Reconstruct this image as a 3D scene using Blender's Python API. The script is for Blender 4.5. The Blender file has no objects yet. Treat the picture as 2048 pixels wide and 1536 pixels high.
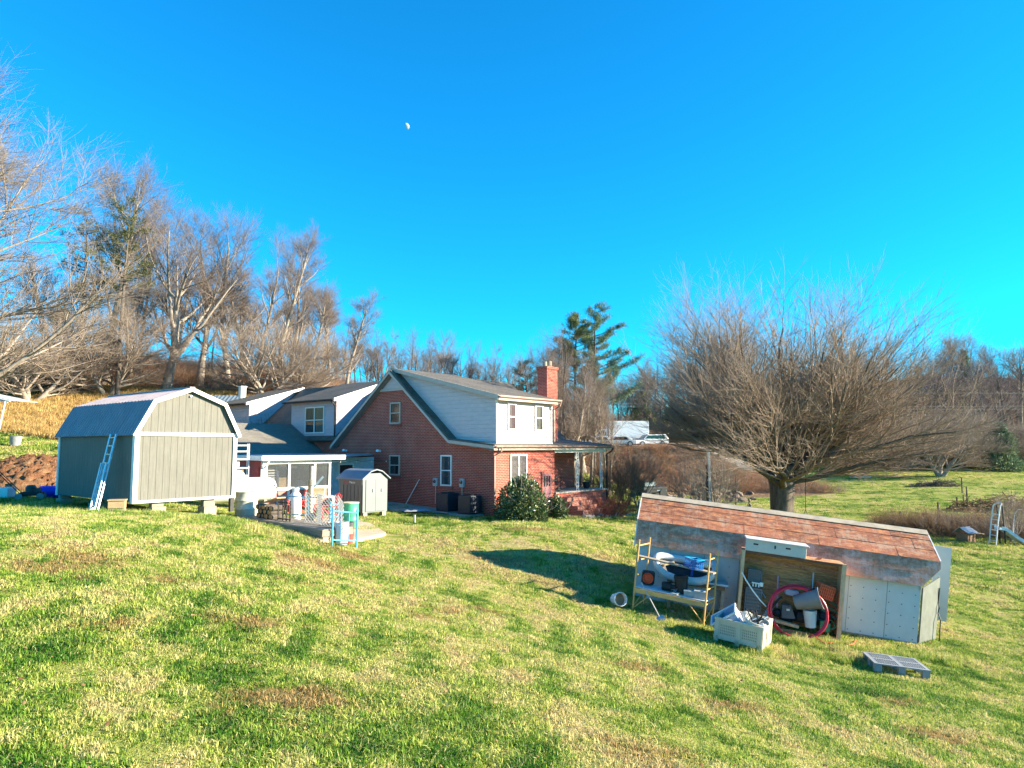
import bpy, math, random
import numpy as np
from mathutils import Matrix, Vector
R = math.radians
rnd = random.Random(7)
sc = bpy.context.scene
COL = sc.collection

# ---------------------------------------------------------------- camera
CAMZ, FPX, PITCH = 3.2, 1400.0, R(5.1)
cam = bpy.data.cameras.new('camera'); cam_ob = bpy.data.objects.new('camera', cam)
COL.objects.link(cam_ob); sc.camera = cam_ob
cam.sensor_width = 36; cam.lens = 36 * FPX / 2048; cam.clip_start = .1; cam.clip_end = 6000
cam_ob.location = (0, 0, CAMZ); cam_ob.rotation_euler = (R(90) + PITCH, 0, 0)

# ---------------------------------------------------------------- sky, sun, exposure
SUN_EL, SUN_AZ = R(18.5), R(-4)           # azimuth measured from +X towards +Y
world = bpy.data.worlds.new('World'); sc.world = world; world.use_nodes = True
wn = world.node_tree; bg = wn.nodes['Background']
sky = wn.nodes.new('ShaderNodeTexSky'); sky.sky_type = 'NISHITA'; sky.sun_disc = False
sky.sun_elevation = SUN_EL; sky.sun_rotation = R(90) - SUN_AZ
sky.air_density = 1.0; sky.dust_density = 0.0; sky.ozone_density = 3.0
tint = wn.nodes.new('ShaderNodeMix'); tint.data_type = 'RGBA'; tint.blend_type = 'MULTIPLY'
tint.inputs[0].default_value = 1.0; tint.inputs[7].default_value = (.05, .91, 1.32, 1)
wn.links.new(sky.outputs[0], tint.inputs[6]); wn.links.new(tint.outputs[2], bg.inputs[0])
bg.inputs[1].default_value = .077
sun = bpy.data.lights.new('sun', 'SUN'); sun.energy = 5.0; sun.angle = R(.5); sun.color = (1, .89, .66)
sun_ob = bpy.data.objects.new('sun', sun); COL.objects.link(sun_ob)
SUND = Vector((math.cos(SUN_EL) * math.cos(SUN_AZ), math.cos(SUN_EL) * math.sin(SUN_AZ), math.sin(SUN_EL)))
sun_ob.rotation_euler = SUND.to_track_quat('Z', 'Y').to_euler()
sc.view_settings.view_transform = 'Standard'; sc.view_settings.look = 'None'
sc.view_settings.exposure = 1.85; sc.view_settings.gamma = 1
sc.cycles.max_bounces = 6; sc.cycles.diffuse_bounces = 3; sc.cycles.transparent_max_bounces = 12

# ---------------------------------------------------------------- pixel -> place helpers (survey of the photograph)
def ray(px, py):
    u, v = (px - 1024) / FPX, (768 - py) / FPX
    c, s = math.cos(PITCH), math.sin(PITCH)
    return Vector((u, c - v * s, s + v * c))
def at(px, py, Y):
    d = ray(px, py); return Vector((0, 0, CAMZ)) + d * (Y / d.y)
def hit(px, py, p0, n):
    d = ray(px, py); o = Vector((0, 0, CAMZ)); return o + d * ((p0 - o).dot(n) / d.dot(n))

# ---------------------------------------------------------------- terrain
CP = [(-4.2,5.6,.7),(0,6.8,.16),(-8,8,1.15),(7,9.7,-1.15),(12,12,-1.9),(0,0,.7),(-7,0,1.3),(8,0,-.6),(-14,0,1.9),(18,0,-2.1),
 (-6,11,1.05),(0,12,-.1),(4,14.5,-1.05),(-10,13,1.65),(-15,12,1.82),(-12,17.3,1.58),(-8.2,17.8,1.38),(-17,18,1.6),
 (-11,20,1.3),(-15,23.5,1.36),(-19,23,1.4),(-7.3,19.3,1.2),(-5.6,18.6,.68),(-4.3,20.2,.38),(-5.5,22.5,.38),(-9.2,24.2,.86),(-10.5,27.5,.75),
 (-6.5,28.5,.33),(-9,31,.5),(-13,34,.9),(-6,35,.3),(-.8,31.5,.03),(-3,26,.12),(-1.6,18,-.12),(-3,16,.25),(1,22,-.1),(3.4,27,-.02),(3.3,20,-.98),
 (6.5,19,-1.32),(10.4,18,-1.82),(6,15.5,-1.45),(7.05,17.2,-1.56),(5.3,16.7,-1.42),(8.6,17.6,-1.72),(10,14,-1.75),(3.5,35,-.28),(7,43,-.45),(10,25,-1.3),(11.8,31,-1.3),(15,20,-1.95),(16,14,-2.1),
 (14,45,-1.45),(26,36,-1.78),(25,60,-1.7),(45,45,-2.0),(20,78,-1.5),(45,75,-1.6),(38,105,.1),(60,112,.2),(85,110,.1),(30,92,-.6),(60,95,-.8),(60,60,-2.2),
 (11,76,-.9),(12,92,2.9),(24,92,3.1),(16,108,3.3),(30,104,3.1),(34,98,.7),(45,122,1.4),(5,90,3.0),(3,60,-.1),(0,48,.4),
 (-20,30,1.62),(-25,31,1.75),(-24,38,3.1),(-31,38,3.4),(-33,45,4.6),(-22,45,3.6),(-10,48,1.9),(-44,60,8.1),(-34,60,8.0),(-24,60,7.6),(-14,64,6.3),(-5,70,5.0),(5,78,3.2),
 (-60,60,9.5),(-60,85,14),(-47,85,13.2),(-35,85,12),(-23,85,10.8),(-10,88,7.6),(-1.5,88,5.6),(-50,130,10),(-20,130,8),(8,140,5),(-80,30,4),(-40,20,2.3),(-100,90,18),
 (60,140,4),(80,150,6),(60,185,13),(95,190,16),(130,170,9),(35,180,9),(30,140,3.6),(110,120,-1),(0,200,8),(-60,200,9),(100,60,-2.5),(60,0,-3.5),(-60,-20,3),(30,-20,-2.5),
 (0,400,6),(250,400,12),(-250,400,12),(300,100,0),(-300,100,14),(0,1200,0),(1200,1200,0),(-1200,1200,0),(1500,0,-3),(-1500,0,5)]
_P = np.array(CP, float); _c = 3.0
def _ker(a, b):
    d = a[:, None, :] - b[None, :, :]
    return np.sqrt((d ** 2).sum(-1) + _c * _c)
_K = _ker(_P[:, :2], _P[:, :2]); _n = len(_P)
_A = np.zeros((_n + 1, _n + 1)); _A[:_n, :_n] = _K + np.eye(_n) * -.25; _A[:_n, _n] = 1; _A[_n, :_n] = 1
_W = np.linalg.solve(_A, np.append(_P[:, 2], 0))
def Gv(xy):
    xy = np.atleast_2d(np.asarray(xy, float)); out = np.empty(len(xy))
    for i in range(0, len(xy), 20000):
        q = xy[i:i + 20000]; out[i:i + 20000] = _ker(q, _P[:, :2]) @ _W[:_n] + _W[_n]
    return out
def G(x, y): return float(Gv([(x, y)])[0])
def gp(px, py, y0=4.0, y1=400.0):
    """first ground point seen through a pixel"""
    ys = np.geomspace(y0, y1, 500); d = ray(px, py)
    xs = d.x / d.y * ys; zs = CAMZ + d.z / d.y * ys
    g = Gv(np.stack([xs, ys], 1)); k = np.nonzero(zs <= g)[0]
    if len(k) == 0: k = [len(ys) - 1]
    i = k[0]; return Vector((xs[i], ys[i], g[i]))
def on(px, Y):
    """ground point at depth Y in the column of pixel px"""
    x = (px - 1024) / FPX * Y * 1.0; return Vector((x, Y, G(x, Y)))

# ---------------------------------------------------------------- mesh builder
class MB:
    def __init__(s): s.v = []; s.f = []; s.mi = []; s.cur = 0; s.M = Matrix.Identity(4)
    def add(s, vs, fs):
        o = len(s.v); s.v += [tuple(s.M @ Vector(p)) for p in vs]
        s.f += [tuple(o + i for i in f) for f in fs]; s.mi += [s.cur] * len(fs)
        return s
    def at(s, loc, rx=0, ry=0, rz=0):
        s.M = Matrix.Translation(Vector(loc)) @ Matrix.Rotation(rz, 4, 'Z') @ Matrix.Rotation(ry, 4, 'Y') @ Matrix.Rotation(rx, 4, 'X'); return s
    def box(s, x0, y0, z0, x1, y1, z1):
        v = [(x0,y0,z0),(x1,y0,z0),(x1,y1,z0),(x0,y1,z0),(x0,y0,z1),(x1,y0,z1),(x1,y1,z1),(x0,y1,z1)]
        return s.add(v, [(0,3,2,1),(4,5,6,7),(0,1,5,4),(1,2,6,5),(2,3,7,6),(3,0,4,7)])
    def cbox(s, c, sz): return s.box(c[0]-sz[0]/2,c[1]-sz[1]/2,c[2]-sz[2]/2,c[0]+sz[0]/2,c[1]+sz[1]/2,c[2]+sz[2]/2)
    def bar(s, a, b, w, h=None, up=(0,0,1)):
        h = h or w; a = Vector(a); b = Vector(b); d = (b - a).normalized(); u = Vector(up)
        if abs(d.dot(u)) > .98: u = Vector((1,0,0))
        x = d.cross(u).normalized(); y = x.cross(d).normalized(); v = []
        for p in (a, b):
            for i, j in ((-1,-1),(1,-1),(1,1),(-1,1)): v.append(p + x*(i*w/2) + y*(j*h/2))
        return s.add(v, [(3,2,1,0),(4,5,6,7),(0,1,5,4),(1,2,6,5),(2,3,7,6),(3,0,4,7)])
    def tube(s, path, r, k=8, closed=False, cap=True):
        path = [Vector(p) for p in path]; n = len(path); rr = r if isinstance(r, (list, tuple)) else [r] * n
        v = []; f = []; pu = None
        for i, p in enumerate(path):
            d = (path[(i+1) % n] - path[i-1]) if closed else (path[min(i+1,n-1)] - path[max(i-1,0)])
            d.normalize()
            if pu is None: pu = d.orthogonal().normalized()
            x = (pu - d * pu.dot(d)); x = x.normalized() if x.length > 1e-6 else d.orthogonal().normalized(); pu = x; y = d.cross(x)
            for j in range(k):
                a = 2*math.pi*j/k; v.append(p + (x*math.cos(a) + y*math.sin(a)) * rr[i])
        m = n if closed else n - 1
        for i in range(m):
            for j in range(k):
                a = i*k + j; b = i*k + (j+1) % k; c = ((i+1) % n)*k + (j+1) % k; d = ((i+1) % n)*k + j
                f.append((a, b, c, d))
        if cap and not closed: f.append(tuple(range(k))[::-1]); f.append(tuple((n-1)*k + j for j in range(k)))
        return s.add(v, f)
    def lathe(s, prof, k=20, c=(0,0,0)):
        v = []; f = []
        for r, z in prof:
            for j in range(k):
                a = 2*math.pi*j/k; v.append((c[0]+r*math.cos(a), c[1]+r*math.sin(a), c[2]+z))
        for i in range(len(prof)-1):
            for j in range(k):
                f.append((i*k+j, i*k+(j+1)%k, (i+1)*k+(j+1)%k, (i+1)*k+j))
        if prof[0][0] > 1e-4: f.append(tuple(range(k))[::-1])
        if prof[-1][0] > 1e-4: f.append(tuple((len(prof)-1)*k+j for j in range(k)))
        return s.add(v, f)
    def slab(s, pts, t):
        """polygon (>=3 pts, any plane) thickened by vector t"""
        pts = [Vector(p) for p in pts]; t = Vector(t); n = len(pts)
        f = [tuple(range(n))[::-1], tuple(range(n, 2*n))] + [(i, (i+1)%n, n+(i+1)%n, n+i) for i in range(n)]
        return s.add(pts + [p + t for p in pts], f)
    def ring(s, outer, inner, t):
        """frame between two same-length outlines, thickened by t"""
        o = [Vector(p) for p in outer]; q = [Vector(p) for p in inner]; t = Vector(t); n = len(o)
        v = o + q + [p+t for p in o] + [p+t for p in q]; f = []
        for i in range(n):
            j = (i+1) % n
            f += [(i,n+i,n+j,j),(2*n+i,2*n+j,3*n+j,3*n+i),(i,j,2*n+j,2*n+i),(n+i,3*n+i,3*n+j,n+j)]
        return s.add(v, f)
    def build(s, name, mat, parent=None, label=None, smooth=False, bevel=0, M=None):
        me = bpy.data.meshes.new(name)
        me.from_pydata(s.v, [], s.f)
        for m in (mat if isinstance(mat, (list, tuple)) else [mat]): me.materials.append(m)
        if any(s.mi): me.polygons.foreach_set('material_index', s.mi)
        # consistent outward faces
        import bmesh
        bm = bmesh.new(); bm.from_mesh(me); bmesh.ops.recalc_face_normals(bm, faces=bm.faces); bm.to_mesh(me); bm.free()
        uv = me.uv_layers.new(name='UVMap'); Z = Vector((0,0,1))
        for p in me.polygons:
            n = p.normal
            if abs(n.z) > .99: t = Vector((1,0,0)); b = Vector((0,1,0))
            else: t = Z.cross(n).normalized(); b = n.cross(t)
            for li in p.loop_indices:
                c = me.vertices[me.loops[li].vertex_index].co; uv.data[li].uv = (c.dot(t), c.dot(b))
        if smooth:
            me.shade_smooth()
            me.set_sharp_from_angle(angle=R(40))
        o = bpy.data.objects.new(name, me); COL.objects.link(o)
        if parent: o.parent = parent
        if M is not None: o.matrix_world = M
        if label: o['label'] = label
        if bevel:
            b = o.modifiers.new('bevel', 'BEVEL'); b.width = bevel; b.segments = 2; b.limit_method = 'ANGLE'; b.harden_normals = False
        return o

def tag(o, label=None, cat=None, group=None, kind=None):
    if label: o['label'] = label
    if cat: o['category'] = cat
    if group: o['group'] = group
    if kind: o['kind'] = kind
    return o
def thing(name, label, cat, loc=(0,0,0), rz=0, group=None, M=None):
    o = bpy.data.objects.new(name, None); COL.objects.link(o); o.empty_display_size = .2
    if M is not None: o.matrix_world = M
    else: o.location = loc; o.rotation_euler = (0, 0, rz)
    return tag(o, label, cat, group)
def copy_tree(o, parent=None):
    c = o.copy(); COL.objects.link(c)
    if parent: c.parent = parent
    for ch in list(o.children): copy_tree(ch, c)
    return c
def MT(loc, rx=0, ry=0, rz=0, s=1.0):
    return Matrix.Translation(Vector(loc)) @ Matrix.Rotation(rz,4,'Z') @ Matrix.Rotation(ry,4,'Y') @ Matrix.Rotation(rx,4,'X') @ Matrix.Scale(s,4)
def fastmesh(name, V, Q, mat, attrs=None):
    """numpy mesh of quads or triangles"""
    me = bpy.data.meshes.new(name); V = np.ascontiguousarray(V, np.float32); Q = np.ascontiguousarray(Q, np.int32); k = Q.shape[1]
    me.vertices.add(len(V)); me.vertices.foreach_set('co', V.ravel())
    me.loops.add(Q.size); me.loops.foreach_set('vertex_index', Q.ravel())
    me.polygons.add(len(Q)); me.polygons.foreach_set('loop_start', np.arange(0, Q.size, k, dtype=np.int32))
    for nm, dat in (attrs or {}).items():
        a = me.attributes.new(nm, 'FLOAT', 'POINT'); a.data.foreach_set('value', np.ascontiguousarray(dat, np.float32))
    me.update(calc_edges=True); me.validate()
    if mat: me.materials.append(mat)
    return me

# ---------------------------------------------------------------- materials
class NT:
    def __init__(s, name):
        s.m = bpy.data.materials.new(name); s.m.use_nodes = True; s.t = s.m.node_tree; s.b = s.t.nodes['Principled BSDF']
    def n(s, typ, **kw):
        nd = s.t.nodes.new(typ)
        for k, v in kw.items():
            if k.startswith('i_'): nd.inputs[k[2:].replace('_', ' ')].default_value = v
            else: setattr(nd, k, v)
        return nd
    def l(s, a, b): s.t.links.new(a, b)
    def coord(s, kind='Object'):
        return s.n('ShaderNodeTexCoord').outputs[kind]
    def noise(s, vec, scale, detail=3, rough=.6, dist=0):
        nd = s.n('ShaderNodeTexNoise'); nd.inputs['Scale'].default_value = scale; nd.inputs['Detail'].default_value = detail
        nd.inputs['Roughness'].default_value = rough; nd.inputs['Distortion'].default_value = dist
        if vec is not None: s.l(vec, nd.inputs['Vector'])
        return nd.outputs['Fac']
    def scale(s, vec, sc):
        m = s.n('ShaderNodeMapping'); m.inputs['Scale'].default_value = sc; s.l(vec, m.inputs['Vector']); return m.outputs[0]
    def ramp(s, fac, stops, const=False):
        r = s.n('ShaderNodeValToRGB'); e = r.color_ramp.elements
        if const: r.color_ramp.interpolation = 'CONSTANT'
        while len(e) < len(stops): e.new(.5)
        for i, (p, c) in enumerate(stops):
            e[i].position = p; e[i].color = (*c, 1) if not isinstance(c, (int, float)) else (c, c, c, 1)
        s.l(fac, r.inputs[0]); return r.outputs[0]
    def mix(s, fac, a, b, mode='MIX'):
        m = s.n('ShaderNodeMix', data_type='RGBA', blend_type=mode)
        for i, x in ((0, fac), (6, a), (7, b)):
            if hasattr(x, 'is_output') or hasattr(x, 'links'): s.l(x, m.inputs[i])
            else: m.inputs[i].default_value = x if i == 0 else (*x[:3], 1)
        return m.outputs[2]
    def math(s, op, a, b=None):
        m = s.n('ShaderNodeMath', operation=op)
        for i, x in ((0, a), (1, b)):
            if x is None: continue
            if hasattr(x, 'links'): s.l(x, m.inputs[i])
            else: m.inputs[i].default_value = x
        return m.outputs[0]
    def bump(s, h, strength=.5, dist=.02, normal=None):
        b = s.n('ShaderNodeBump'); b.inputs['Strength'].default_value = strength; b.inputs['Distance'].default_value = dist
        s.l(h, b.inputs['Height'])
        if normal is not None: s.l(normal, b.inputs['Normal'])
        s.l(b.outputs[0], s.b.inputs['Normal']); return b.outputs[0]
    def set(s, col=None, rough=None, metal=None, spec=None):
        for nm, x in (('Base Color', col), ('Roughness', rough), ('Metallic', metal), ('Specular IOR Level', spec)):
            if x is None: continue
            if hasattr(x, 'links'): s.l(x, s.b.inputs[nm])
            else: s.b.inputs[nm].default_value = (*x, 1) if isinstance(x, tuple) else x
        return s.m
_mc = {}
def paint(col, rough=.5, metal=0, var=.18, sc_=6, dirt=.25, bump=.15):
    """worn painted / plastic surface: mottled colour, faint dirt, uneven gloss"""
    key = (col, rough, metal, var, sc_, dirt, bump)
    if key in _mc: return _mc[key]
    m = NT('paint'); c = m.coord(); n1 = m.noise(c, sc_, 4); n2 = m.noise(c, sc_*7, 3)
    a = tuple(x*(1-var) for x in col); b = tuple(min(1, x*(1+var)) for x in col)
    base = m.ramp(n1, [(.3, a), (.7, b)])
    d = m.ramp(m.noise(c, sc_*2.3, 5, .7), [(.5, 0), (.75, 1)])
    base = m.mix(m.math('MULTIPLY', d, dirt), base, tuple(x*.45+.03 for x in col))
    m.set(base, m.ramp(n2, [(.2, max(.05, rough-.12)), (.8, min(1, rough+.15))]), metal)
    m.bump(n2, bump, .01); _mc[key] = m.m; return m.m
def brick_mat(name, c1, c2, mortar):
    m = NT(name); uv = m.coord('UV')
    b = m.n('ShaderNodeTexBrick'); b.offset = .5
    for k, v in (('Scale', 1), ('Mortar Size', .011), ('Mortar Smooth', .1), ('Bias', -.1), ('Brick Width', .225), ('Row Height', .078)): b.inputs[k].default_value = v
    b.inputs['Color1'].default_value = (*c1, 1); b.inputs['Color2'].default_value = (*c2, 1); b.inputs['Mortar'].default_value = (*mortar, 1)
    m.l(uv, b.inputs['Vector'])
    n = m.noise(uv, 1.3, 4); n2 = m.noise(uv, 30, 3)
    col = m.mix(m.ramp(n, [(.35, 0), (.7, .45)]), b.outputs['Color'], tuple(x*.6 for x in c1))
    col = m.mix(m.ramp(n2, [(.4, 0), (.75, .35)]), col, tuple(min(1, x*1.5+.03) for x in c2))
    m.set(col, .85); h = m.math('SUBTRACT', m.math('MULTIPLY', n2, .3), b.outputs['Fac']); m.bump(h, .8, .012); return m.m
def shingle_mat(name, c1, c2, c3):
    m = NT(name); uv = m.coord('UV'); b = m.n('ShaderNodeTexBrick'); b.offset = .37; b.offset_frequency = 2
    for k, v in (('Scale', 1), ('Mortar Size', .008), ('Mortar Smooth', .3), ('Bias', 0), ('Brick Width', .3), ('Row Height', .14)): b.inputs[k].default_value = v
    b.inputs['Color1'].default_value = (*c1, 1); b.inputs['Color2'].default_value = (*c2, 1); b.inputs['Mortar'].default_value = (*[x*.4 for x in c1], 1)
    m.l(uv, b.inputs['Vector'])
    col = m.mix(m.ramp(m.noise(uv, .7, 5, .7), [(.4, 0), (.65, .8)]), b.outputs['Color'], c3)
    col = m.mix(m.ramp(m.noise(uv, 40, 2), [(.4, 0), (.7, .5)]), col, tuple(x*1.6 for x in c2))
    m.set(col, .92); m.bump(m.math('SUBTRACT', m.math('MULTIPLY', m.noise(uv, 60, 2), .5), b.outputs['Fac']), .7, .012); return m.m
def siding_mat(name, col, lap=.2, var=.06):
    m = NT(name); uv = m.coord('UV'); sx = m.n('ShaderNodeSeparateXYZ'); m.l(uv, sx.inputs[0])
    t = m.math('FRACT', m.math('DIVIDE', sx.outputs['Y'], lap))       # board profile: leans out towards its lower edge
    n = m.noise(m.scale(uv, (1.2, 3, 1)), 2, 5, .7); n2 = m.noise(m.scale(uv, (3, 40, 1)), 2, 3)
    base = m.ramp(n, [(.3, tuple(x*(1-var*2) for x in col)), (.7, tuple(min(1, x*(1+var)) for x in col))])
    gap = m.ramp(t, [(0, 1), (.06, 0)])  # lap shadow of each board, painted as a thin dark line
    base = m.mix(m.math('MULTIPLY', gap, .45), base, tuple(x*.3 for x in col))
    m.set(base, .6); m.bump(m.math('ADD', m.math('MULTIPLY', t, -1), m.math('MULTIPLY', n2, .06)), .9, .025); return m.m
def wood_mat(name, c1, c2, stretch=(1, 12, 12), sc_=2, rough=.8):
    m = NT(name); c = m.scale(m.coord(), stretch); n = m.noise(c, sc_, 6, .7, .8); n2 = m.noise(c, sc_*5, 3)
    m.set(m.mix(m.ramp(n2, [(.4, 0), (.7, .5)]), m.ramp(n, [(.3, c1), (.7, c2)]), tuple(x*.45 for x in c1)), rough)
    m.bump(n2, .4, .01); return m.m
def groove_mat(name, col, pitch=.2, streak=(.8, .8, .7)):
    m = NT(name); uv = m.coord('UV'); sx = m.n('ShaderNodeSeparateXYZ'); m.l(uv, sx.inputs[0])
    t = m.math('FRACT', m.math('DIVIDE', sx.outputs['X'], pitch)); g = m.ramp(t, [(0, 1), (.05, 1), (.07, 0)])
    n = m.noise(m.scale(uv, (14, .8, 1)), 1.6, 6, .75); n2 = m.noise(m.scale(uv, (9, 3, 1)), 3, 5, .8); n3 = m.noise(uv, .9, 4)
    base = m.ramp(n, [(.3, tuple(x*.72 for x in col)), (.65, tuple(x*1.15 for x in col))])
    base = m.mix(m.ramp(n2, [(.6, 0), (.72, .5)]), base, streak)
    base = m.mix(m.ramp(n3, [(.4, 0), (.75, .35)]), base, tuple(x*.55 for x in col))
    base = m.mix(m.math('MULTIPLY', g, .6), base, tuple(x*.25 for x in col))
    m.set(base, .75); m.bump(m.math('SUBTRACT', m.math('MULTIPLY', n, .25), g), .7, .012); return m.m
def rust_mat(name, steel, rust, rust2, amount):
    m = NT(name); uv = m.coord('UV'); isl = m.n('ShaderNodeNewGeometry').outputs['Random Per Island']
    sv = m.noise(m.scale(uv, (8, .8, 1)), 1.2, 6, .75); big = m.noise(uv, 1.7, 6, .8); fine = m.noise(uv, 16, 5, .75); mid = m.noise(m.scale(uv, (1, 2.2, 1)), 3.2, 5, .7)
    base = m.ramp(isl, [(0, tuple(x*.62 for x in rust)), (.5, rust), (1, tuple(min(1, x*1.35) for x in rust))])
    col = m.mix(m.ramp(mid, [(.46, 0), (.62, .95)]), base, rust2)
    col = m.mix(m.ramp(m.noise(uv, 4.5, 6, .8), [(.49, 0), (.62, .8)]), col, tuple(x*.5 for x in rust))
    col = m.mix(m.ramp(fine, [(.48, 0), (.66, .6)]), col, tuple(x*.5 for x in rust2))
    col = m.mix(m.ramp(m.math('ADD', m.math('MULTIPLY', big, .7), m.math('MULTIPLY', sv, .3)), [(amount-.05, 1), (amount+.09, 0)]), col, steel)
    col = m.mix(m.ramp(sv, [(.62, 0), (.72, .6)]), col, tuple(min(1, x*1.5) for x in steel))
    m.set(col, .85, 0); m.bump(m.math('ADD', m.math('MULTIPLY', fine, .3), m.noise(uv, 1.2, 2)), .6, .03); return m.m
def glass_mat(name, tintc=(.02,.025,.03), alpha=.0):
    m = NT(name); n = m.noise(m.coord(), 1.2, 2)
    m.set(tintc, .06, 0, .9); m.bump(n, .04, .02)
    if alpha: m.b.inputs['Alpha'].default_value = 1-alpha
    return m.m
M_BRICK = brick_mat('brick', (.48,.058,.03), (.3,.03,.018), (.55,.34,.25))
M_SHING = shingle_mat('shingle', (.06,.052,.046), (.105,.092,.078), (.16,.13,.095))
M_SHINGT = shingle_mat('shingle_tan', (.15,.14,.12), (.22,.19,.15), (.12,.11,.1))
M_SIDE = siding_mat('siding', (.56,.43,.45)); M_SIDE2 = siding_mat('siding_pale', (.62,.5,.49), .2)
M_TRIM = paint((.5,.4,.34), .55, 0, .06, 3, .15); M_WHITE = paint((.8,.79,.76), .45, 0, .05, 3, .12)
M_DARKTRIM = paint((.03,.025,.025), .5); M_GUT = paint((.34,.2,.16), .4, .1); M_GLASS = glass_mat('glass'); M_CLEAR = glass_mat('glass_clear', (.1,.11,.12), .66)
M_DARK = paint((.015,.015,.016), .6); M_WPLAS = paint((.72,.73,.74), .4, 0, .06, 3, .2); M_CURT = paint((.36,.27,.26), .9, 0, .2, 9, 0); M_CURT2 = paint((.36,.34,.22), .9, 0, .2, 9, 0)
M_REDC = paint((.28,.05,.05), .9); M_STEEL = paint((.45,.46,.47), .35, .8, .15, 5, .2); M_CONC = paint((.36,.32,.27), .9, 0, .18, 4, .35, .4)
M_STONE = paint((.36,.3,.22), .9, 0, .2, 5, .3, .5); M_WOODG = wood_mat('grey_wood', (.24,.19,.14), (.4,.34,.27)); M_WOOD = wood_mat('new_wood', (.42,.27,.13), (.55,.4,.22))
rs = np.random.RandomState(3)
# ---------------------------------------------------------------- ground sheet
def sinhgrid(lo, hi, c, s, n):
    a, b = math.asinh((lo-c)/s), math.asinh((hi-c)/s); return c + s*np.sinh(np.linspace(a, b, n))
gx = sinhgrid(-1400, 1400, 0, 14, 330); gy = sinhgrid(-120, 1500, 16, 12, 330)
XX, YY = np.meshgrid(gx, gy); XY = np.stack([XX.ravel(), YY.ravel()], 1); ZZ = Gv(XY)
def smooth_noise(xy, s, seed):
    r = np.random.RandomState(seed); o = np.zeros(len(xy))
    for k in range(7):
        a = r.uniform(0, 6.28); f = s * r.uniform(.6, 1.8); o += np.sin((xy[:,0]*math.cos(a) + xy[:,1]*math.sin(a)) * f + r.uniform(0, 6.28))
    return o / 7
def reg(xy):
    """what covers the ground: (straw, leaf litter, bare dirt) weights"""
    x, y = xy[:, 0], xy[:, 1]; w = smooth_noise(xy, .5, 1)*1.5
    st = lambda v, s=1.: 1/(1+np.exp(-np.clip(v/s, -40, 40)))
    hill = st(y - (41 + .42*np.clip(-x-27, -12, 30) + w*.6), .3) * st(-x + 2, 2)
    lit = st(y - (60.5 + w*1.5), .6) * st(-x + 6, 2)
    bank = st(y - (74 + w*2), .8) * st(x + 6, 1.5) * st(34 + w*3 - x, 1.5)
    wood = st(y - (114 + w*4), 1.5)
    behind = st(y - 40 - w, .8) * st(-x - 1, 1) * st(x + 24, 1.5) * .55
    straw = hill * (1-lit); litter = np.clip(lit + bank*.9 + wood*.8 + behind, 0, 1)
    dirt = bank*.35
    return straw, litter, dirt
sS, sL, sD = reg(XY)
near = np.exp(-((XY[:,0])**2 + (XY[:,1]-14)**2) / 900)
ZB = ZZ + near*(.035*smooth_noise(XY, 3.1, 4) + .03*smooth_noise(XY, 1.3, 5)) - .03
nx, ny = len(gx), len(gy); idx = np.arange(nx*ny).reshape(ny, nx)
Q = np.stack([idx[:-1,:-1].ravel(), idx[:-1,1:].ravel(), idx[1:,1:].ravel(), idx[1:,:-1].ravel()], 1)
BARE = [(600,1400,.8),(520,1440,.55),(150,1110,1.0),(330,1160,.6),(480,1240,.7),(210,1245,.6),(1000,1120,1.3),(700,1110,1.1),(860,1235,.4),(1290,1500,.7),(1250,1330,.5),(1900,1480,.8),(90,1130,.8),(1480,1420,.7),(1060,1060,1.2),(640,1130,.9),(1750,1400,.5),(980,1225,.5)]
_bp = None
def dryness(xy):
    """0 lush green ... 1 dead straw, and bare earth share; patches in world metres"""
    global _bp
    if _bp is None: _bp = [(gp(a, b), r) for a, b, r in BARE]
    d = .5 + .26*smooth_noise(xy, .55, 31) + .38*smooth_noise(xy, 1.7, 32) + .42*smooth_noise(xy, 4.2, 33) + .36*smooth_noise(xy, 9, 36)
    d += .2*np.exp(-((xy[:,0]-1)**2+(xy[:,1]-20)**2)/40)
    be = np.zeros(len(xy))
    for p, r in _bp:
        q = np.hypot((xy[:,0]-p.x)/1.6, xy[:,1]-p.y) + .45*smooth_noise(xy, 5, 34) + .35*smooth_noise(xy, 13, 38); be = np.maximum(be, .72/(1+np.exp(np.clip((q-r*.55)/.16, -30, 30))))
    be = np.maximum(be, .55/(1+np.exp(-np.clip((smooth_noise(xy, 2.6, 35)+.5*smooth_noise(xy, 9, 37)-.58)/.08, -30, 30))))
    return np.clip(d, 0, 1), be
def lawn_cols(m, dry, bare, vec):
    e = m.noise(vec, 9, 4, .75); b = m.noise(vec, 2.2, 4, .7)
    f = m.math('ADD', dry, m.math('MULTIPLY', m.math('SUBTRACT', e, .5), .55))
    col = m.ramp(f, [(.0, (.03,.12,.006)), (.26, (.14,.27,.025)), (.46, (.36,.45,.06)), (.66, (.62,.58,.17)), (.84, (.74,.62,.29)), (1, (.58,.42,.2))])
    g = m.math('ADD', bare, m.math('MULTIPLY', m.math('SUBTRACT', e, .5), .9))
    return m.mix(m.ramp(g, [(.35, 0), (.65, .9)]), col, m.mix(e, (.3,.15,.06), (.6,.38,.17))), e, b
m = NT('ground_cover'); v = m.coord('Object'); ga = lambda nm: m.n('ShaderNodeAttribute', attribute_name=nm).outputs['Fac']
lc, e_, b_ = lawn_cols(m, ga('dry'), ga('bare'), v); lc = m.mix(.5, lc, (.12,.1,.035))
strawc = m.ramp(m.noise(m.scale(v, (1, .6, 1)), 3.5, 5, .8), [(.3, (.22,.13,.03)), (.7, (.55,.38,.12))])
litc = m.ramp(m.noise(v, 1.6, 6, .8), [(.3, (.06,.042,.028)), (.5, (.2,.12,.07)), (.7, (.4,.27,.16))])
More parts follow.
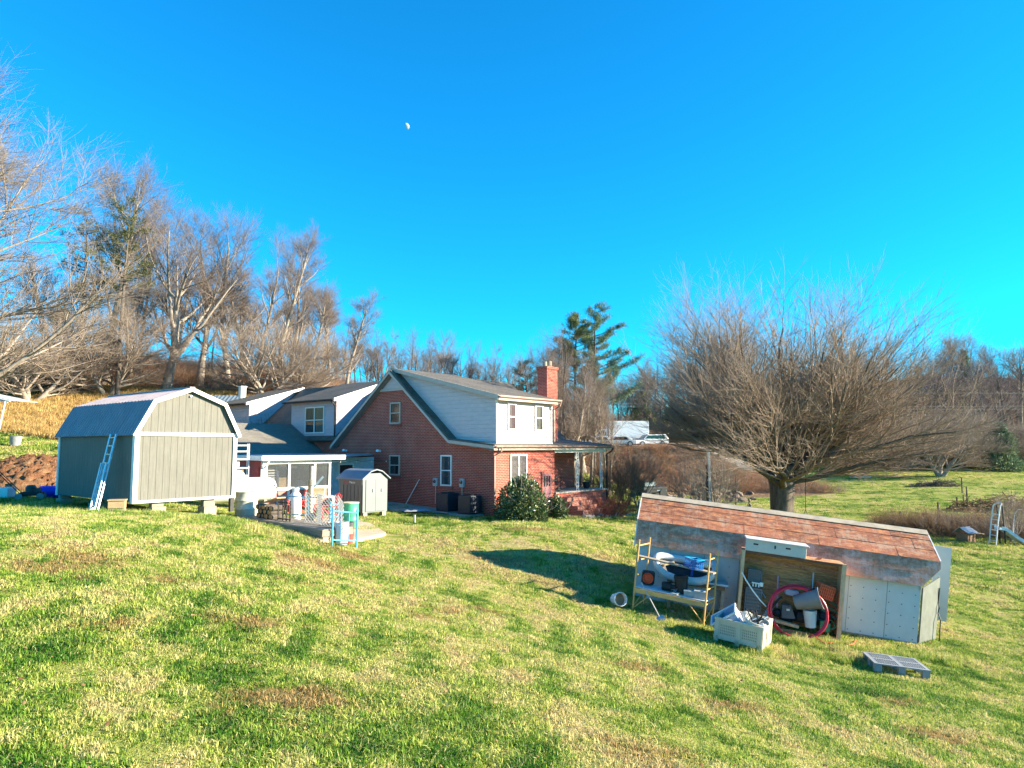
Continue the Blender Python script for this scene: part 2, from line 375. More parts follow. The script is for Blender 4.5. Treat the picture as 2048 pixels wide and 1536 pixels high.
dirtc = m.ramp(m.noise(v, 2.3, 5, .8), [(.3, (.22,.12,.07)), (.7, (.46,.3,.19))])
at_ = lambda nm: m.n('ShaderNodeAttribute', attribute_name=nm).outputs['Fac']
jit = m.math('MULTIPLY', m.math('SUBTRACT', m.noise(v, .9, 5, .8), .5), .9)
def edge(nm): return m.ramp(m.math('ADD', at_(nm), m.math('MULTIPLY', jit, .8)), [(.35, 0), (.6, 1)])
col = m.mix(edge('straw'), lc, strawc); col = m.mix(edge('litter'), col, litc); col = m.mix(edge('dirt'), col, dirtc)
m.set(col, .95, 0, .1); m.bump(m.math('ADD', m.math('MULTIPLY', e_, 1.), m.noise(v, 35, 3)), 1, .06)
dB_ = dryness(XY)
me = fastmesh('ground', np.column_stack([XY, ZB]), Q, m.m, {'straw': sS, 'litter': sL, 'dirt': sD, 'dry': dB_[0], 'bare': dB_[1]}); me.shade_smooth()
ground = bpy.data.objects.new('ground', me); COL.objects.link(ground)
tag(ground, 'uneven lawn and pasture running from the near slope out to the wooded hills', kind='structure')

# ---------------------------------------------------------------- scattering by geometry nodes
def unlinked(name, objs):
    c = bpy.data.collections.new(name)
    for o in objs: c.objects.link(o)
    return c
def scatter(name, pts, scl, coll, seed, label, tilt=.0, up=1.0):
    """one object whose points carry instances of the objects of coll"""
    pts = np.asarray(pts, np.float32); me = bpy.data.meshes.new(name); me.vertices.add(len(pts)); me.vertices.foreach_set('co', pts.ravel())
    dr_, ba_ = dryness(pts[:, :2]); dr_ = np.clip(dr_ + rs.normal(0, .15, len(pts)), 0, 1)
    for nm, dat in (('scl', scl), ('dry', dr_), ('bare', ba_)): a = me.attributes.new(nm, 'FLOAT', 'POINT'); a.data.foreach_set('value', np.asarray(dat, np.float32))
    me.update()
    ob = bpy.data.objects.new(name, me); COL.objects.link(ob)
    g = bpy.data.node_groups.new(name, 'GeometryNodeTree')
    g.interface.new_socket('Geometry', in_out='INPUT', socket_type='NodeSocketGeometry'); g.interface.new_socket('Geometry', in_out='OUTPUT', socket_type='NodeSocketGeometry')
    N = g.nodes.new; L = g.links.new
    gi, go, mp = N('NodeGroupInput'), N('NodeGroupOutput'), N('GeometryNodeMeshToPoints')
    ci = N('GeometryNodeCollectionInfo'); ci.inputs['Collection'].default_value = coll; ci.inputs['Separate Children'].default_value = True; ci.inputs['Reset Children'].default_value = True
    ip = N('GeometryNodeInstanceOnPoints'); ip.inputs['Pick Instance'].default_value = True
    ri = N('FunctionNodeRandomValue'); ri.data_type = 'INT'; ri.inputs['Min'].default_value = 0; ri.inputs['Max'].default_value = len(coll.objects)-1; ri.inputs['Seed'].default_value = seed
    rr = N('FunctionNodeRandomValue'); rr.data_type = 'FLOAT_VECTOR'; rr.inputs['Min'].default_value = (-tilt, -tilt, 0); rr.inputs['Max'].default_value = (tilt, tilt, 6.283); rr.inputs['Seed'].default_value = seed+1
    na = N('GeometryNodeInputNamedAttribute'); na.data_type = 'FLOAT'; na.inputs['Name'].default_value = 'scl'
    cx = N('ShaderNodeCombineXYZ'); mu = N('ShaderNodeMath'); mu.operation = 'MULTIPLY'; mu.inputs[1].default_value = up
    L(gi.outputs[0], mp.inputs['Mesh']); L(mp.outputs[0], ip.inputs['Points']); L(ci.outputs[0], ip.inputs['Instance']); L(ri.outputs[2], ip.inputs['Instance Index'])
    L(rr.outputs[0], ip.inputs['Rotation']); L(na.outputs[0], cx.inputs[0]); L(na.outputs[0], cx.inputs[1]); L(na.outputs[0], mu.inputs[0]); L(mu.outputs[0], cx.inputs[2]); L(cx.outputs[0], ip.inputs['Scale'])
    L(ip.outputs[0], go.inputs[0])
    md = ob.modifiers.new('scatter', 'NODES'); md.node_group = g
    return tag(ob, label, kind='stuff')

def blades(n, rad, h0, h1, w, lean, seed, mat, name):
    r = np.random.RandomState(seed); a = r.uniform(0, 6.283, n); d = rad*np.sqrt(r.uniform(0, 1, n)); base = np.stack([d*np.cos(a), d*np.sin(a), np.full(n, -.02)], 1)
    h = r.uniform(h0, h1, n); la = r.uniform(0, 6.283, n); ln = h*np.abs(r.normal(0, lean, n)); fa = r.uniform(0, 6.283, n); ww = w*r.uniform(.6, 1.3, n)
    side = np.stack([np.cos(fa), np.sin(fa), np.zeros(n)], 1)*ww[:, None]/2; bend = np.stack([np.cos(la), np.sin(la), np.zeros(n)], 1)
    up = np.stack([np.zeros(n), np.zeros(n), h], 1)
    p0, p1, p2, p3 = base-side, base+side, base+side*.8+bend*(ln*.35)[:, None]+up*.6, base-side*.8+bend*(ln*.35)[:, None]+up*.6
    p4 = base + bend*ln[:, None] + up*(1-.35*np.minimum(1, ln/h))[:, None]
    V = np.stack([p0, p1, p2, p3, p4], 1).reshape(-1, 3); i = np.arange(n)*5
    T = np.concatenate([np.stack([i, i+1, i+2], 1), np.stack([i, i+2, i+3], 1), np.stack([i+3, i+2, i+4], 1)])
    me = fastmesh(name, V, T, mat, {'tone': np.repeat(r.uniform(0, 1, n), 5)}); return bpy.data.objects.new(name, me)
def trans_leaf(m, col, amt=.35):
    """thin leaf: part of the sunlight passes through"""
    tr = m.n('ShaderNodeBsdfTranslucent'); mx = m.n('ShaderNodeMixShader'); mx.inputs[0].default_value = amt
    m.l(col, m.b.inputs['Base Color']); m.l(col, tr.inputs['Color']); m.b.inputs['Roughness'].default_value = .6; m.b.inputs['Specular IOR Level'].default_value = .25
    m.l(m.b.outputs[0], mx.inputs[1]); m.l(tr.outputs[0], mx.inputs[2]); m.l(mx.outputs[0], m.t.nodes['Material Output'].inputs['Surface']); return m.m
m = NT('grass_blade'); pos = m.n('ShaderNodeNewGeometry').outputs['Position']; gi = lambda nm: m.n('ShaderNodeAttribute', attribute_type='INSTANCER', attribute_name=nm).outputs['Fac']; lc, _, _ = lawn_cols(m, gi('dry'), gi('bare'), pos)
tone = m.n('ShaderNodeAttribute', attribute_name='tone').outputs['Fac']
c = m.mix(m.ramp(tone, [(.86, 0), (.92, .7)]), lc, (.66,.56,.27)); c = m.mix(m.ramp(tone, [(.2, .75), (.28, 0)]), c, (.03,.13,.008))
M_GRASS = trans_leaf(m, c, .35)
m = NT('straw_blade'); pos = m.n('ShaderNodeNewGeometry').outputs['Position']; tone = m.n('ShaderNodeAttribute', attribute_name='tone').outputs['Fac']
M_STRAW = trans_leaf(m, m.mix(m.ramp(m.noise(pos, .6, 4), [(.4, 0), (.65, .5)]), m.ramp(tone, [(0, (.3,.17,.05)), (.6, (.55,.38,.13)), (1, (.75,.58,.25))]), (.4,.2,.08)), .25)
tufts = [blades(60, .13, .025, .07, .011, 1.1, 10+i, M_GRASS, 'tuft') for i in range(4)] + [blades(70, .12, .04, .1, .01, .8, 30+i, M_GRASS, 'tuft') for i in range(3)]
TC = unlinked('tufts', tufts)
weeds = unlinked('weeds', [blades(60, .22, .12, .34, .011, .6, 50+i, M_GRASS, 'weed_tuft') for i in range(3)])
straws = unlinked('straws', [blades(60, .35, .15, .5, .02, .5, 60+i, M_STRAW, 'straw_tuft') for i in range(4)])
def wedge(n, y0, y1, p=1.0, mar=1.12):
    y = (y0**p + rs.uniform(0, 1, n)*(y1**p - y0**p))**(1/p); x = rs.uniform(-1, 1, n)*(y*.735*1.06+1.6); return np.stack([x, y], 1)
def with_z(xy, dz=-.03): return np.column_stack([xy, Gv(xy)+dz])
OCC = []          # footprints where no grass grows: (centre x, y, angle, half sizes)
def clear(xy):
    k = np.ones(len(xy), bool)
    for cx, cy, a, hx, hy in OCC:
        dx, dy = xy[:,0]-cx, xy[:,1]-cy; u = dx*math.cos(a)+dy*math.sin(a); w = -dx*math.sin(a)+dy*math.cos(a)
        k &= ~((np.abs(u) < hx) & (np.abs(w) < hy))
    return k
def grass_all():
    xy = np.concatenate([wedge(84000, 3.4, 20, 1.5), wedge(55000, 14, 40, 1.3)])
    s, l, d = reg(xy); xy = xy[clear(xy) & (s+l < .4)]
    k = smooth_noise(xy, 1.6, 9) + .5*smooth_noise(xy, 4.5, 10); r = rs.uniform(0, 1, len(xy))
    be = dryness(xy)[1]; keep = r < np.clip(.85 + k, .55, 1)*(1-.75*be); xy, k = xy[keep], k[keep]
    sc_ = (.65 + .5*rs.uniform(0, 1, len(xy)) + np.clip(k, -.3, .5)*.7) * (1 + np.clip(xy[:,1]-16, 0, 24)/26)
    scatter('grass', with_z(xy), sc_, TC, 1, 'short patchy lawn grass, green and dry, over the near slope', .15)
    xy = wedge(26000, 36, 110, 1.0); s, l, d = reg(xy); xy = xy[clear(xy) & (s+l < .4)]; k = smooth_noise(xy, .35, 12)
    scatter('pasture_grass', with_z(xy), 1.6 + 1.2*rs.uniform(0,1,len(xy)) + k, TC, 4, 'yellow green pasture grass of the field behind the rusty shed', .15, .7)
    m_ = NT('fallen_leaf'); t_ = m_.n('ShaderNodeObjectInfo').outputs['Random']; m_.set(m_.ramp(t_, [(0, (.16,.08,.04)), (.5, (.3,.18,.09)), (1, (.42,.28,.15))]), 1.0, 0, 0.0)
    lv = []
    for i in range(3):
        r_ = np.random.RandomState(i); n_ = 7; a_ = np.linspace(0, 6.283, n_+1)[:-1]; q_ = .026*(.6+.6*r_.rand(n_)); V_ = np.column_stack([q_*np.cos(a_), q_*np.sin(a_)*.8, .006+.02*r_.rand(n_)]); lv.append(bpy.data.objects.new('leaf', fastmesh('leaf', V_, np.array([[0,j,j+1] for j in range(1,n_-1)]), m_.m)))
    xy = wedge(3200, 3.6, 26, 1.3); xy = xy[smooth_noise(xy, .9, 44) + rs.normal(0, .25, len(xy)) > .05]
    scatter('fallen_leaves', with_z(xy, .025), .6+.7*rs.uniform(0,1,len(xy)), unlinked('leaf_kinds', lv), 17, 'small dry brown leaves scattered over the lawn', .5)
    # ragged taller grass: along the crest by the grey barn, by the decking and the foot of walls
    P = []
    def strip(a, b, n, w):
        t = rs.uniform(0, 1, n)[:, None]; P.append(np.array(a)*(1-t) + np.array(b)*t + rs.normal(0, w, (n, 2)))
    strip((-15.5,18.9), (-8.2,18.8), 380, .35); strip((-16,21.5), (-20,24.5), 500, 1.5); strip((-17,19.5),(-13,20.5), 300, .8); strip((-8,18.9), (-5.4,18.6), 220, .3)
    strip((-5.6,24.6), (-3.6,26.5), 240, .4); strip((-5.2,28.6), (-3.2,29.8), 120, .5); strip((-3,30.3), (.2,31.0), 120, .3)
    strip((-9,25.8), (-7.5,27), 140, .4); strip((6.6,17.6),(10.6,16.9), 260, .25); strip((3.4,18.0),(6.0,16.2), 140, .25); strip((5.4,16.2),(8.6,16.6),160,.2)
    xy = np.concatenate(P)
    scatter('tall_grass', with_z(xy), .25+.5*rs.uniform(0,1,len(xy)), weeds, 7, 'ragged taller grass along the crest and around the foot of the sheds', .2)
    n = 26000; xy = np.stack([rs.uniform(-62, 4, n), rs.uniform(41, 64, n)], 1); s, l, d = reg(xy); xy = xy[(s > .45) & (np.abs(xy[:,0]) < xy[:,1]*.85)]
    scatter('straw_grass', with_z(xy), .6+.7*rs.uniform(0,1,len(xy)), straws, 11, 'tall golden dry grass covering the hillside below the wood', .25)
# ---------------------------------------------------------------- bare trees
def perp(d):
    a = np.where(np.abs(d[:, 2:3]) < .9, np.array([[0, 0, 1.]]), np.array([[1., 0, 0]])); x = np.cross(d, a); return x/np.linalg.norm(x, axis=1, keepdims=True)
def nrm(v): return v/np.maximum(np.linalg.norm(v, axis=1, keepdims=True), 1e-9)
def tubes(P, Rr, k):
    """P (N,S,3) polylines, Rr (N,S) radii -> quads"""
    N, S, _ = P.shape; T = np.gradient(P, axis=1); T = T/np.maximum(np.linalg.norm(T, axis=2, keepdims=True), 1e-9)
    X = perp(T.reshape(-1, 3)).reshape(N, S, 3); X0 = X[:, :1]; X = X0 - T*(X0*T).sum(2, keepdims=True); X /= np.maximum(np.linalg.norm(X, axis=2, keepdims=True), 1e-9); Y = np.cross(T, X)
    a = np.arange(k)*2*math.pi/k
    V = P[:, :, None] + (X[:, :, None]*np.cos(a)[None, None, :, None] + Y[:, :, None]*np.sin(a)[None, None, :, None])*Rr[:, :, None, None]
    i = np.arange(N*S*k).reshape(N, S, k); j = np.roll(i, -1, axis=2)
    Q = np.stack([i[:, :-1], j[:, :-1], j[:, 1:], i[:, 1:]], -1).reshape(-1, 4); return V.reshape(-1, 3), Q
def grow(r, start, d, L, rad, S, wob, up, tipr):
    N = len(start); P = np.empty((N, S+1, 3)); P[:, 0] = start; D = d.copy(); st = (L/S)[:, None]
    for s in range(S):
        D = nrm(D + r.normal(0, wob, (N, 3)) + np.array([0, 0, up])); P[:, s+1] = P[:, s] + D*st
    t = np.linspace(0, 1, S+1)[None]; return P, rad[:, None]*(1-t) + (rad*tipr)[:, None]*t
def bare_tree(seed, trunk_h, trunk_r, levels, lean=(0, 0), wob=.06, flare=1.5, name='tree', trunk_levels=2, multi=1, spreadbase=.15):
    """levels: dicts n, len, ang (mean, sd degrees from the parent), t0, S, wob, up, rr (radius ratio), k"""
    r = np.random.RandomState(seed); T = []; C = []
    if multi == 1:
        d0 = nrm(np.array([[lean[0], lean[1], 1.]])); st = np.zeros((1, 3)); st[:, 2] = -.3
    else:
        a = np.arange(multi)*6.283/multi + r.uniform(0, 6); d0 = nrm(np.stack([np.cos(a)*spreadbase+lean[0], np.sin(a)*spreadbase+lean[1], np.ones(multi)], 1)); st = d0*0.1; st[:, 2] = -.3
    N = len(st); P, Rr = grow(r, st, d0, np.full(N, trunk_h+.3)*r.uniform(.9, 1.1, N), np.full(N, trunk_r), 10, wob, .01, levels[0].get('tt', .5))
    Rr[:, 0] *= flare; Rr[:, 1] *= 1+(flare-1)*.3; T.append(tubes(P, Rr, 9))
    for li, lv in enumerate(levels):
        n = lv['n']; N, S1, _ = P.shape; t = r.uniform(0, 1, (N, n))**lv.get('tp', 1.)*(1-lv['t0']) + lv['t0']; t = np.sort(t, 1); t[:, -1] = 1 if lv.get('tip', True) else t[:, -1]
        f = t*(S1-1); i = np.minimum(f.astype(int), S1-2); fr = (f-i)[..., None]; ar = np.arange(N)[:, None]
        st = P[ar, i]*(1-fr) + P[ar, i+1]*fr; pd = nrm((P[ar, i+1]-P[ar, i]).reshape(-1, 3)); pr = (Rr[ar, i]*(1-fr[..., 0]) + Rr[ar, i+1]*fr[..., 0]).ravel()
        M_ = N*n; ang = np.radians(r.normal(lv['ang'][0], lv['ang'][1], M_))
        if 'fan' in lv: ang = np.radians(r.permutation(lv['fan'][0] + (lv['fan'][1]-lv['fan'][0])*np.linspace(0, 1, M_)**.62))
        az = (r.uniform(0, 6.283, (N, 1)) + np.arange(n)[None]*2.4 + r.normal(0, .4, (N, n))).ravel()
        if lv.get('tip', True): tipm = (t == 1).ravel(); ang[tipm] *= .35
        X = perp(pd); Y = np.cross(pd, X); d = pd*np.cos(ang)[:, None] + (X*np.cos(az)[:, None] + Y*np.sin(az)[:, None])*np.sin(ang)[:, None]
        d[:, 2] = np.where(d[:, 2] < lv.get('minz', -.3), np.abs(d[:, 2])*.3, d[:, 2]); d = nrm(d)
        L = lv['len']*r.uniform(.6, 1.25, M_)*(1 - lv.get('taper', .35)*t.ravel())
        if 'fan' in lv: L = lv['len']*r.uniform(.97, 1.03, M_)*(1.14 - .2*ang/1.4)
        rad = np.minimum(pr*.9, np.maximum(pr*lv['rr'], lv.get('rmin', .006)))
        P, Rr = grow(r, st.reshape(-1, 3), d, L, rad, lv['S'], lv['wob'], lv['up'], lv.get('tipr', .4))
        (T if li < trunk_levels-1 else C).append(tubes(P, Rr, lv.get('k', 3)))
    def join(a, nm):
        o = 0; V = []; Q = []
        for v, q in a: V.append(v); Q.append(q+o); o += len(v)
        return (np.concatenate(V), np.concatenate(Q))
    return join(T, 't'), join(C, 'c')
def bark(name, c1, c2, c3):
    m = NT(name); v = m.coord(); a = m.noise(m.scale(v, (3, 3, .8)), 3, 5, .7); b = m.noise(v, .7, 3)
    m.set(m.mix(m.ramp(b, [(.45, 0), (.65, .6)]), m.ramp(a, [(.3, c1), (.7, c2)]), c3), .9, 0, .15); m.bump(a, .8, .03); return m.m
B_GREY = bark('bark_grey', (.17,.14,.115), (.44,.37,.31), (.27,.21,.165)); B_DARK = bark('bark_dark', (.05,.042,.038), (.2,.16,.13), (.12,.09,.07))
B_TWIG = bark('twigs', (.13,.1,.085), (.27,.215,.185), (.18,.13,.1)); B_TWIG2 = bark('twigs_pale', (.19,.145,.115), (.37,.3,.245), (.26,.19,.14)); B_PURP = bark('twigs_mauve', (.13,.095,.1), (.26,.2,.2), (.18,.125,.115))
B_TWIGW = bark('twigs_warm', (.2,.145,.11), (.4,.31,.24), (.28,.19,.13)); B_RED = bark('twigs_red', (.25,.11,.07), (.42,.2,.12), (.3,.16,.1)); B_BRUSH = bark('brush', (.13,.08,.045), (.32,.2,.11), (.22,.11,.055))
def mk_tree(name, data, mt, mc_):
    (tv, tq), (cv, cq) = data
    t = fastmesh(name+'_trunk', tv, tq, mt); t.shade_smooth(); c = fastmesh(name+'_crown', cv, cq, mc_); return t, c
def put_tree(meshes, label, loc, s=1., rz=0., group=None, name='bare_tree', cat='tree', sz=None):
    r = thing(name, label, cat, loc, rz, group); r.scale = (s, s, s if sz is None else sz)
    for nm, me in (('trunk', meshes[0]), ('crown', meshes[1])):
        o = bpy.data.objects.new(nm, me); COL.objects.link(o); o.parent = r
    return r
# the big spreading tree behind the rusty shed
BIG = mk_tree('big', bare_tree(31, 2.9, .42, [
    dict(n=17, len=7.0, ang=(40, 20), fan=(2, 78), t0=.62, S=9, wob=.095, up=.02, rr=.38, k=6, taper=0, tip=False, minz=.12, tt=.9, tipr=.2),
    dict(n=11, len=3.9, ang=(27, 10), t0=.18, S=6, wob=.07, up=.05, rr=.5, k=4, taper=.3, minz=-.1, tipr=.3),
    dict(n=9, len=2.0, ang=(30, 12), t0=.12, S=4, wob=.1, up=.05, rr=.5, k=3, taper=.3, rmin=.011),
    dict(n=6, len=.95, ang=(30, 12), t0=.15, S=2, wob=.1, up=.05, rr=.6, k=3, rmin=.0075)], flare=1.35, wob=.05, multi=3, spreadbase=.1), B_DARK, B_TWIGW)
# huge twiggy tree at the left edge
LEFT = mk_tree('left', bare_tree(5, 13, .42, [
    dict(n=34, len=8.0, ang=(62, 12), t0=.1, S=8, wob=.08, up=.035, rr=.36, k=4, taper=.45, tipr=.2, tt=.25, minz=-.05),
    dict(n=13, len=3.2, ang=(34, 12), t0=.15, S=5, wob=.09, up=.03, rr=.5, k=3, taper=.3, rmin=.012),
    dict(n=8, len=1.5, ang=(32, 12), t0=.1, S=3, wob=.09, up=.03, rr=.5, k=3, rmin=.009),
    dict(n=5, len=.75, ang=(32, 12), t0=.1, S=2, wob=.08, up=.03, rr=.6, k=3, rmin=.007)], wob=.02), B_GREY, B_TWIG2)
def decid(seed, h, r_, n1, l1, a1, l2, name, up=.05, multi=1, lean=(0,0), t0=.38, n2=10, n3=8, n4=5, tr=B_GREY, tw=B_TWIG, wob=.05, sb=.15, tt=.3):
    return mk_tree(name, bare_tree(seed, h, r_, [
        dict(n=n1, len=l1, ang=a1, t0=t0, S=7, wob=.1, up=up, rr=.6, k=5, taper=.45, tipr=.25, tt=tt),
        dict(n=n2, len=l2, ang=(36, 11), t0=.2, S=5, wob=.09, up=up, rr=.5, k=3, taper=.3, rmin=.014),
        dict(n=n3, len=l2*.5, ang=(33, 11), t0=.15, S=3, wob=.09, up=.04, rr=.5, k=3, rmin=.01),
        dict(n=n4, len=l2*.25, ang=(33, 11), t0=.1, S=2, wob=.08, up=.04, rr=.6, k=3, rmin=.008)], lean=lean, wob=wob, multi=multi, spreadbase=sb), tr, tw)
TALL1 = decid(21, 15, .33, 14, 5.5, (42, 12), 2.8, 'tall_a', .09)
TALL2 = decid(22, 14, .3, 12, 6.0, (36, 10), 2.8, 'tall_b', .08, t0=.22)
TALL3 = decid(23, 13, .26, 12, 5.2, (40, 12), 2.6, 'tall_c', .07, multi=2, sb=.2, t0=.3)
SPREAD = decid(24, 7, .4, 11, 9.0, (48, 13), 3.6, 'spread', .06, t0=.35, tt=.45)
COLUMN = decid(25, 14.5, .26, 17, 4.4, (32, 9), 2.1, 'column', .12, t0=.22, tw=B_TWIG)
LOWT = decid(26, 5.0, .24, 12, 5.6, (52, 13), 2.6, 'low', .04, multi=3, sb=.55, t0=.2, tw=B_TWIG2)
FAR1 = decid(27, 12, .24, 12, 4.6, (40, 12), 2.6, 'far_a', .08, n2=6, n3=5, n4=3, tr=B_DARK, tw=B_PURP)
FAR2 = decid(28, 11, .22, 11, 5.0, (46, 12), 2.8, 'far_b', .06, n2=6, n3=5, n4=3, tr=B_DARK, tw=B_TWIG)
THIN = decid(29, 13, .13, 12, 2.6, (38, 12), 1.7, 'thin', .1, n2=5, n3=4, n4=3, t0=.35, tr=B_DARK, tw=B_PURP)
SMALL = decid(30, 2.6, .09, 10, 2.6, (38, 10), 1.3, 'small', .08, n2=6, n3=5, n4=3, t0=.2, multi=3, sb=.3, tr=B_GREY, tw=B_TWIG2)
def shrub_mesh(seed, h, n, mat, name, spread=.5, n1=5):
    d = bare_tree(seed, h, .012, [dict(n=n1, len=h*.45, ang=(35, 12), t0=.2, S=3, wob=.12, up=.04, rr=.7, k=3, rmin=.006, tt=.4),
                              dict(n=4, len=h*.22, ang=(35, 12), t0=.1, S=2, wob=.1, up=.03, rr=.7, k=3, rmin=.005)], multi=n, spreadbase=spread, wob=.1, flare=1)
    (a, b), (c, e) = d; return fastmesh(name, np.concatenate([a, c]), np.concatenate([b, e+len(a)]), mat)
def place(meshes, px, Y, top, label, group, nat_h, name='bare_tree', rz=None, z=None, wide=None, dz=-.1):
    """tree whose crown top reaches image row top at depth Y"""
    p = on(px, Y); zt = at(px, top, Y).z; s = (zt - p.z)/nat_h; w = s if wide is None else s*wide
    t = put_tree(meshes, label, (p.x, p.y, p.z+dz), w, rnd.uniform(0, 6.28) if rz is None else rz, group, name, sz=s); return t
def hgt(ms): return max(max(v.co.z for v in ms[1].vertices), max(v.co.z for v in ms[0].vertices))
H = {id(x): hgt(x) for x in (BIG, LEFT, TALL1, TALL2, TALL3, SPREAD, COLUMN, LOWT, FAR1, FAR2, THIN, SMALL)}
def T(ms, px, Y, top, label, group=None, **k): return place(ms, px, Y, top, label, group, H[id(ms)], **k)
T(BIG, 1556, 43, 500, 'huge bare spreading tree with a thick dark trunk behind the rusty roofed shed', rz=2.6, wide=1.14)
T(LEFT, -150, 36, 60, 'huge pale twiggy tree filling the left edge of the picture', rz=.4, wide=1.15)
g = 'bare trees on the hillside behind the sheds'
T(TALL1, 205, 62, 292, 'tall bare tree with a straight trunk, highest crown just right of the twiggy edge tree', g, wide=.95)
T(TALL3, 262, 66, 345, 'slender forked bare tree between the highest hillside tree and the pine crown', g, wide=.8)
T(SPREAD, 330, 60, 385, 'large bare tree with thick forked limbs above the grey barn roof', g, rz=2.0, wide=1.0)
T(TALL2, 395, 65, 378, 'tall bare tree with a rounded crown right of the forked tree', g, wide=1.05)
T(TALL2, 455, 68, 402, 'bare tree with a broad twiggy top left of the columnar tree', g, wide=.95)
T(COLUMN, 548, 65, 408, 'narrow columnar bare tree with a pointed mauve crown', g, wide=1.05)
T(TALL1, 620, 68, 545, 'bare tree standing just right of the columnar tree', g, wide=.9)
T(LOWT, 530, 60, 600, 'low wide bare tree with arching branches in front of the columnar tree', g, rz=.8, wide=1.15)
T(LOWT, 610, 64, 640, 'low wide bare tree with arching branches above the left dormers', g, rz=2.6, wide=1.05)
T(TALL3, 500, 70, 428, 'bare tree filling the gap left of the columnar tree', g)
T(TALL2, 575, 74, 440, 'bare tree with a round crown just behind the columnar tree', g, wide=.8)
T(TALL1, 655, 78, 560, 'bare tree between the columnar tree and the oval crowned one', g)
T(COLUMN, 690, 72, 563, 'oval crowned bare tree rising above the brick gable', g, wide=1.3)
T(LOWT, 215, 57, 560, 'low bare tree leaning beside the grey trunk behind the barn', g, rz=4.1)
T(TALL3, 120, 60, 440, 'multi stemmed bare tree between the edge tree and the tallest tree', g)
T(LOWT, 60, 53, 600, 'low twiggy tree spreading over the straw slope at the far left', g, rz=5, wide=1.4)
for i, (px, Y, top) in enumerate([(240,75,450),(290,80,480),(345,78,470),(420,76,520),(480,80,520),(160,72,470),(90,78,500),(20,70,520),(570,82,560),(650,84,640),(600,80,600)]):
    T(THIN if i % 2 else TALL3, px, Y, top, 'thin dark trunked tree in the wood on the hill crest behind the barn', 'trees of the wood on the hill crest', wide=.9)
r5 = random.Random(5)
for i in range(46):
    px = 640 + i*8.4 + r5.uniform(-8, 8); top = 625 + (px-660)*.17 + r5.uniform(-14, 34)
    T((FAR1, THIN, FAR2, TALL3)[i % 4], px, 88 + r5.uniform(-10, 12), top, 'bare tree in the mauve tree line above the house ridge', 'trees of the line above the house ridge', wide=.8)
# wood right of the chimney
T(FAR2, 1050, 70, 662, 'dark bare tree with crooked limbs left of the brick chimney', None, wide=.75, rz=1)
T(THIN, 1075, 66, 690, 'thin bare tree just left of the brick chimney top', None)
T(THIN, 1125, 62, 640, 'tall thin bare tree immediately right of the brick chimney', 'slim trees between the chimney and the pine', wide=1.3)
T(THIN, 1148, 60, 665, 'slim bare tree under the round pine crown', 'slim trees between the chimney and the pine', wide=1.4)
T(THIN, 1105, 70, 655, 'slim bare tree rising behind the brick chimney', 'slim trees between the chimney and the pine', wide=1.3)
T(TALL3, 1216, 62, 752, 'pale bare tree standing in front of the white box truck', None, rz=.5, wide=.75)
T(SPREAD, 1165, 74, 715, 'bare tree with pale spreading limbs below the pine', None)
for i, (px, Y, tp) in enumerate([(1110,60,668),(1135,58,690),(1160,64,700),(1182,66,730),(1120,75,645),(1205,112,740),(1240,114,745),(1265,118,738),(1290,116,725),(1225,120,735),(1310,114,700),(1085,78,675)]): T((TALL1,TALL3,TALL2)[i % 3], px, Y, tp, 'bare grey brown tree in the clump right of the brick chimney', 'bare trees in the clump right of the chimney', wide=.85)
for i in range(30):
    px = 1120 + i*13 + r5.uniform(-8, 8); dip = 745 - 60*math.exp(-((px-1290)/60)**2) - 45*math.exp(-((px-1400)/90)**2)
    T((FAR1, FAR2, COLUMN)[i % 3], px, 128 + r5.uniform(-8, 30), dip + r5.uniform(-6, 40), 'bare tree of the wood beyond the road', 'trees of the wood beyond the road', wide=1.1)
tops = [(1640,690),(1700,665),(1760,650),(1800,655),(1850,668),(1895,650),(1935,655),(1960,700),(2000,672),(2035,675),(2075,660)]
for i, (px, tp) in enumerate(tops):
    T((TALL2, TALL1)[i % 2] if px in (1895, 1935, 2000, 2035) else FAR1, px, 135 + (i*7) % 20, tp, 'large bare tree with a domed crown on the wooded slope at the right', 'large trees on the right hand slope', wide=1.1)
for i in range(130):
    px = 1430 + r5.uniform(0, 680); Y = r5.uniform(118, 178); tp = 740 + r5.uniform(-25, 60) - (25 if px > 1850 else 0)
    T((FAR1, FAR2, FAR1)[i % 3], px, Y, tp-25, 'bare tree in the dense wood on the right hand slope', 'trees of the wood on the right hand slope', wide=1.2)
for i in range(16):
    px = 1660 + i*26 + r5.uniform(-10, 10)
    T(LOWT, px, 108 + r5.uniform(0, 8), 800 + r5.uniform(0, 50), 'low round bare tree at the far edge of the pasture', 'low trees at the far edge of the pasture', wide=1.5)
T(LOWT, 1875, 96, 790, 'round crowned bare tree with a short trunk standing in the far pasture edge', None, wide=1.1)
T(SMALL, 1415, 36, 862, 'small multi stemmed bare tree beside the white post behind the rusty shed', None, wide=1.0)
T(SMALL, 1395, 38, 900, 'bare bush with thin stems left of the white post', None, wide=1.2)
T(SMALL, 1276, 44, 880, 'small vase shaped bare tree on the lawn in front of the bank', None, wide=.8)
T(SMALL, 2010, 37, 965, 'pale bare sapling behind the playground slide', None, wide=1.0)
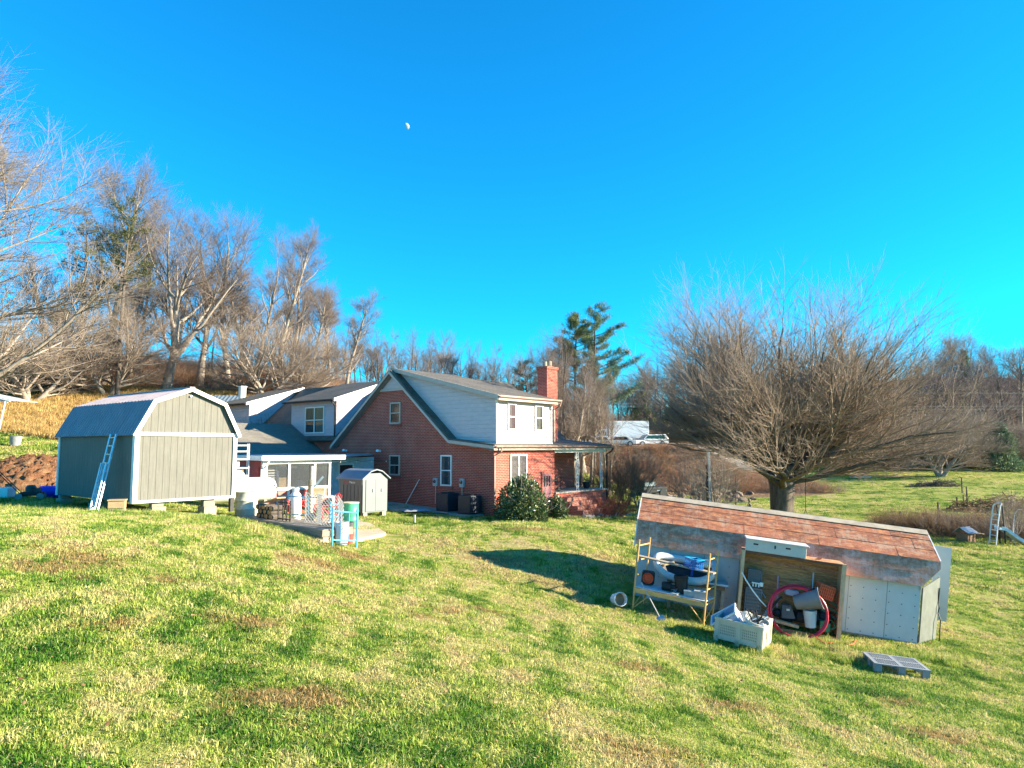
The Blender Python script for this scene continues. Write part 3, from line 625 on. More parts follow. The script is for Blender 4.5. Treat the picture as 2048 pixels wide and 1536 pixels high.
# ---------------------------------------------------------------- conifers
m = NT('needles'); pos = m.coord(); tone = m.n('ShaderNodeAttribute', attribute_name='tone').outputs['Fac']
M_NEEDLE = trans_leaf(m, m.ramp(tone, [(0, (.055,.085,.025)), (.5, (.14,.175,.06)), (1, (.3,.32,.12))]), .2)
m = NT('needles_blue'); tone = m.n('ShaderNodeAttribute', attribute_name='tone').outputs['Fac']
M_NEEDLE2 = trans_leaf(m, m.ramp(tone, [(0, (.05,.1,.06)), (.5, (.12,.18,.1)), (1, (.24,.3,.15))]), .2)
m = NT('needles_dark'); tone = m.n('ShaderNodeAttribute', attribute_name='tone').outputs['Fac']
M_NEEDLED = trans_leaf(m, m.ramp(tone, [(0, (.03,.045,.012)), (.6, (.085,.095,.03)), (1, (.2,.19,.07))]), .2)
m = NT('leaves'); tone = m.n('ShaderNodeAttribute', attribute_name='tone').outputs['Fac']
M_LEAF = m.set(m.ramp(tone, [(0, (.025,.055,.015)), (.6, (.08,.12,.04)), (1, (.26,.3,.12))]), .3, 0, .6)
m = NT('leaves_bright'); tone = m.n('ShaderNodeAttribute', attribute_name='tone').outputs['Fac']
M_LEAFG = trans_leaf(m, m.ramp(tone, [(0, (.05,.13,.01)), (1, (.2,.36,.03))]), .3)
def cards(C, D, ln, w, r):
    """needle / leaf quads: centres C, directions D"""
    N = len(C); S = nrm(np.cross(D, nrm(r.normal(0, 1, (N, 3)))))*w/2; a = C - D*0; b = C + D*ln
    V = np.stack([a-S*.4, a+S*.4, (a+b)/2+S, b, (a+b)/2-S], 1).reshape(-1, 3); i = np.arange(N)*5
    return V, np.concatenate([np.stack([i, i+1, i+2], 1), np.stack([i, i+2, i+4], 1), np.stack([i+4, i+2, i+3], 1)])
def leafmesh(name, C, D, ln, w, mat, seed, tone=None):
    r = np.random.RandomState(seed); V, F = cards(C, D, ln, w, r); t = r.uniform(0, 1, len(C)) if tone is None else tone
    return fastmesh(name, V, F, mat, {'tone': np.repeat(t, 5)})
def pine(seed, h, loc, label, tops=.35, reach=4.2, nb=46, dens=9, mat=M_NEEDLE2, group=None, name='pine_tree', side=0., minh=.3):
    r = np.random.RandomState(seed); rt = thing(name, label, 'tree', loc, group=group)
    P, Rr = grow(r, np.array([[0,0,-.3]]), np.array([[.02,0,1.]]), np.array([h+.3]), np.array([h*.014]), 12, .01, .02, .15)
    V, Q = tubes(P, Rr, 8); B = []; C = []; D = []
    for i in range(nb):
        t = minh + (1-minh)*(i+r.uniform(0, 1))/nb; z = h*t; az = r.uniform(0, 6.28); L = reach*(1-t)**.55*r.uniform(.55, 1.15)*(1+side*math.cos(az)) + .5
        f = t*12; k = min(int(f), 11); p = P[0, k]*(1-f+k) + P[0, k+1]*(f-k)
        bp, br = grow(r, p[None], nrm(np.array([[math.cos(az), math.sin(az), .12]])), np.array([L]), np.array([.05*L/reach+.02]), 6, .06, .07, .3); B.append(tubes(bp, br, 3))
        for s in range(int(dens*L)):
            u = r.uniform(.35, 1)*6; q = min(int(u), 5); c = bp[0, q]*(1-u+q) + bp[0, q+1]*(u-q) + r.normal(0, .16, 3)*np.array([1, 1, .45])
            n = 26; C.append(np.repeat(c[None], n, 0)+r.normal(0, .13, (n, 3))); D.append(nrm(r.normal(0, 1, (n, 3))+np.array([0, 0, .6])))
    o = len(V); Vs = [V]; Qs = [Q]
    for v, q in B: Vs.append(v); Qs.append(q+o); o += len(v)
    me = fastmesh('trunk', np.concatenate(Vs), np.concatenate(Qs), B_DARK); a = bpy.data.objects.new('trunk', me); COL.objects.link(a); a.parent = rt
    me = leafmesh('crown', np.concatenate(C), np.concatenate(D), .24, .035, mat, seed); b = bpy.data.objects.new('crown', me); COL.objects.link(b); b.parent = rt
    return rt
def conifer_at(px, Y, top, **k):
    p = on(px, Y); k['loc'] = (p.x, p.y, p.z-.1); k['h'] = at(px, top, Y).z - p.z; return pine(**k)
conifer_at(1186, 78, 612, seed=3, label='tall open pine with upswept layered branches right of the chimney', reach=5.6, nb=60, dens=9, mat=M_NEEDLE2, minh=.3, side=.4)
conifer_at(1148, 80, 628, seed=4, label='round topped dense pine crown just left of the layered pine', reach=5.0, nb=70, dens=9, mat=M_NEEDLE, minh=.5)
conifer_at(1052, 82, 720, seed=5, label='small dark spruce behind the crooked tree left of the chimney', reach=3, nb=44, dens=7, mat=M_NEEDLE2, minh=.25)
conifer_at(232, 56, 405, seed=6, label='tall pine with ragged tufted branches among the bare hillside trees', reach=5.5, nb=30, dens=4, mat=M_NEEDLED, minh=.55, side=-.2)
conifer_at(150, 58, 425, seed=7, label='dark ivy clad pine behind the low tree at the left', reach=3.4, nb=44, dens=3, mat=M_NEEDLED, minh=.2)
def cedar(seed, px, Y, top, base_w, label, mat, group=None, name='cedar_tree', zoff=-.1, ln=.22, w=.09, n=5200, p=1.15):
    r = np.random.RandomState(seed); b = on(px, Y); h = at(px, top, Y).z - b.z; rt = thing(name, label, 'tree', (b.x, b.y, b.z+zoff), group=group)
    V, Q = tubes(*grow(r, np.array([[0,0,0.]]), np.array([[0,0,1.]]), np.array([h*.9]), np.array([h*.02]), 6, .01, .02, .2), 6)
    a = bpy.data.objects.new('trunk', fastmesh('trunk', V, Q, B_DARK)); COL.objects.link(a); a.parent = rt
    nb = 130; t = r.uniform(.03, 1, nb); az = r.uniform(0, 6.28, nb); rr = base_w*(1-t)**(1/p)*r.uniform(.55, 1.05, nb); cc = np.stack([rr*np.cos(az), rr*np.sin(az), t*h], 1)
    k = r.randint(0, nb, n); sg = (.25 + .5*(1-t[k]))[:, None]*base_w*.28; C = cc[k]*r.uniform(.75, 1.03, (n, 1))*np.array([1, 1, 1]) ; C[:, 2] = cc[k, 2]; C = C + r.normal(0, 1, (n, 3))*sg; C[:, 2] = np.clip(C[:, 2], .05, h)
    D = nrm(C*np.array([1, 1, 0]) + np.array([0, 0, .6*base_w]) + r.normal(0, .5, (n, 3))*base_w)
    me = leafmesh('crown', C, D, ln, w, mat, seed, tone=np.clip(r.uniform(0, .5, nb)[k] + r.uniform(0, .5, n), 0, 1)); o = bpy.data.objects.new('crown', me); COL.objects.link(o); o.parent = rt; return rt
cedar(1, 1998, 104, 848, 3.0, 'dark conical cedar at the right edge of the far pasture', M_NEEDLE2, n=6500, ln=.4, w=.16)
cedar(2, 75, 57, 705, 3.4, 'broad olive green cedar half hidden behind pale branches at the left', M_NEEDLED, n=4000)
cedar(3, 10, 58, 732, 2.0, 'yellow green bushy evergreen at the left edge of the straw slope', M_NEEDLED, n=3000)
cedar(4, 1285, 118, 785, 3.2, 'bright green young cedar beyond the white cars', M_LEAFG, n=6000, ln=.4, w=.2)
cedar(5, 1360, 112, 815, 4.5, 'rounded olive evergreen left of the big tree behind the road', M_NEEDLE, n=8000, ln=.5, w=.2, p=2.2)
cedar(6, 1455, 114, 800, 5.0, 'broad bright evergreen seen through the limbs of the big tree', M_LEAFG, n=8000, ln=.5, w=.2, p=2.2)
cedar(7, 1880, 140, 745, 3.2, 'dark evergreen showing between the crowns of the right hand wood', M_NEEDLE2, n=5000, ln=.4, w=.16)
cedar(8, 1840, 138, 735, 3.0, 'tall dark evergreen left edge of the right hand wood', M_NEEDLE2, n=5000, ln=.4, w=.16)
cedar(9, 1935, 142, 700, 3.2, 'dark evergreen high on the right hand wooded slope', M_NEEDLE2, n=5000, ln=.4, w=.16)
# ---------------------------------------------------------------- undergrowth (one mass each)
bsh = unlinked('brush_kinds', [bpy.data.objects.new('brush', shrub_mesh(70+i, 1.5, 12, (B_BRUSH, B_BRUSH, B_TWIG2, B_RED)[i], 'brush', .55)) for i in range(4)])
def patch(n, x0, x1, y0, y1, f=None):
    xy = np.stack([rs.uniform(x0, x1, n), rs.uniform(y0, y1, n)], 1)
    if f is not None: xy = xy[f(xy)]
    return xy
xy = np.concatenate([patch(1900, -68, 4, 62, 92, lambda p: np.abs(p[:,0]) < p[:,1]*.8), patch(300, -20, -1, 46, 60)])
scatter('undergrowth', with_z(xy), .45+.8*rs.uniform(0,1,len(xy)), bsh, 21, 'brown tangled undergrowth under the trees on the hillside', .2)
xy = np.concatenate([patch(700, 32, 100, 114, 135), patch(1500, 10, 150, 128, 185), patch(250, 4, 30, 108, 120)])
xb_ = patch(900, 8, 36, 76, 91)
scatter('bank_brush', with_z(xb_), .3+.55*rs.uniform(0,1,len(xb_)), bsh, 24, 'sparse dry brush on the brown bank below the road', .2)
scatter('bank_undergrowth', with_z(xy), 1.1+1.5*rs.uniform(0,1,len(xy)), bsh, 22, 'dry brush under the trees along the far pasture edge', .2)
bsh2 = unlinked('hedge_kinds', [bpy.data.objects.new('hedge_brush', shrub_mesh(80+i, 1.3, 11, (B_BRUSH, B_TWIG2)[i % 2], 'hedge_brush', .5)) for i in range(3)])
t_ = rs.uniform(0, 1, 520)[:, None]; a_, b_ = np.array([22.5, 42.0]), np.array([36, 36.5]); xy = a_*(1-t_)+b_*t_+rs.normal(0, 1, (520, 2))*np.array([.8, 1.5])
scatter('fence_brush', with_z(xy), .45+.5*rs.uniform(0,1,len(xy)), bsh2, 23, 'long low row of dry weeds along the pasture fence line', .2)
# wooded ridge far behind
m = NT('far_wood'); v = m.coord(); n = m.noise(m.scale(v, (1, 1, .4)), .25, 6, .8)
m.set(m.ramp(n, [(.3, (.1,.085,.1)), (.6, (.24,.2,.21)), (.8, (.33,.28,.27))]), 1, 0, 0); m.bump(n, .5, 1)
hx = np.linspace(-500, 900, 260); hy = np.linspace(330, 620, 50); HX, HY = np.meshgrid(hx, hy)
def ridge(x): return np.interp(x, [-500,-200,-60,60,120,200,260,310,360,420,560,900], [20,18,12,12,22,36,46,58,56,50,40,30])
tt_ = (HY-330)/290; HZ = ridge(HX)*np.sin(np.clip(tt_*1.35, 0, 1)*math.pi/2)**1.0 + 1.0*np.random.RandomState(2).normal(0, 1, HX.shape)*(tt_ > .05) - 2
i_ = np.arange(HX.size).reshape(HX.shape); Qh = np.stack([i_[:-1,:-1].ravel(), i_[:-1,1:].ravel(), i_[1:,1:].ravel(), i_[1:,:-1].ravel()], 1)
hills = bpy.data.objects.new('hills', fastmesh('hills', np.column_stack([HX.ravel(), HY.ravel(), HZ.ravel()]), Qh, m.m)); COL.objects.link(hills)
tag(hills, 'hazy mauve wooded ridge far behind the right hand wood', kind='structure')
# ---------------------------------------------------------------- the house (local X along the front, Y along the brick gable, Z up)
HO = Vector((-.82, 32, .03)); HM = MT(HO, rz=R(50)); HMi = HM.inverted()
def hw(x, y, z): return HM @ Vector((x, y, z))
house = thing('brick_house', 'red brick house with shed dormers, pale siding and a red trimmed sunroom', 'house', M=HM)
OCC.append((*(HM @ Vector((4.6, 6, 0))).xy, R(50), 4.7, 6.1)); OCC.append((*(HM @ Vector((5.5, 20, 0))).xy, R(50), 4.1, 8.5)); OCC.append((*(HM @ Vector((-3.2, 11, 0))).xy, R(50), 4.9, 5.2))
GP = [(0,0),(0,3.18),(2.6,3.42),(7,7.02),(11.6,3.42),(11.6,0)]
# ground floor brick walls
w = MB(); w.slab([(0,y,z) for y, z in GP], (.22,0,0)); w.box(.22,0,0,4.6,.22,3.18); w.box(.22,11.38,0,9.2,11.6,3.42); w.slab([(9.2,y,z) for y, z in [(2,0),(2,3.3),(2.6,3.42),(7,7.02),(11.6,3.42),(11.6,0)]], (-.22,0,0))
w.box(4.38,.22,0,4.6,2,3.18); w.box(4.6,2,0,9.2-.22,2.22,3.3)
w.build('brick_wall', M_BRICK, house)
w = MB(); w.box(1.5,11.6,0,1.72,28,3.5); w.build('brick_wall', M_BRICK, house)
w = MB(); w.box(9.28,11.6,0,9.5,28,3.5); w.slab([(1.5,27.8,0),(9.5,27.8,0),(9.5,27.8,3.5),(5.5,27.8,7.25),(1.5,27.8,3.5)], (0,.2,0)); w.slab([(1.72,11.62,3.4),(9.4,11.62,3.4),(5.5,11.62,7.2)], (0,.12,0)); w.build('siding_wall', M_SIDE2, house)
# triangular louvre in the top of the gable
v = MB(); v.slab([(-.03,6.02,6.18),(-.03,7.98,6.18),(-.03,7,6.95)], (.02,0,0)); gv = v.build('gable_vent', M_SIDE2, house)
v = MB(); v.ring([(-.1,5.8,6.06),(-.1,8.2,6.06),(-.1,7,7.02)], [(-.1,6.08,6.2),(-.1,7.92,6.2),(-.1,7,6.92)], (.09,0,0)); v.build('frame', M_TRIM, gv)
# soldier course under the vent
# roofs
def roofslab(pts, t=.11): m_ = MB(); p = [Vector(q) for q in pts]; n = (p[1]-p[0]).cross(p[2]-p[1]).normalized(); n = n if n.z > 0 else -n; m_.slab(p, n*t); return m_
X0, X1 = -.32, 9.55
mr = MB()
for pts in ([(X0,-.32,3.17),(X1,-.32,3.17),(X1,2.6,3.45),(X0,2.6,3.45)], [(X0,2.6,3.452),(X1-.2,2.6,3.452),(X1-.2,7,7.06),(X0,7,7.06)], [(X0,7,7.062),(X1-.2,7,7.062),(X1-.2,11.95,3.18),(X0,11.95,3.18)]):
    p = [Vector(q) for q in pts]; n = (p[1]-p[0]).cross(p[2]-p[1]).normalized(); n = n if n.z > 0 else -n; mr.slab(p, n*.1)
mr.build('roof', M_SHING, house)
# rake boards on the gable
def rake(name, pts, x, mat=M_TRIM, h=.15, t=.05, proud=.03):
    k = MB()
    for a, b in zip(pts[:-1], pts[1:]):
        k.slab([(x,a[0],a[1]),(x,b[0],b[1]),(x,b[0],b[1]-h),(x,a[0],a[1]-h)], (t,0,0))
    return k.build(name, mat, house)
rake('rake_board', [(-.32,3.2),(2.6,3.48),(7,7.09)], X0-.05); rake('rake_board', [(7,7.09),(11.95,3.2)], X0-.05)
k = MB(); k.slab([(X0+.01,-.2,3.02),(X0+.01,2.6,3.3),(X0+.01,7,6.9),(0,7,6.9),(0,2.6,3.3),(0,-.2,3.02)][:2]+[(0,2.6,3.3),(0,-.2,3.02)], (0,0,.02)); k.slab([(X0+.01,2.6,3.3),(X0+.01,7,6.9),(0,7,6.9),(0,2.6,3.3)], (0,0,.02)); k.slab([(X0+.01,7,6.88),(X0+.01,11.9,3.05),(0,11.9,3.05),(0,7,6.88)], (0,0,.02)); k.build('soffit', paint((.22,.2,.18), .6), house)
def gutter(a, b, mat=M_GUT, s=.12, parent=None):
    g_ = MB(); a = Vector(a); b = Vector(b); d = (b-a).normalized(); o = Vector((d.y,-d.x,0)); u = Vector((0,0,1))
    prof = [(0,0),(.35,-.0),(1,.45),(1,1),(.88,1),(.88,.5),(.3,.12),(.1,.12),(.1,1),(0,1)]
    v_ = [a + o*(x*s)+u*(z*s) for x, z in prof] + [b + o*(x*s)+u*(z*s) for x, z in prof]; n = len(prof)
    g_.add(v_, [(i,(i+1)%n,n+(i+1)%n,n+i) for i in range(n)] + [tuple(range(n))[::-1], tuple(range(n,2*n))]); return g_.build('gutter', mat, parent or house)
def downspout(pts, mat, w=.075): d = MB(); d.tube(pts, w*.62, 4, cap=True); return d.build('downspout', mat, house)
gutter((X0,-.33,3.1), (X1,-.33,3.1)); k = MB(); k.box(X0,-.3,3.0,X1,-.27,3.15); k.box(X0,-.27,2.99,4.62,.0,3.01); k.build('fascia', M_TRIM, house)
downspout([(.05,-.42,3.12),(.05,-.4,2.95),(-.02,-.06,2.75),(-.02,-.06,.15),(-.1,-.3,.08)], M_GUT)
# front shed dormer
dm = MB(); dm.slab([(.2,.02,3.27),(.2,2.6,3.5),(.2,6.9,7.02),(.2,6.9,7.1),(.2,.02,5.42)], (.1,0,0)); dm.box(.3,.02,3.27,4.3,.12,5.42); dm.slab([(4.4,.02,3.27),(4.4,2.6,3.5),(4.4,6.9,7.02),(4.4,6.9,7.1),(4.4,.02,5.42)], (-.1,0,0)); dm.build('dormer_wall', M_SIDE2, house)
dr = MB(); dr.slab([(-.06,-.32,5.4),(4.62,-.32,5.4),(4.62,7.05,7.16),(-.06,7.05,7.16)], (0,-.02,.1)); dr.build('dormer_roof', M_SHING, house)
k = MB(); k.slab([(-.1,-.32,5.52),(-.1,7.05,7.28),(-.1,7.05,7.08),(-.1,-.32,5.3)], (.045,0,0)); k.build('rake_board', M_TRIM, house)
k = MB(); k.box(-.06,-.35,5.28,4.62,-.32,5.46); k.box(-.06,-.32,5.3,4.62,.02,5.33); k.build('fascia', M_TRIM, house); gutter((-.08,-.35,5.38), (4.66,-.35,5.38))
k = MB(); k.box(.16,-.02,3.28,.26,.06,5.4); k.box(4.34,-.02,3.28,4.44,.06,5.4); k.box(.16,-.01,3.27,4.44,.02,3.42); k.build('corner_board', M_WHITE, house)
downspout([(4.6,-.44,5.42),(4.55,-.4,5.2),(4.5,-.08,5.02),(4.5,-.08,3.4)], M_GUT)
# windows
def window(axis, c, a0, a1, z0, z1, parent=house, two=False, frame=M_WHITE, fw=.07, sill=None, curtain=None, hung=True, out=-1, nm='window', glass=None):
    """axis 'x': in the plane X=c, 'y': in the plane Y=c; out = outward sign"""
    def P(a, d, z): return (c+out*d, a, z) if axis == 'x' else (a, c+out*d, z)
    def bx(m_, a, b, d0, d1, za, zb):
        p, q = P(a, d0, za), P(b, d1, zb); m_.box(min(p[0],q[0]),min(p[1],q[1]),za,max(p[0],q[0]),max(p[1],q[1]),zb)
    f = MB(); bx(f,a0,a1,-.02,.06,z1-fw,z1); bx(f,a0,a1,-.02,.06,z0,z0+fw); bx(f,a0,a0+fw,-.02,.055,z0+fw,z1-fw); bx(f,a1-fw,a1,-.02,.055,z0+fw,z1-fw)
    o = f.build(nm, frame, parent)
    g_ = MB(); bx(g_,a0+fw,a1-fw,.0,.012,z0+fw,z1-fw); 
    if curtain: 
        g_.build('backing', M_DARK, o)
        for u0, u1, cm in curtain:
            cu = MB(); n = 9; a_, b_ = a0+fw+(a1-a0-2*fw)*u0, a0+fw+(a1-a0-2*fw)*u1
            pts = [P(a_+(b_-a_)*i/n, .02+.006*(i % 2), z0+fw) for i in range(n+1)] + [P(a_+(b_-a_)*i/n, .02+.006*(i % 2), z1-fw) for i in range(n+1)]
            cu.add(pts, [(i,i+1,n+2+i,n+1+i) for i in range(n)]); cu.build('curtain', cm, o)
        g2 = MB(); bx(g2,a0+fw,a1-fw,.034,.04,z0+fw,z1-fw); g2.build('pane', M_CLEAR, o)
    else: g_.build('pane', glass or M_GLASS, o)
    s_ = MB(); mid = (a0+a1)/2; zm = (z0+z1)/2
    if two: bx(s_,mid-.04,mid+.04,.012,.058,z0+fw,z1-fw)
    if hung:
        for u, v_ in (((a0+fw, mid-.04), (mid+.04, a1-fw)) if two else ((a0+fw, a1-fw),)): bx(s_,u,v_,.012,.05,zm-.025,zm+.025)
    if s_.v: s_.build('sash', frame, o)
    if sill is not None: k_ = MB(); bx(k_,a0-.08,a1+.08,-.01,.075,z0-.12,z0-.004); k_.build('sill', sill, o)
    return o
M_ROW = brick_mat('sill_brick', (.33,.06,.04), (.25,.05,.035), (.4,.2,.15))
window('x', 0, 6.42, 7.24, 4.34, 5.46, sill=M_ROW, frame=M_TRIM); window('x', 0, 6.42, 7.24, 1.69, 2.73, sill=M_ROW, frame=M_TRIM)
window('x', 0, 2.67, 3.42, 1.28, 2.76, sill=M_ROW, frame=M_WHITE, curtain=[(.0,.3,M_CURT), (.72,1,M_CURT)])
window('y', .02, .95, 1.57, 3.93, 5.2, curtain=[(0,.5,M_CURT), (.55,1,M_REDC)]); window('y', .02, 3.03, 3.67, 3.93, 5.2, curtain=[(0,.75,M_CURT2), (.8,1,M_REDC)])
window('y', 0, 1.12, 2.35, 1.35, 2.8, two=True, hung=False, curtain=[(.04,.46,M_CURT), (.54,.97,M_CURT)], sill=M_ROW)
d = MB(); d.box(3.5,-.05,-.1,4.3,-.005,1.92); d_ = d.build('door_frame', M_ROW, house); d = MB(); d.box(3.57,-.062,-.1,4.23,-.051,1.85); dd = d.build('door', paint((.22,.07,.09), .5), house)
k = MB(); [k.box(3.64+i*.2,-.07,1.2,3.76+i*.2,-.063,1.72) for i in range(3)]; k.build('pane', M_GLASS, dd); k = MB(); k.lathe([(.0,0),(.03,.0),(.03,.03),(0,.04)], 8, (4.16,-.09,.85)); k.build('handle', M_STEEL, dd)
# porch
k = MB(); k.box(4.62,-.05,.0,9.4,1.99,.8); k.build('porch_base', M_BRICK, house); k = MB(); k.box(4.6,-.1,.8,9.45,1.99,.87); k.build('porch_floor', M_CONC, house)
k = MB(); [k.box(5.1,-.1-.32*(i+1),-.35,6.9,-.1-.32*i-.002,.8-.2*(i+1)+.001*i) for i in range(4)]; k.build('porch_step', brick_mat('step_brick', (.42,.13,.08), (.3,.08,.05), (.5,.36,.29)), house)
for px_ in (6.63, 8.9):
    k = MB(); [k.box(px_+dx-.015,-.02,.87,px_+dx+.015,.01,3.0) for dx in (-.09,.09)]
    for i in range(14): z = .92+i*.148; k.bar((px_-.08,-.005,z),(px_+.08,-.005,z+.148),.012); k.bar((px_+.08,-.005,z),(px_-.08,-.005,z+.148),.012)
    k.build('porch_post', M_WHITE, house)
k = MB(); k.box(4.62,-.03,2.86,9.4,.08,3.02); k.box(9.3,.08,2.86,9.4,2,3.02); k.box(4.62,.08,3.0,9.3,1.99,3.02); k.build('porch_beam', M_WHITE, house)
downspout([(9.5,-.44,3.1),(9.42,-.35,2.9),(9.35,-.1,2.75),(9.35,-.1,.0)], M_DARKTRIM)
# chimney
c_ = MB(); c_.box(6.0,1.5,.87,6.95,1.995,3.0); c_.box(6.0,1.5,3.3,6.95,2.15,7.35); c_.box(5.95,1.45,7.35,7.0,2.2,7.5); ch = c_.build('chimney', M_BRICK, house)
c_ = MB(); c_.lathe([(.11,0),(.11,.28),(.09,.28),(.09,0)], 10, (6.25,1.82,7.5)); c_.lathe([(.13,0),(.12,.34),(.1,.34),(.1,0)], 10, (6.65,1.82,7.5)); c_.build('chimney_pot', M_STONE, ch)
# back wing
RZ = lambda x: 3.47 + (x-1.2)*(7.3-3.47)/4.3
wr = MB(); wr.slab([(1.2,11.0,3.47),(1.2,28.2,3.47),(5.5,28.2,7.3),(5.5,11.0,7.3)], (-.07,0,.08)); wr.slab([(9.8,11.0,3.47),(5.502,11.0,7.3),(5.502,28.2,7.3),(9.8,28.2,3.47)], (.07,0,.08)); wr.build('wing_roof', M_SHING, house)
def wing_dormer(y0, y1, ze, zb):
    w_ = MB(); w_.box(1.44,y0,zb,1.56,y1,ze)
    for y in (y0, y1-.1): w_.slab([(1.561,y,RZ(1.56)+.05),(1.561,y,ze),(5.4,y,7.28),(5.4,y,7.24)], (0,.1,0))
    w_.build('dormer_wall', M_SIDE, house)
    r_ = MB(); r_.slab([(1.05,y0-.3,ze-.03),(1.05,y1+.3,ze-.03),(5.55,y1+.3,7.38),(5.55,y0-.3,7.38)], (0,0,.1)); r_.build('dormer_roof', M_SHING, house)
    k_ = MB(); k_.slab([(1.0,y0-.35,ze+.09),(5.55,y0-.35,7.5),(5.55,y0-.35,7.33),(1.0,y0-.35,ze-.1)], (0,.045,0)); k_.build('rake_board', M_WHITE, house)
    gutter((1.0,y1+.3,ze-.06), (1.0,y0-.3,ze-.06), M_DARKTRIM, .1)
wing_dormer(13.9, 18.7, 5.95, 3.6); wing_dormer(23.9, 28.0, 6.1, 3.6)
downspout([(1.0,13.85,5.9),(1.2,13.9,5.75),(1.38,13.98,5.6),(1.38,13.98,3.7)], M_DARKTRIM)
window('x', 1.44, 15.1, 17.1, 3.98, 5.62, two=True, frame=M_WHITE, glass=None, curtain=[(0,.42,M_CURT2)])
k = MB(); k.box(3.6,29.0,6.5,4.0,29.4,7.7); k.box(3.55,28.95,7.7,4.05,29.45,7.78); k.build('chimney', M_WHITE, house)
# low gabled extension in front of the wing
e = MB(); e.slab([(-8.4,14.9,2.6),(1.5,14.9,2.6),(1.5,18.7,4.5),(-8.4,18.7,4.5)], (0,-.04,.09)); e.slab([(-8.4,18.702,4.5),(1.5,18.702,4.5),(1.5,22.4,2.6),(-8.4,22.4,2.6)], (0,.04,.09)); e.build('extension_roof', M_SHINGT, house)
e = MB(); e.box(-8.1,15.25,.3,1.5,15.35,2.7); e.box(-8.1,15.35,.3,-8.0,22,2.7); e.slab([(-8.1,15.35,2.7),(-8.1,22,2.7),(-8.1,18.7,4.4)], (.1,0,0)); e.build('extension_wall', paint((.38,.07,.05), .7), house)
# sunroom
M_RED = paint((.45,.07,.05), .6, 0, .1); M_PINK = paint((.5,.17,.13), .7, 0, .12)
sr = MB(); sr.box(-7.9,6.05,.2,-4.56,6.12,1.3); sr.build('sunroom_wall', M_PINK, house)
sr = MB(); sr.box(-7.93,6.12,.2,-7.86,15.2,2.62); sr.build('red_wall', M_RED, house)
sr = MB(); sr.box(-4.62,6.12,.2,-4.56,8.5,2.62); sr.box(-4.56,8.5,.2,-.02,8.56,2.62); sr.build('entry_wall', paint((.45,.55,.62), .6), house)
sr = MB(); sr.box(-7.8,10.2,.25,-4.7,10.3,2.6); sr.box(-7.8,6.2,.2,-4.7,10.2,.26); sr.build('inner_wall', paint((.42,.36,.27), .8), house)
sx = [-7.95, -6.72, -5.42, -4.62]
k = MB()
for i, x in enumerate(sx): k.box(x,6.0,.25,x+(.22 if i == 0 else .1),6.14,2.5)
k.box(-7.95,5.98,1.28,-4.52,6.16,1.4); k.box(-7.95,5.99,2.42,-4.5,6.15,2.62); k.build('window_frame', M_WHITE, house)
for i in range(3): k = MB(); k.box(sx[i]+(.22 if i == 0 else .1),6.06,1.4,sx[i+1],6.075,2.42); k.build('window_pane', M_CLEAR, house)
k = MB(); k.box(-8.15,5.72,2.62,-4.0,15.3,2.7); k.build('flat_roof', M_WHITE, house); k = MB(); k.box(-8.2,5.66,2.58,-3.95,5.72,2.78); k.box(-8.2,5.72,2.58,-8.15,12,2.78); k.build('fascia', M_WHITE, house)
k = MB(); k.slab([(-4.0,5.9,2.67),(-1.0,7.4,2.72),(-.05,9,2.74),(-.05,15,2.72),(-4.0,15,2.69)], (0,0,.05)); k.build('porch_roof', paint((.3,.33,.36), .5, .3, .2, 2, .4), house)
downspout([(-7.9,5.62,2.6),(-7.95,5.7,2.35),(-8.0,6.0,2.2),(-8.0,6.02,.4)], M_WHITE)
window('x', -7.93, 7.05, 7.75, .9, 2.3, frame=paint((.4,.4,.37), .7), hung=False, curtain=[(.4,.9,M_CURT2)])
k = MB(); k.box(-7.97,6.3,.3,-7.93,6.98,2.3); k.build('door', paint((.5,.06,.045), .5), house)
k = MB(); k.box(-3.6,8.44,.3,-2.62,8.5,2.32); dd = k.build('door', paint((.5,.6,.68), .5), house); k = MB(); k.box(-3.45,8.43,1.35,-2.78,8.44,2.18); k.box(-3.45,8.43,.45,-2.78,8.44,1.25); k.build('pane', M_GLASS, dd)
window('y', 8.5, -2.3, -1.35, 1.3, 2.3, frame=M_WHITE, hung=False)
# things fixed to the brick gable
def flood(y, z):
    r_ = thing('flood_light', 'white twin flood light fixed to the brick gable', 'light', M=HM @ MT((0,y,z)), group='white flood lights on the brick gable')
    k = MB(); k.lathe([(.06,0),(.05,.04),(0,.05)], 12); o = k.build('base', M_WHITE, r_); o.rotation_euler = (0,-R(90),0)
    for s in (-1, 1): k = MB().at((-.1,s*.09,-.03), 0, R(-60), R(20*s)); k.lathe([(.03,0),(.035,.04),(.07,.11),(0,.115)], 12); k.build('lamp_head', M_WHITE, r_)
    return r_
flood(8.0, 2.93)['label'] = 'white twin flood light on the brick gable left of the lower window'; flood(10.9, 2.95)['label'] = 'white twin flood light near the left end of the brick gable'
for y, z, l in ((3.73, 1.45, 'grey electric meter box left of the lace curtained window'), (1.94, 1.47, 'grey electric meter box right of the lace curtained window')):
    r_ = thing('meter_box', l, 'meter box', M=HM @ MT((0,y,z)), group='meter boxes on the brick gable')
    k = MB(); k.box(-.13,-.14,-.2,-.005,.14,.2); k.build('body', paint((.42,.43,.44), .5), r_, bevel=.012)
    k = MB(); k.tube([(-.06,0,-.2),(-.06,0,-1.05)], .022, 8); k.build('conduit', M_STEEL, r_)
    k = MB().at((-.13,0,.03), 0, R(-90)); k.lathe([(.08,0),(.08,.03),(.06,.06),(0,.07)], 14); k.build('meter_dial', M_GLASS, r_)
k = MB(); k.tube([(-7.9+i*.3,5.6,2.52-.05*abs(math.sin(i*1.05))) for i in range(24)], .008, 4)
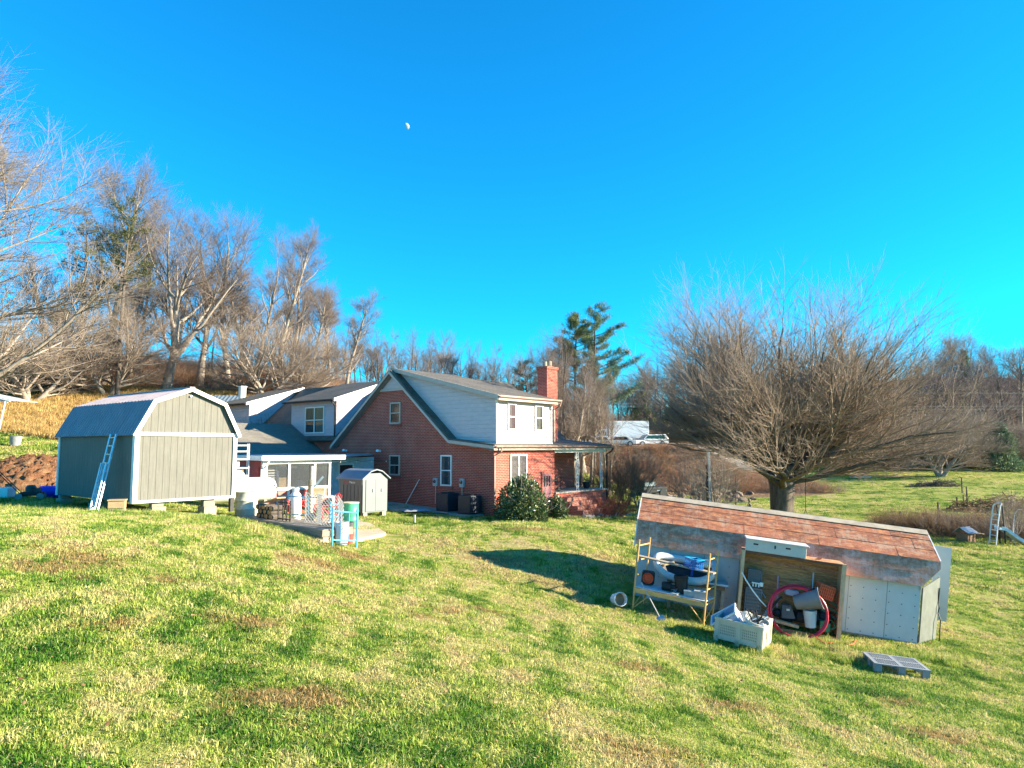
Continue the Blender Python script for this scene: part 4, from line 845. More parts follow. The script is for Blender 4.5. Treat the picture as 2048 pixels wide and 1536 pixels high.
sl = k.build('string_lights', M_DARK, None, M=HM); tag(sl, 'drooping string of light bulbs under the sunroom eave', 'string lights')
k = MB(); [k.lathe([(0,0),(.022,.02),(.018,.05),(0,.06)], 6, (-7.9+i*.9,5.6,2.42)) for i in range(8)]; k.build('bulb', M_WHITE, sl)
# things inside the sunroom
def simple(name, label, cat, mb, mat, M=None, group=None, **k): o = mb.build(name, mat, None, M=M, **k); return tag(o, label, cat, group)
k = MB(); [k.box(-7.55,6.5,1.0+i*.11,-6.95,6.55,1.06+i*.11) for i in range(11)]; k.box(-6.97,6.45,.3,-6.9,6.55,2.1); simple('slatted_rack', 'white slatted rack standing inside the left sunroom window', 'rack', k, M_WHITE, HM)
k = MB(); k.box(-6.2,7.6,1.3,-5.75,8.0,1.75); simple('cardboard_box', 'brown cardboard box behind the middle sunroom window', 'box', k, paint((.5,.36,.2), .8), HM)
k = MB(); k.box(-6.6,7.3,1.2,-4.9,8.1,1.27); [k.box(x,7.35,.25,x+.06,7.41,1.2) for x in (-6.55,-5.0)]; simple('work_table', 'wooden table inside the sunroom under the cardboard box', 'table', k, M_WOOD, HM)
k = MB(); k.box(-5.25,7.5,1.28,-4.85,7.8,1.6); simple('white_box', 'small white box behind the right sunroom window', 'box', k, M_WHITE, HM)
# ---------------------------------------------------------------- grey barn at the left
BO = at(265,1006,20); BM = MT(BO, rz=R(51)); barn = thing('storage_barn', 'grey wooden barn style shed with gambrel metal roof and white trim', 'shed', M=BM)
OCC.append((*(BM @ Vector((1.5, 2.9, 0))).xy, R(51), 1.65, 3.0))
M_GRV = groove_mat('barn_siding', (.155,.145,.122), .2, (.32,.3,.24)); M_METAL = paint((.3,.26,.28), .42, .35, .12, 2, .2)
prof = [(0,1.95),(.46,2.86),(1.53,3.26),(2.6,2.86),(3.06,1.95)]
k = MB(); k.slab([(0,0,0),(3.06,0,0),(3.06,0,1.95)]+[(x,0,z) for x, z in prof[::-1][1:-1]]+[(0,0,1.95)], (0,.06,0)); k.build('end_wall', M_GRV, barn)
k = MB(); k.slab([(0,5.74,0),(3.06,5.74,0),(3.06,5.74,1.95)]+[(x,5.74,z) for x, z in prof[::-1][1:-1]]+[(0,5.74,1.95)], (0,.06,0)); k.build('end_wall', M_GRV, barn)
k = MB(); k.box(0,.06,0,.06,5.74,1.93); k.build('side_wall', M_GRV, barn); k = MB(); k.box(3.0,.06,0,3.06,5.74,1.93); k.build('side_wall', M_GRV, barn); k = MB(); k.box(.06,.06,.0,3.0,5.74,.1); k.build('floor_frame', M_WOODG, barn)
op = [(-.1,1.9),(.43,2.92),(1.53,3.34),(2.63,2.92),(3.16,1.9)]
for a, b in zip(op[:-1], op[1:]):
    k = MB(); a3, b3 = Vector((a[0],0,a[1])), Vector((b[0],0,b[1])); d_ = (b3-a3).normalized(); n = Vector((-d_.z,0,d_.x)); n = n if n.z > 0 else -n
    k.slab([a3+Vector((0,-.1,0)), b3+Vector((0,-.1,0)), b3+Vector((0,5.92,0)), a3+Vector((0,5.92,0))], n*.012)
    y = -.06
    while y < 5.85:
        q0, q1 = a3+n*.012, b3+n*.012
        k.add([q0+Vector((0,y,0)),q0+Vector((0,y+.02,0))+n*.036,q0+Vector((0,y+.05,0))+n*.036,q0+Vector((0,y+.07,0)),q1+Vector((0,y,0)),q1+Vector((0,y+.02,0))+n*.036,q1+Vector((0,y+.05,0))+n*.036,q1+Vector((0,y+.07,0))],[(0,1,5,4),(1,2,6,5),(2,3,7,6),(0,3,2,1),(4,5,6,7)])
        y += .229 if abs(a[1]-b[1]) < .6 else .19
    k.build('roof_panel', M_METAL, barn)
    k = MB(); k.slab([a3+Vector((0,-.13,0))+n*.03, b3+Vector((0,-.13,0))+n*.03, b3+Vector((0,-.13,0))-n*.085, a3+Vector((0,-.13,0))-n*.085], (0,.03,0)); k.build('roof_trim', M_WHITE, barn)
k = MB(); k.box(1.45,-.12,3.36,1.61,5.94,3.385); k.build('ridge_cap', M_METAL, barn)
for q_ in ((-.03,-.045,-.02,.1,-.001,1.898),(2.96,-.045,-.02,3.08,-.001,1.898),(-.1,-.045,1.9,3.16,-.001,2.0),(.101,-.035,-.02,2.959,-.001,.05),(-.03,0,-.02,-.001,.12,1.93),(-.03,5.7,-.02,-.001,5.84,1.93)): k = MB(); k.box(*q_); k.build('corner_trim', M_WHITE, barn)
k = MB().at((1.53,-.02,3.1), R(90)); k.lathe([(.03,0),(.03,.03),(0,.035)], 10); k.build('hook', M_STEEL, barn)
gb = 'concrete blocks under the grey barn'
def block(x, y, label, lift=0, n=1):
    p = BM @ Vector((x, y, 0)); gz = G(p.x, p.y); h = (BO.z - gz)
    m_ = MB()
    o = thing('concrete_block', label, 'block', (p.x, p.y, gz), R(51), gb); hh = max(.12, h)
    m_.box(-.2,-.2,-.1,.2,.2,hh*.55); m_.build('block', M_STONE, o, bevel=.01); m_ = MB(); m_.box(-.17,-.1,hh*.55,.17,.1,hh-.02); m_.build('spacer', M_WOODG, o, bevel=.01)
block(.75, .2, 'concrete block under the front left of the barn end wall'); block(2.3, .2, 'concrete block under the front right of the barn end wall'); block(.15, 5.5, 'concrete block under the far corner of the barn side wall')
block(.15, 2.8, 'concrete block under the middle of the barn side wall')
k = MB(); k.box(2.95,.0,-.45,3.07,.12,-.02); simple('corner_post', 'dark square post under the right front corner of the barn', 'post', k, paint((.06,.055,.05), .8), BM)
# ladder leaning on the barn
pb = at(195,1003,20.2); pb.z = G(pb.x, pb.y); pt_ = BM @ Vector((-.14,1.15,1.95)); pb2 = BM @ Vector((-.72,.72,0)); pb2.z = G(pb2.x, pb2.y)
lad = thing('ladder', 'grey aluminium extension ladder leaning against the barn side wall', 'ladder')
dv = (pt_-pb2); sdv = (BM.to_3x3() @ Vector((0,1,0))).normalized(); wd = .19
lad.location = pb2
for s in (-1, 1): k = MB(); k.bar(sdv*s*wd, dv+sdv*s*wd, .035, .09, up=sdv); k.build('side_rail', paint((.4,.5,.58), .4, .5), lad)
for s in (-.75, .95): k = MB(); off = (BM.to_3x3() @ Vector((-.06,0,0))); k.bar(sdv*s*wd+off, dv*.62+sdv*s*wd+off, .03, .07, up=sdv); k.build('fly_rail', paint((.4,.5,.58), .4, .5), lad)
k = MB(); [k.bar(dv*(i+.6)/9-sdv*wd, dv*(i+.6)/9+sdv*wd, .035) for i in range(9)]; k.build('rung', paint((.55,.52,.45), .4, .4), lad)
k = MB(); k.bar(dv.cross(sdv).normalized()*-.02-sdv*.3, sdv*.3, .05, .12); k.build('foot', M_STEEL, lad)
# stool in front of the barn
p = at(234,1018,19.3); p.z = G(p.x,p.y)
st = thing('wood_crate', 'small wooden crate standing on a pale block before the barn corner', 'crate', p, R(20)); k = MB(); k.box(-.2,-.15,0,.2,.15,.12); k.build('block', M_STONE, st, bevel=.01)
k = MB(); k.box(-.2,-.14,.14,-.17,.14,.34); k.box(.17,-.14,.14,.2,.14,.34); k.box(-.17,-.14,.14,.17,-.11,.32); k.box(-.17,.11,.14,.17,.14,.32); k.box(-.22,-.16,.34,.22,.16,.37); k.box(-.17,-.11,.13,.17,.11,.15); k.build('box', M_WOOD, st)
# ---------------------------------------------------------------- yard between the barn and the house
def rooted(name, label, cat, loc, rz=0, group=None, rx=0, ry=0): 
    o = thing(name, label, cat, group=group); o.matrix_world = MT(loc, rx, ry, rz); return o
def gpt(px, py, Y=None):
    p = at(px, py, Y) if Y else gp(px, py); return Vector((p.x, p.y, G(p.x, p.y)))
# concrete pad
k = MB(); c = [(1.0,-.2),(1.6,-4.2),(-1.0,-8.2),(-4.6,-8.4),(-5.6,-4.5),(-3.5,2.0)]
def ground_sheet(name, pts, mat, lift, label, n=10, th=.05):
    """flat sheet following the ground; pts = world outline"""
    P_ = [Vector((x, y)) for x, y in pts]; cx = sum((p for p in P_), Vector((0,0)))/len(P_); v = []; f = []
    rings = [[cx.lerp(p, t) for p in P_] for t in np.linspace(.02, 1, n)]
    for i, rg in enumerate(rings):
        for p in rg: v.append((p.x, p.y, G(p.x, p.y)+lift-(th if False else 0)))
    N = len(P_)
    for i in range(n-1):
        for j in range(N): f.append((i*N+j, i*N+(j+1)%N, (i+1)*N+(j+1)%N, (i+1)*N+j))
    f.append(tuple(range(N)))
    for j, p in enumerate(P_): v.append((p.x, p.y, G(p.x, p.y)+lift-.25))
    b = n*N
    for j in range(N): f.append(((n-1)*N+j, (n-1)*N+(j+1)%N, b+(j+1)%N, b+j))
    m_ = MB(); m_.add(v, f); o = m_.build(name, mat); return tag(o, label, kind='structure')
pad = [gpt(640,1086), gpt(700,1085), gpt(772,1070), gpt(745,1052), gpt(690,1035), gpt(610,1035), gpt(585,1040)]
ground_sheet('pavement', [(p.x, p.y) for p in pad], paint((.5,.36,.25), .9, 0, .12, 2, .3, .4), .06, 'sandy concrete pad below the timber decking')
cpad = Vector((sum(p.x for p in pad)/7, sum(p.y for p in pad)/7)); OCC.append((cpad.x, cpad.y, .2, 2.4, 2.2))
pad2 = [at(775,1015,33), at(860,1016,32.6), at(930,1026,31.5), at(930,1020,33.5), at(780,1000,36), at(700,1010,34)]
ground_sheet('pavement', [(p.x, p.y) for p in pad2], M_CONC, .05, 'grey concrete strip along the foot of the brick gable')
# timber decking walkway
dA, dB = at(484,1031,23), at(646,1066,19.5); dZ = .93; dA.z = dB.z = dZ; dd = (dB-dA).normalized(); dn = Vector((-dd.y, dd.x, 0)); dn = dn if dn.y > 0 else -dn; dL = (dB-dA).length; drz = math.atan2(dd.y, dd.x)
DM = MT(dA, rz=drz); dk = thing('timber_walkway', 'weathered grey timber walkway on a stone and timber edge', 'walkway', M=DM)
k = MB(); i = 0
for i in range(6): y = .02+i*.155; k.box(-.1,y,-.045,dL*.5-.003,y+.145,-.003-.004*(i%2)); k.box(dL*.5,y,-.045,dL,y+.145,-.003-.003*((i+1)%2))
k.build('deck_board', M_WOODG, dk); k = MB(); k.box(-.1,-.03,-.2,dL+.02,.015,-.02); k.box(dL-.03,.02,-.2,dL+.02,.95,-.05); k.build('edge_beam', M_WOODG, dk)
k = MB(); k.box(0,.03,-.9,dL-.3,.1,-.2); k.build('skirt_board', paint((.35,.31,.24), .9, 0, .3, 3, .5, .4), dk)
for j in range(3):
    for q in range(2):
        k = MB(); k.box(dL-.5+q*.26+.03*(j%2),.0,-.52+j*.105,dL-.26+q*.26+.02*(j%2),.3,-.42+j*.105); k.build('stone', M_STONE, dk, bevel=.02)
OCC.append((*(DM @ Vector((dL/2,.5,0))).xy, drz, dL/2, .6))
def dw(x, y, z=0): return DM @ Vector((x, y, z))
# blue tube railings
M_BLUE = paint((.08,.33,.52), .45, 0, .15, 5, .3)
def railing(a, b, h, label, nb=3, low=.15, mid=None):
    r_ = thing('blue_railing', label, 'railing', a, group='blue metal railings by the walkway'); v_ = Vector(b)-Vector(a); u = Vector((0,0,1))
    for p in (Vector((0,0,0)), v_): k = MB(); k.tube([p-u*.15, p+u*h], .028, 8); k.build('post', M_BLUE, r_)
    for z in ([h*.9, h*low]+([h*mid] if mid else [])): k = MB(); k.tube([u*z, v_+u*z], .02, 8); k.build('rail', M_BLUE, r_)
    for i in range(nb): p = v_*(i+1)/(nb+1); k = MB(); k.tube([p+u*h*low, p+u*h*.9], .014, 6); k.build('baluster', M_BLUE, r_)
pa, pb_ = gpt(664,1092,19.0), gpt(713,1084,19.9); railing(pa, pb_, 1.05, 'blue metal railing section standing at the near end of the walkway', 2, .17)
railing(dw(.5,.95), dw(2.2,1.5), .72, 'pale blue railing behind the firewood at the far end of the walkway', 3, .1)
pc, pd_ = gpt(660,1058,22.5), gpt(676,1050,23.4); railing(pc, pd_, 1.0, 'short blue railing behind the white lattice', 0, .5)
# white expanding lattice fence, zigzag
lt = thing('lattice_fence', 'white expanding lattice fence standing bent along the walkway', 'fence', dw(0,0))
zz = [dw(2.75,.75), dw(3.1,.5), dw(3.6,.62), dw(4.2,.42), dw(4.75,.6), dw(5.3,.45)]; zz[-1].z -= .18; org = dw(0,0)
k = MB(); s_tot = 0
for a, b in zip(zz[:-1], zz[1:]):
    L = (b-a).length; n = max(3, int(L/.11)); h = .88
    for i in range(n):
        for q in range(8):
            t0, t1 = i/n, (i+1)/n; z0, z1 = q*h/8, (q+1)*h/8
            A, B = a.lerp(b, t0)-org, a.lerp(b, t1)-org
            k.bar(A+Vector((0,0,z0+.01)), B+Vector((0,0,z1+.01)), .016, .008); k.bar(A+Vector((0,0,z1+.01)), B+Vector((0,0,z0+.01)), .016, .008)
k.build('lattice', paint((.33,.33,.32),.6), lt)
# black wrought iron screen beside the firewood
ir = rooted('iron_rack', 'black iron log rack frame right of the firewood stack', 'rack', dw(1.75,.35), drz); M_IRON = paint((.02,.016,.014), .5, .5)
k = MB(); [k.bar((x,0,0),(x,0,.62),.03) for x in (0,.3,.52,.75)]; k.bar((0,0,.55),(.75,0,.55),.03); k.bar((0,0,.05),(.75,0,.05),.03); k.tube([(.3+.22*t,0,.1+.42*t+.05*math.sin(t*12)) for t in np.linspace(0,1,14)], .012, 5); k.tube([(.52-.22*t,0,.1+.42*t+.05*math.sin(t*12)) for t in np.linspace(0,1,14)], .012, 5); k.box(-.02,-.02,-.0,.02,.3,.03); k.build('frame', M_IRON, ir)
# firewood
M_LOG = wood_mat('log', (.4,.2,.08), (.62,.36,.17), (8,8,1), 3)
proto = None; rr_ = random.Random(9)
for row in range(3):
    for i in range(7-(row % 2)):
        if proto is None:
            k = MB().at((0,0,0), R(-90)); n = 7; k.lathe([(.072,0),(.08,.01),(.078,.41),(.07,.42)], n); k.mi[:-2] = [1]*(len(k.mi)-2); proto = k.build('firewood_log', [M_LOG, B_DARK]); tag(proto, 'split firewood log in the stack on the walkway', 'log', 'firewood logs stacked on the walkway'); o = proto
        else: o = proto.copy(); COL.objects.link(o)
        o.matrix_world = MT(dw(.55+i*.165+(row % 2)*.08, .25+rr_.uniform(-.03,.03), .075+row*.135), rz=drz) @ Matrix.Rotation(rr_.uniform(0,6), 4, 'Y') @ Matrix.Diagonal((rr_.uniform(.85,1.1), 1, rr_.uniform(.8,1.05), 1))
k = MB(); k.box(0,0,0,.9,.3,.04); b_ = k.build('plank', M_WOOD); tag(b_, 'pale plank lying sloped on top of the firewood stack', 'plank'); b_.matrix_world = MT(dw(.75,.35,.46), ry=R(-12), rz=drz)
# drums and buckets
def drum(label, p, r, h, mat, ribs=(1/3, 2/3), name='barrel', rim=None, group=None, top_open=False):
    o = rooted(name, label, 'barrel', p, group=group); pr = [(r*.97,0),(r,.02)]
    for q in ribs: z = h*q; pr += [(r,z-.025),(r*1.035,z-.01),(r*1.035,z+.01),(r,z+.025)]
    pr += [(r,h-.03),(r*1.03,h-.015),(r*1.03,h),(r*.95,h),(r*.94,h-.03)] + ([(r*.93,.05),(0,.05)] if top_open else [(0,h-.028)])
    k = MB(); k.lathe(pr, 28); k.build('body', mat, o, smooth=True)
    if rim: k = MB(); k.lathe([(r*1.035,h-.03),(r*1.05,h-.01),(r*1.04,h+.01),(r*.97,h+.008)], 28); k.build('rim', rim, o, smooth=True)
    return o
p = at(492,1029,23.6); p.z = dZ-.04 if False else G(p.x,p.y); dr_ = drum('cream white steel drum standing left of the walkway end', p, .36, .86, paint((.6,.57,.47), .5, .1, .15, 4, .5)); 
p = gpt(700,1052,25.0); drum('green steel drum with an open top beside the storage locker', p, .29, .9, paint((.06,.42,.22), .45, .1, .25, 4, .45), rim=paint((.6,.55,.35), .6))
def bucket(label, p, r, h, mat, M=None, name='bucket', handle=True, group=None, tip=(0,0,0), fill=None, cat='bucket', taper=.86):
    o = rooted(name, label, cat, p, tip[2], group, tip[0], tip[1]); k = MB()
    k.lathe([(0,0),(r*taper,0),(r*.97,h*.82),(r*1.05,h*.83),(r*1.05,h*.86),(r,h*.87),(r*1.02,h),(r*.96,h),(r*(taper-.03),.02),(0,.02)], 24); k.build('body', mat, o, smooth=True)
    if handle: k = MB(); k.tube([(r*1.04*math.cos(t), r*.6*math.sin(t)*0+.02, h*.8-r*.8*math.sin(t)) for t in np.linspace(0, math.pi, 12)], .006, 5); k.build('handle', M_STEEL, o)
    if fill: k = MB(); k.lathe([(0,h*.6),(r*.9,h*.6),(r*.9,h*.62),(0,h*.66)], 16); k.build('contents', fill, o)
    return o
bucket('white plastic trash pail behind the blue railing', gpt(683,1085,19.9), .2, .62, M_WPLAS); bucket('small red pail under the dark pot behind the railing', gpt(697,1081,20.4), .15, .3, paint((.55,.06,.05), .5))
bucket('dark pot stacked on the red pail behind the railing', gpt(697,1081,20.4)+Vector((0,0,.3)), .16, .3, paint((.08,.085,.09), .5), cat='pot', name='pot'); bucket('grey plastic tub between the lattice and the railing', gpt(668,1074,20.6), .2, .5, paint((.3,.3,.27), .6))
# gas cylinder
p = gpt(590,1030,23.2); g_ = rooted('gas_cylinder', 'white gas cylinder standing behind the iron rack', 'gas cylinder', (p.x,p.y,dZ-.2)); k = MB(); k.lathe([(.12,0),(.15,.04),(.19,.1),(.19,.78),(.17,.9),(.1,.98),(.04,1.0),(0,1.0)], 24); k.build('tank', M_WHITE, g_, smooth=True)
k = MB(); k.lathe([(.1,.96),(.11,1.12),(.1,1.12),(.09,.97)], 16); k.build('collar', M_WHITE, g_); k = MB(); k.lathe([(.03,1.0),(.03,1.08),(.05,1.09),(.05,1.12),(0,1.12)], 10); k.build('valve', M_DARK, g_)
# propane tank
p = at(500,1010,27.6); pz = G(p.x,p.y); pt = rooted('propane_tank', 'long white propane tank lying on legs behind the drum', 'propane tank', (p.x-.6,p.y+.3,pz+.15), R(38))
k = MB().at((-1.5,0,.62), 0, R(90)); k.lathe([(0,0),(.2,.02),(.38,.12),(.47,.3),(.48,.45),(.48,2.55),(.47,2.7),(.38,2.88),(.2,2.98),(0,3.0)], 32); k.build('tank', paint((.72,.72,.7), .35, 0, .05, 2, .12), pt, smooth=True)
k = MB(); k.lathe([(0,.34),(.16,.32),(.3,.2),(.33,.06),(.33,0)], 24, (-.1,0,1.08)); k.build('valve_dome', paint((.42,.6,.63), .4), pt, smooth=True)
for x in (-1.0, 1.0): k = MB(); k.box(x-.06,-.3,-.15,x+.06,.3,.2); k.build('leg', M_CONC, pt)
k = MB(); k.tube([(1.2,-.3,.9),(1.35,-.5,.7),(1.45,-.45,.0)], .02, 6); k.build('pipe', M_IRON, pt)
# white wire shelf with clutter
p = at(476,990,29.5); sh_ = rooted('wire_shelf', 'tall white metal shelf rack right of the grey barn', 'shelf', (p.x,p.y,G(p.x,p.y)+.3), R(30))
for x in (-.35,.35):
    for y in (-.2,.2): k = MB(); k.tube([(x,y,0),(x,y,2.25)], .02, 6); k.build('post', M_WHITE, sh_)
for z in (.3,.62,.94,1.26,1.62,1.95,2.2):
    k = MB(); [k.bar((-.35,-.2+i*.1,z),(.35,-.2+i*.1,z),.018) for i in range(5)]; k.bar((-.35,-.2,z-.03),(.35,-.2,z-.03),.03); k.build('shelf_board', M_WHITE, sh_)
for i, (x, z, sx_, c_) in enumerate([(-.1,.32,.3,(.03,.03,.035)),(.1,.64,.26,(.03,.03,.03)),(-.08,.96,.3,(.05,.045,.05)),(.08,.98,.16,(.4,.2,.1)),(-.12,1.28,.22,(.7,.7,.7))]):
    pp = sh_.matrix_world @ Vector((x,0,z)); k = MB(); k.box(-sx_/2,-.14,0,sx_/2,.14,.2); k.box(-sx_/2-.01,-.15,.2,sx_/2+.01,.15,.22); o = k.build('storage_box', paint(c_, .5), None, M=MT(pp, rz=R(30)), bevel=.01); tag(o, ['black lidded box on the lowest shelf of the white rack','black lidded box on the second shelf of the white rack','large charcoal box on the third shelf of the white rack','small brown box on the third shelf of the white rack','white box on the fourth shelf of the white rack'][i], 'box')
# storage locker
LO = at(725,1026,29.3); LO.z = G(LO.x,LO.y)+.16; LM = MT(LO, rz=R(50)); lk = thing('storage_locker', 'grey plastic storage locker with peaked roof and double doors', 'storage locker', M=LM)
M_LG = paint((.15,.175,.175), .5, 0, .06, 3, .15); M_LB = paint((.15,.135,.12), .55, 0, .08, 3, .2)
k = MB(); k.slab([(0,0,0),(1.3,0,0),(1.3,0,1.38),(.95,0,1.62),(.35,0,1.62),(0,0,1.38)], (0,.04,0)); k.build('front_frame', M_LG, lk); k = MB(); k.slab([(0,1.58,0),(1.3,1.58,0),(1.3,1.58,1.38),(.95,1.58,1.62),(.35,1.58,1.62),(0,1.58,1.38)], (0,.04,0)); k.box(.04,.04,0,1.26,1.58,.05); k.build('back_panel', M_LG, lk)
for x0, x1 in ((.14,.648), (.652,1.16)):
    k = MB(); k.box(x0,-.025,.04,x1,-.001,1.36); d_ = k.build('door', M_LG, lk, bevel=.008); xm = x1-.14 if x0 < .5 else x0+.32; k = MB(); k.tube([(xm-.02,-.03,.84),(xm-.0,-.07,.87),(xm,-.075,.94),(xm-.01,-.03,.98)], .016, 8); k.build('handle', M_WHITE, d_)
k = MB(); k.box(0,.04,0,.04,1.58,1.38); [k.box(-.02,.06+i*.25,0,-.001,.26+i*.25,1.12) for i in range(6)]; k.box(-.025,.02,1.14,-.001,1.6,1.38); k.build('side_panel', M_LB, lk); k = MB(); k.box(1.26,.04,0,1.3,1.58,1.38); k.build('side_panel', M_LB, lk)
k = MB(); k.slab([(-.1,-.1,1.36),(-.1,1.72,1.36),(.35,1.72,1.68),(.35,-.1,1.68)], (0,0,.05)); k.slab([(1.4,-.1,1.36),(1.4,1.72,1.36),(.95,1.72,1.68),(.95,-.1,1.68)], (0,0,.05)); k.slab([(.35,-.1,1.68),(.35,1.72,1.68),(.65,1.72,1.75),(.95,1.72,1.68),(.95,-.1,1.68),(.65,-.1,1.75)], (0,0,.05)); k.build('roof', paint((.17,.2,.24), .5, 0, .1, 3, .2), lk)
k = MB(); [k.box(x-.1,y-.1,-.2,x+.1,y+.1,-.002) for x in (.15,1.15) for y in (.1,1.5)]; k.build('footing', M_STONE, lk)
def text(body, size, mat, parent, M, name='lettering'):
    cu = bpy.data.curves.new(name, 'FONT'); cu.body = body; cu.size = size; cu.extrude = .003; cu.align_x = 'LEFT'; t = bpy.data.objects.new('t', cu); COL.objects.link(t)
    dg = bpy.context.evaluated_depsgraph_get(); me = bpy.data.meshes.new_from_object(t.evaluated_get(dg)); bpy.data.objects.remove(t); me.materials.clear(); me.materials.append(mat)
    o = bpy.data.objects.new(name, me); COL.objects.link(o); o.parent = parent; o.matrix_local = M; return o
TM = Matrix(((0,0,-1,0),(-1,0,0,0),(0,1,0,0),(0,0,0,1)))
text('Food', .155, paint((.6,.03,.05), .4), lk, MT((-.03,1.28,1.2)) @ TM); text('Master', .145, M_WHITE, lk, MT((-.03,.88,1.2)) @ TM)
# outdoor stove pipe / smoker and chairs behind the lattice
p = gpt(620,1040,25); sm = rooted('smoker_grill', 'grey metal smoker with a tall pipe behind the lattice fence', 'grill', p, R(20)); k = MB(); k.lathe([(.12,0),(.13,.3),(.1,.35),(.1,1.3),(.13,1.32),(.13,1.5),(.08,1.52),(.08,2.0),(0,2.0)], 16, (0,0,0)); k.build('chimney', paint((.36,.3,.22), .5, .5), sm, smooth=True); k = MB(); k.bar((.1,0,1.25),(.42,0,1.62),.07); k.build('arm', M_STEEL, sm)
k = MB(); k.box(-.7,-.25,.85,.5,.3,.9); [k.box(x,y,0,x+.05,y+.05,.85) for x in (-.7,.45) for y in (-.25,.25)]; sm2 = k.build('table', M_WHITE); sm2.matrix_world = MT(p+Vector((.2,.5,0)), rz=R(20)); tag(sm2, 'white outdoor table behind the lattice fence', 'table')
k = MB(); k.box(-.2,-.15,0,.2,.15,.3); k.box(-.21,-.16,.24,.21,.16,.27); o = k.build('carton', paint((.55,.42,.25), .8)); o.matrix_world = MT(p+Vector((.15,.5,.9)), rz=R(10)); tag(o, 'tan carton on the white outdoor table', 'box')
def adirondack(p, rz, label):
    o = rooted('garden_chair', label, 'chair', p, rz, 'red garden chairs by the sunroom'); mr_ = paint((.6,.03,.03), .5)
    k = MB(); [k.slab([(-.26+i*.11,-.28,.38),(-.17+i*.11,-.28,.38),(-.17+i*.11,.22,.26),(-.26+i*.11,.22,.26)],(0,0,.02)) for i in range(5)]; k.build('seat', mr_, o)
    k = MB(); [k.slab([(-.27+i*.11,.2,.26),(-.18+i*.11,.2,.26),(-.2+i*.13,.5,.92+.08*(2-abs(i-2))/2),(-.29+i*.13,.5,.92+.08*(2-abs(i-2))/2)],(0,.02,0)) for i in range(5)]; k.build('backrest', mr_, o)
    for s in (-1,1): k = MB(); k.box(s*.34-.06,-.35,.55,s*.34+.06,.3,.575); k.build('armrest', mr_, o); k = MB(); k.bar((s*.34,-.3,0),(s*.34,-.3,.55),.08,.03); k.build('leg', mr_, o); k = MB(); k.bar((s*.3,.5,0),(s*.3,.0,.4),.03,.09); k.build('leg', mr_, o)
adirondack(gpt(600,1020,28.2), R(-30), 'red garden chair left of the smoker behind the lattice'); adirondack(gpt(652,1020,27.0), R(-50), 'red garden chair right of the smoker near the entry door')
p = gpt(668,1035,24.6); bk = rooted('bicycle', 'small dark bicycle standing behind the blue railing', 'bicycle', p, R(60))
for x in (-.35,.35): k = MB(); k.tube([(x+.24*math.cos(t),0,.26+.24*math.sin(t)) for t in np.linspace(0,6.283,22)[:-1]], .014, 6, closed=True); k.build('wheel', M_DARK, bk)
k = MB(); [k.tube([a,b],.014,6) for a,b in (((-.35,0,.26),(-.1,0,.62)),((-.1,0,.62),(.28,0,.6)),((.35,0,.26),(.26,0,.82)),((-.1,0,.62),(0,0,.26)),((0,0,.26),(.28,0,.6)),((-.35,0,.26),(0,0,.26)))]; k.build('frame', paint((.05,.06,.1),.4), bk)
k = MB(); k.tube([(.2,-.25,.86),(.26,-.08,.84),(.26,.08,.84),(.2,.25,.86)], .013, 6); k.build('handlebar', M_DARK, bk); k = MB(); k.box(-.2,-.06,.7,.04,.06,.75); k.build('saddle', paint((.2,.06,.04),.6), bk)
# air conditioners
for i, (px_, Yd, lab) in enumerate(((895,33.1,'black air conditioning unit left of the other at the brick gable'), (939,32.2,'black air conditioning unit nearest the house corner'))):
    p = at(px_,1026,Yd); p.z = G(p.x,p.y)+.06; u_ = rooted('air_conditioner', lab, 'air conditioner', p, R(50), 'air conditioning units by the brick gable'); mg = paint((.035,.042,.055), .35, .4, .15, 3, .2)
    k = MB(); k.box(-.38,-.38,.04,.38,.38,.86); k.build('cabinet', mg, u_, bevel=.03); k = MB()
    for q in range(17): z = .1+q*.045; k.box(-.395,-.33,z,-.383,.33,z+.02); k.box(-.33,-.395,z,.33,-.383,z+.02)
    k.build('grille', paint((.06,.08,.11), .4, .4), u_); k = MB(); k.lathe([(.31,.87),(.31,.9),(.27,.9),(.27,.88),(0,.88)], 24); [k.bar((0,0,.9),(.3*math.cos(t),.3*math.sin(t),.89),.012) for t in np.linspace(0,6.283,13)[:-1]]; k.build('fan_guard', M_DARK, u_)
    k = MB(); k.box(-.45,-.45,-.06,.45,.45,.03); k.build('base', M_CONC, u_); OCC.append((p.x,p.y,R(50),.5,.5))
# broom, tarp, pipes by the wall
a = HM @ Vector((-.35,5.6,.25)); b = HM @ Vector((-.05,4.9,1.55)); k = MB(); k.tube([a,b], .016, 6); o = k.build('broom', M_WHITE); tag(o, 'white pole leaning against the brick gable', 'pole')
k = MB(); rs2 = np.random.RandomState(4); n=9; pts=[(x*.16-.7, y*.12-.5, .04+.09*rs2.rand()*(1 if 0<x<n-1 and 0<y<n-1 else 0)) for y in range(n) for x in range(n)]; k.add(pts, [(y*n+x,y*n+x+1,(y+1)*n+x+1,(y+1)*n+x) for y in range(n-1) for x in range(n-1)]); p = at(835,1018,32.6); o = k.build('tarp', paint((.3,.33,.38),.5,0,.2,6,.3), None, M=MT((p.x,p.y,G(p.x,p.y)+.06), rz=R(20)), smooth=True); tag(o, 'crumpled grey tarp lying on the concrete by the gable', 'tarp')
k = MB(); k.tube([(0,0,0),(0,0,.3)], .05, 10); p = gpt(829,1040,28.5); o = k.build('standpipe', M_STEEL, None, M=MT(p)); tag(o, 'short capped standpipe in the grass before the gable', 'pipe')
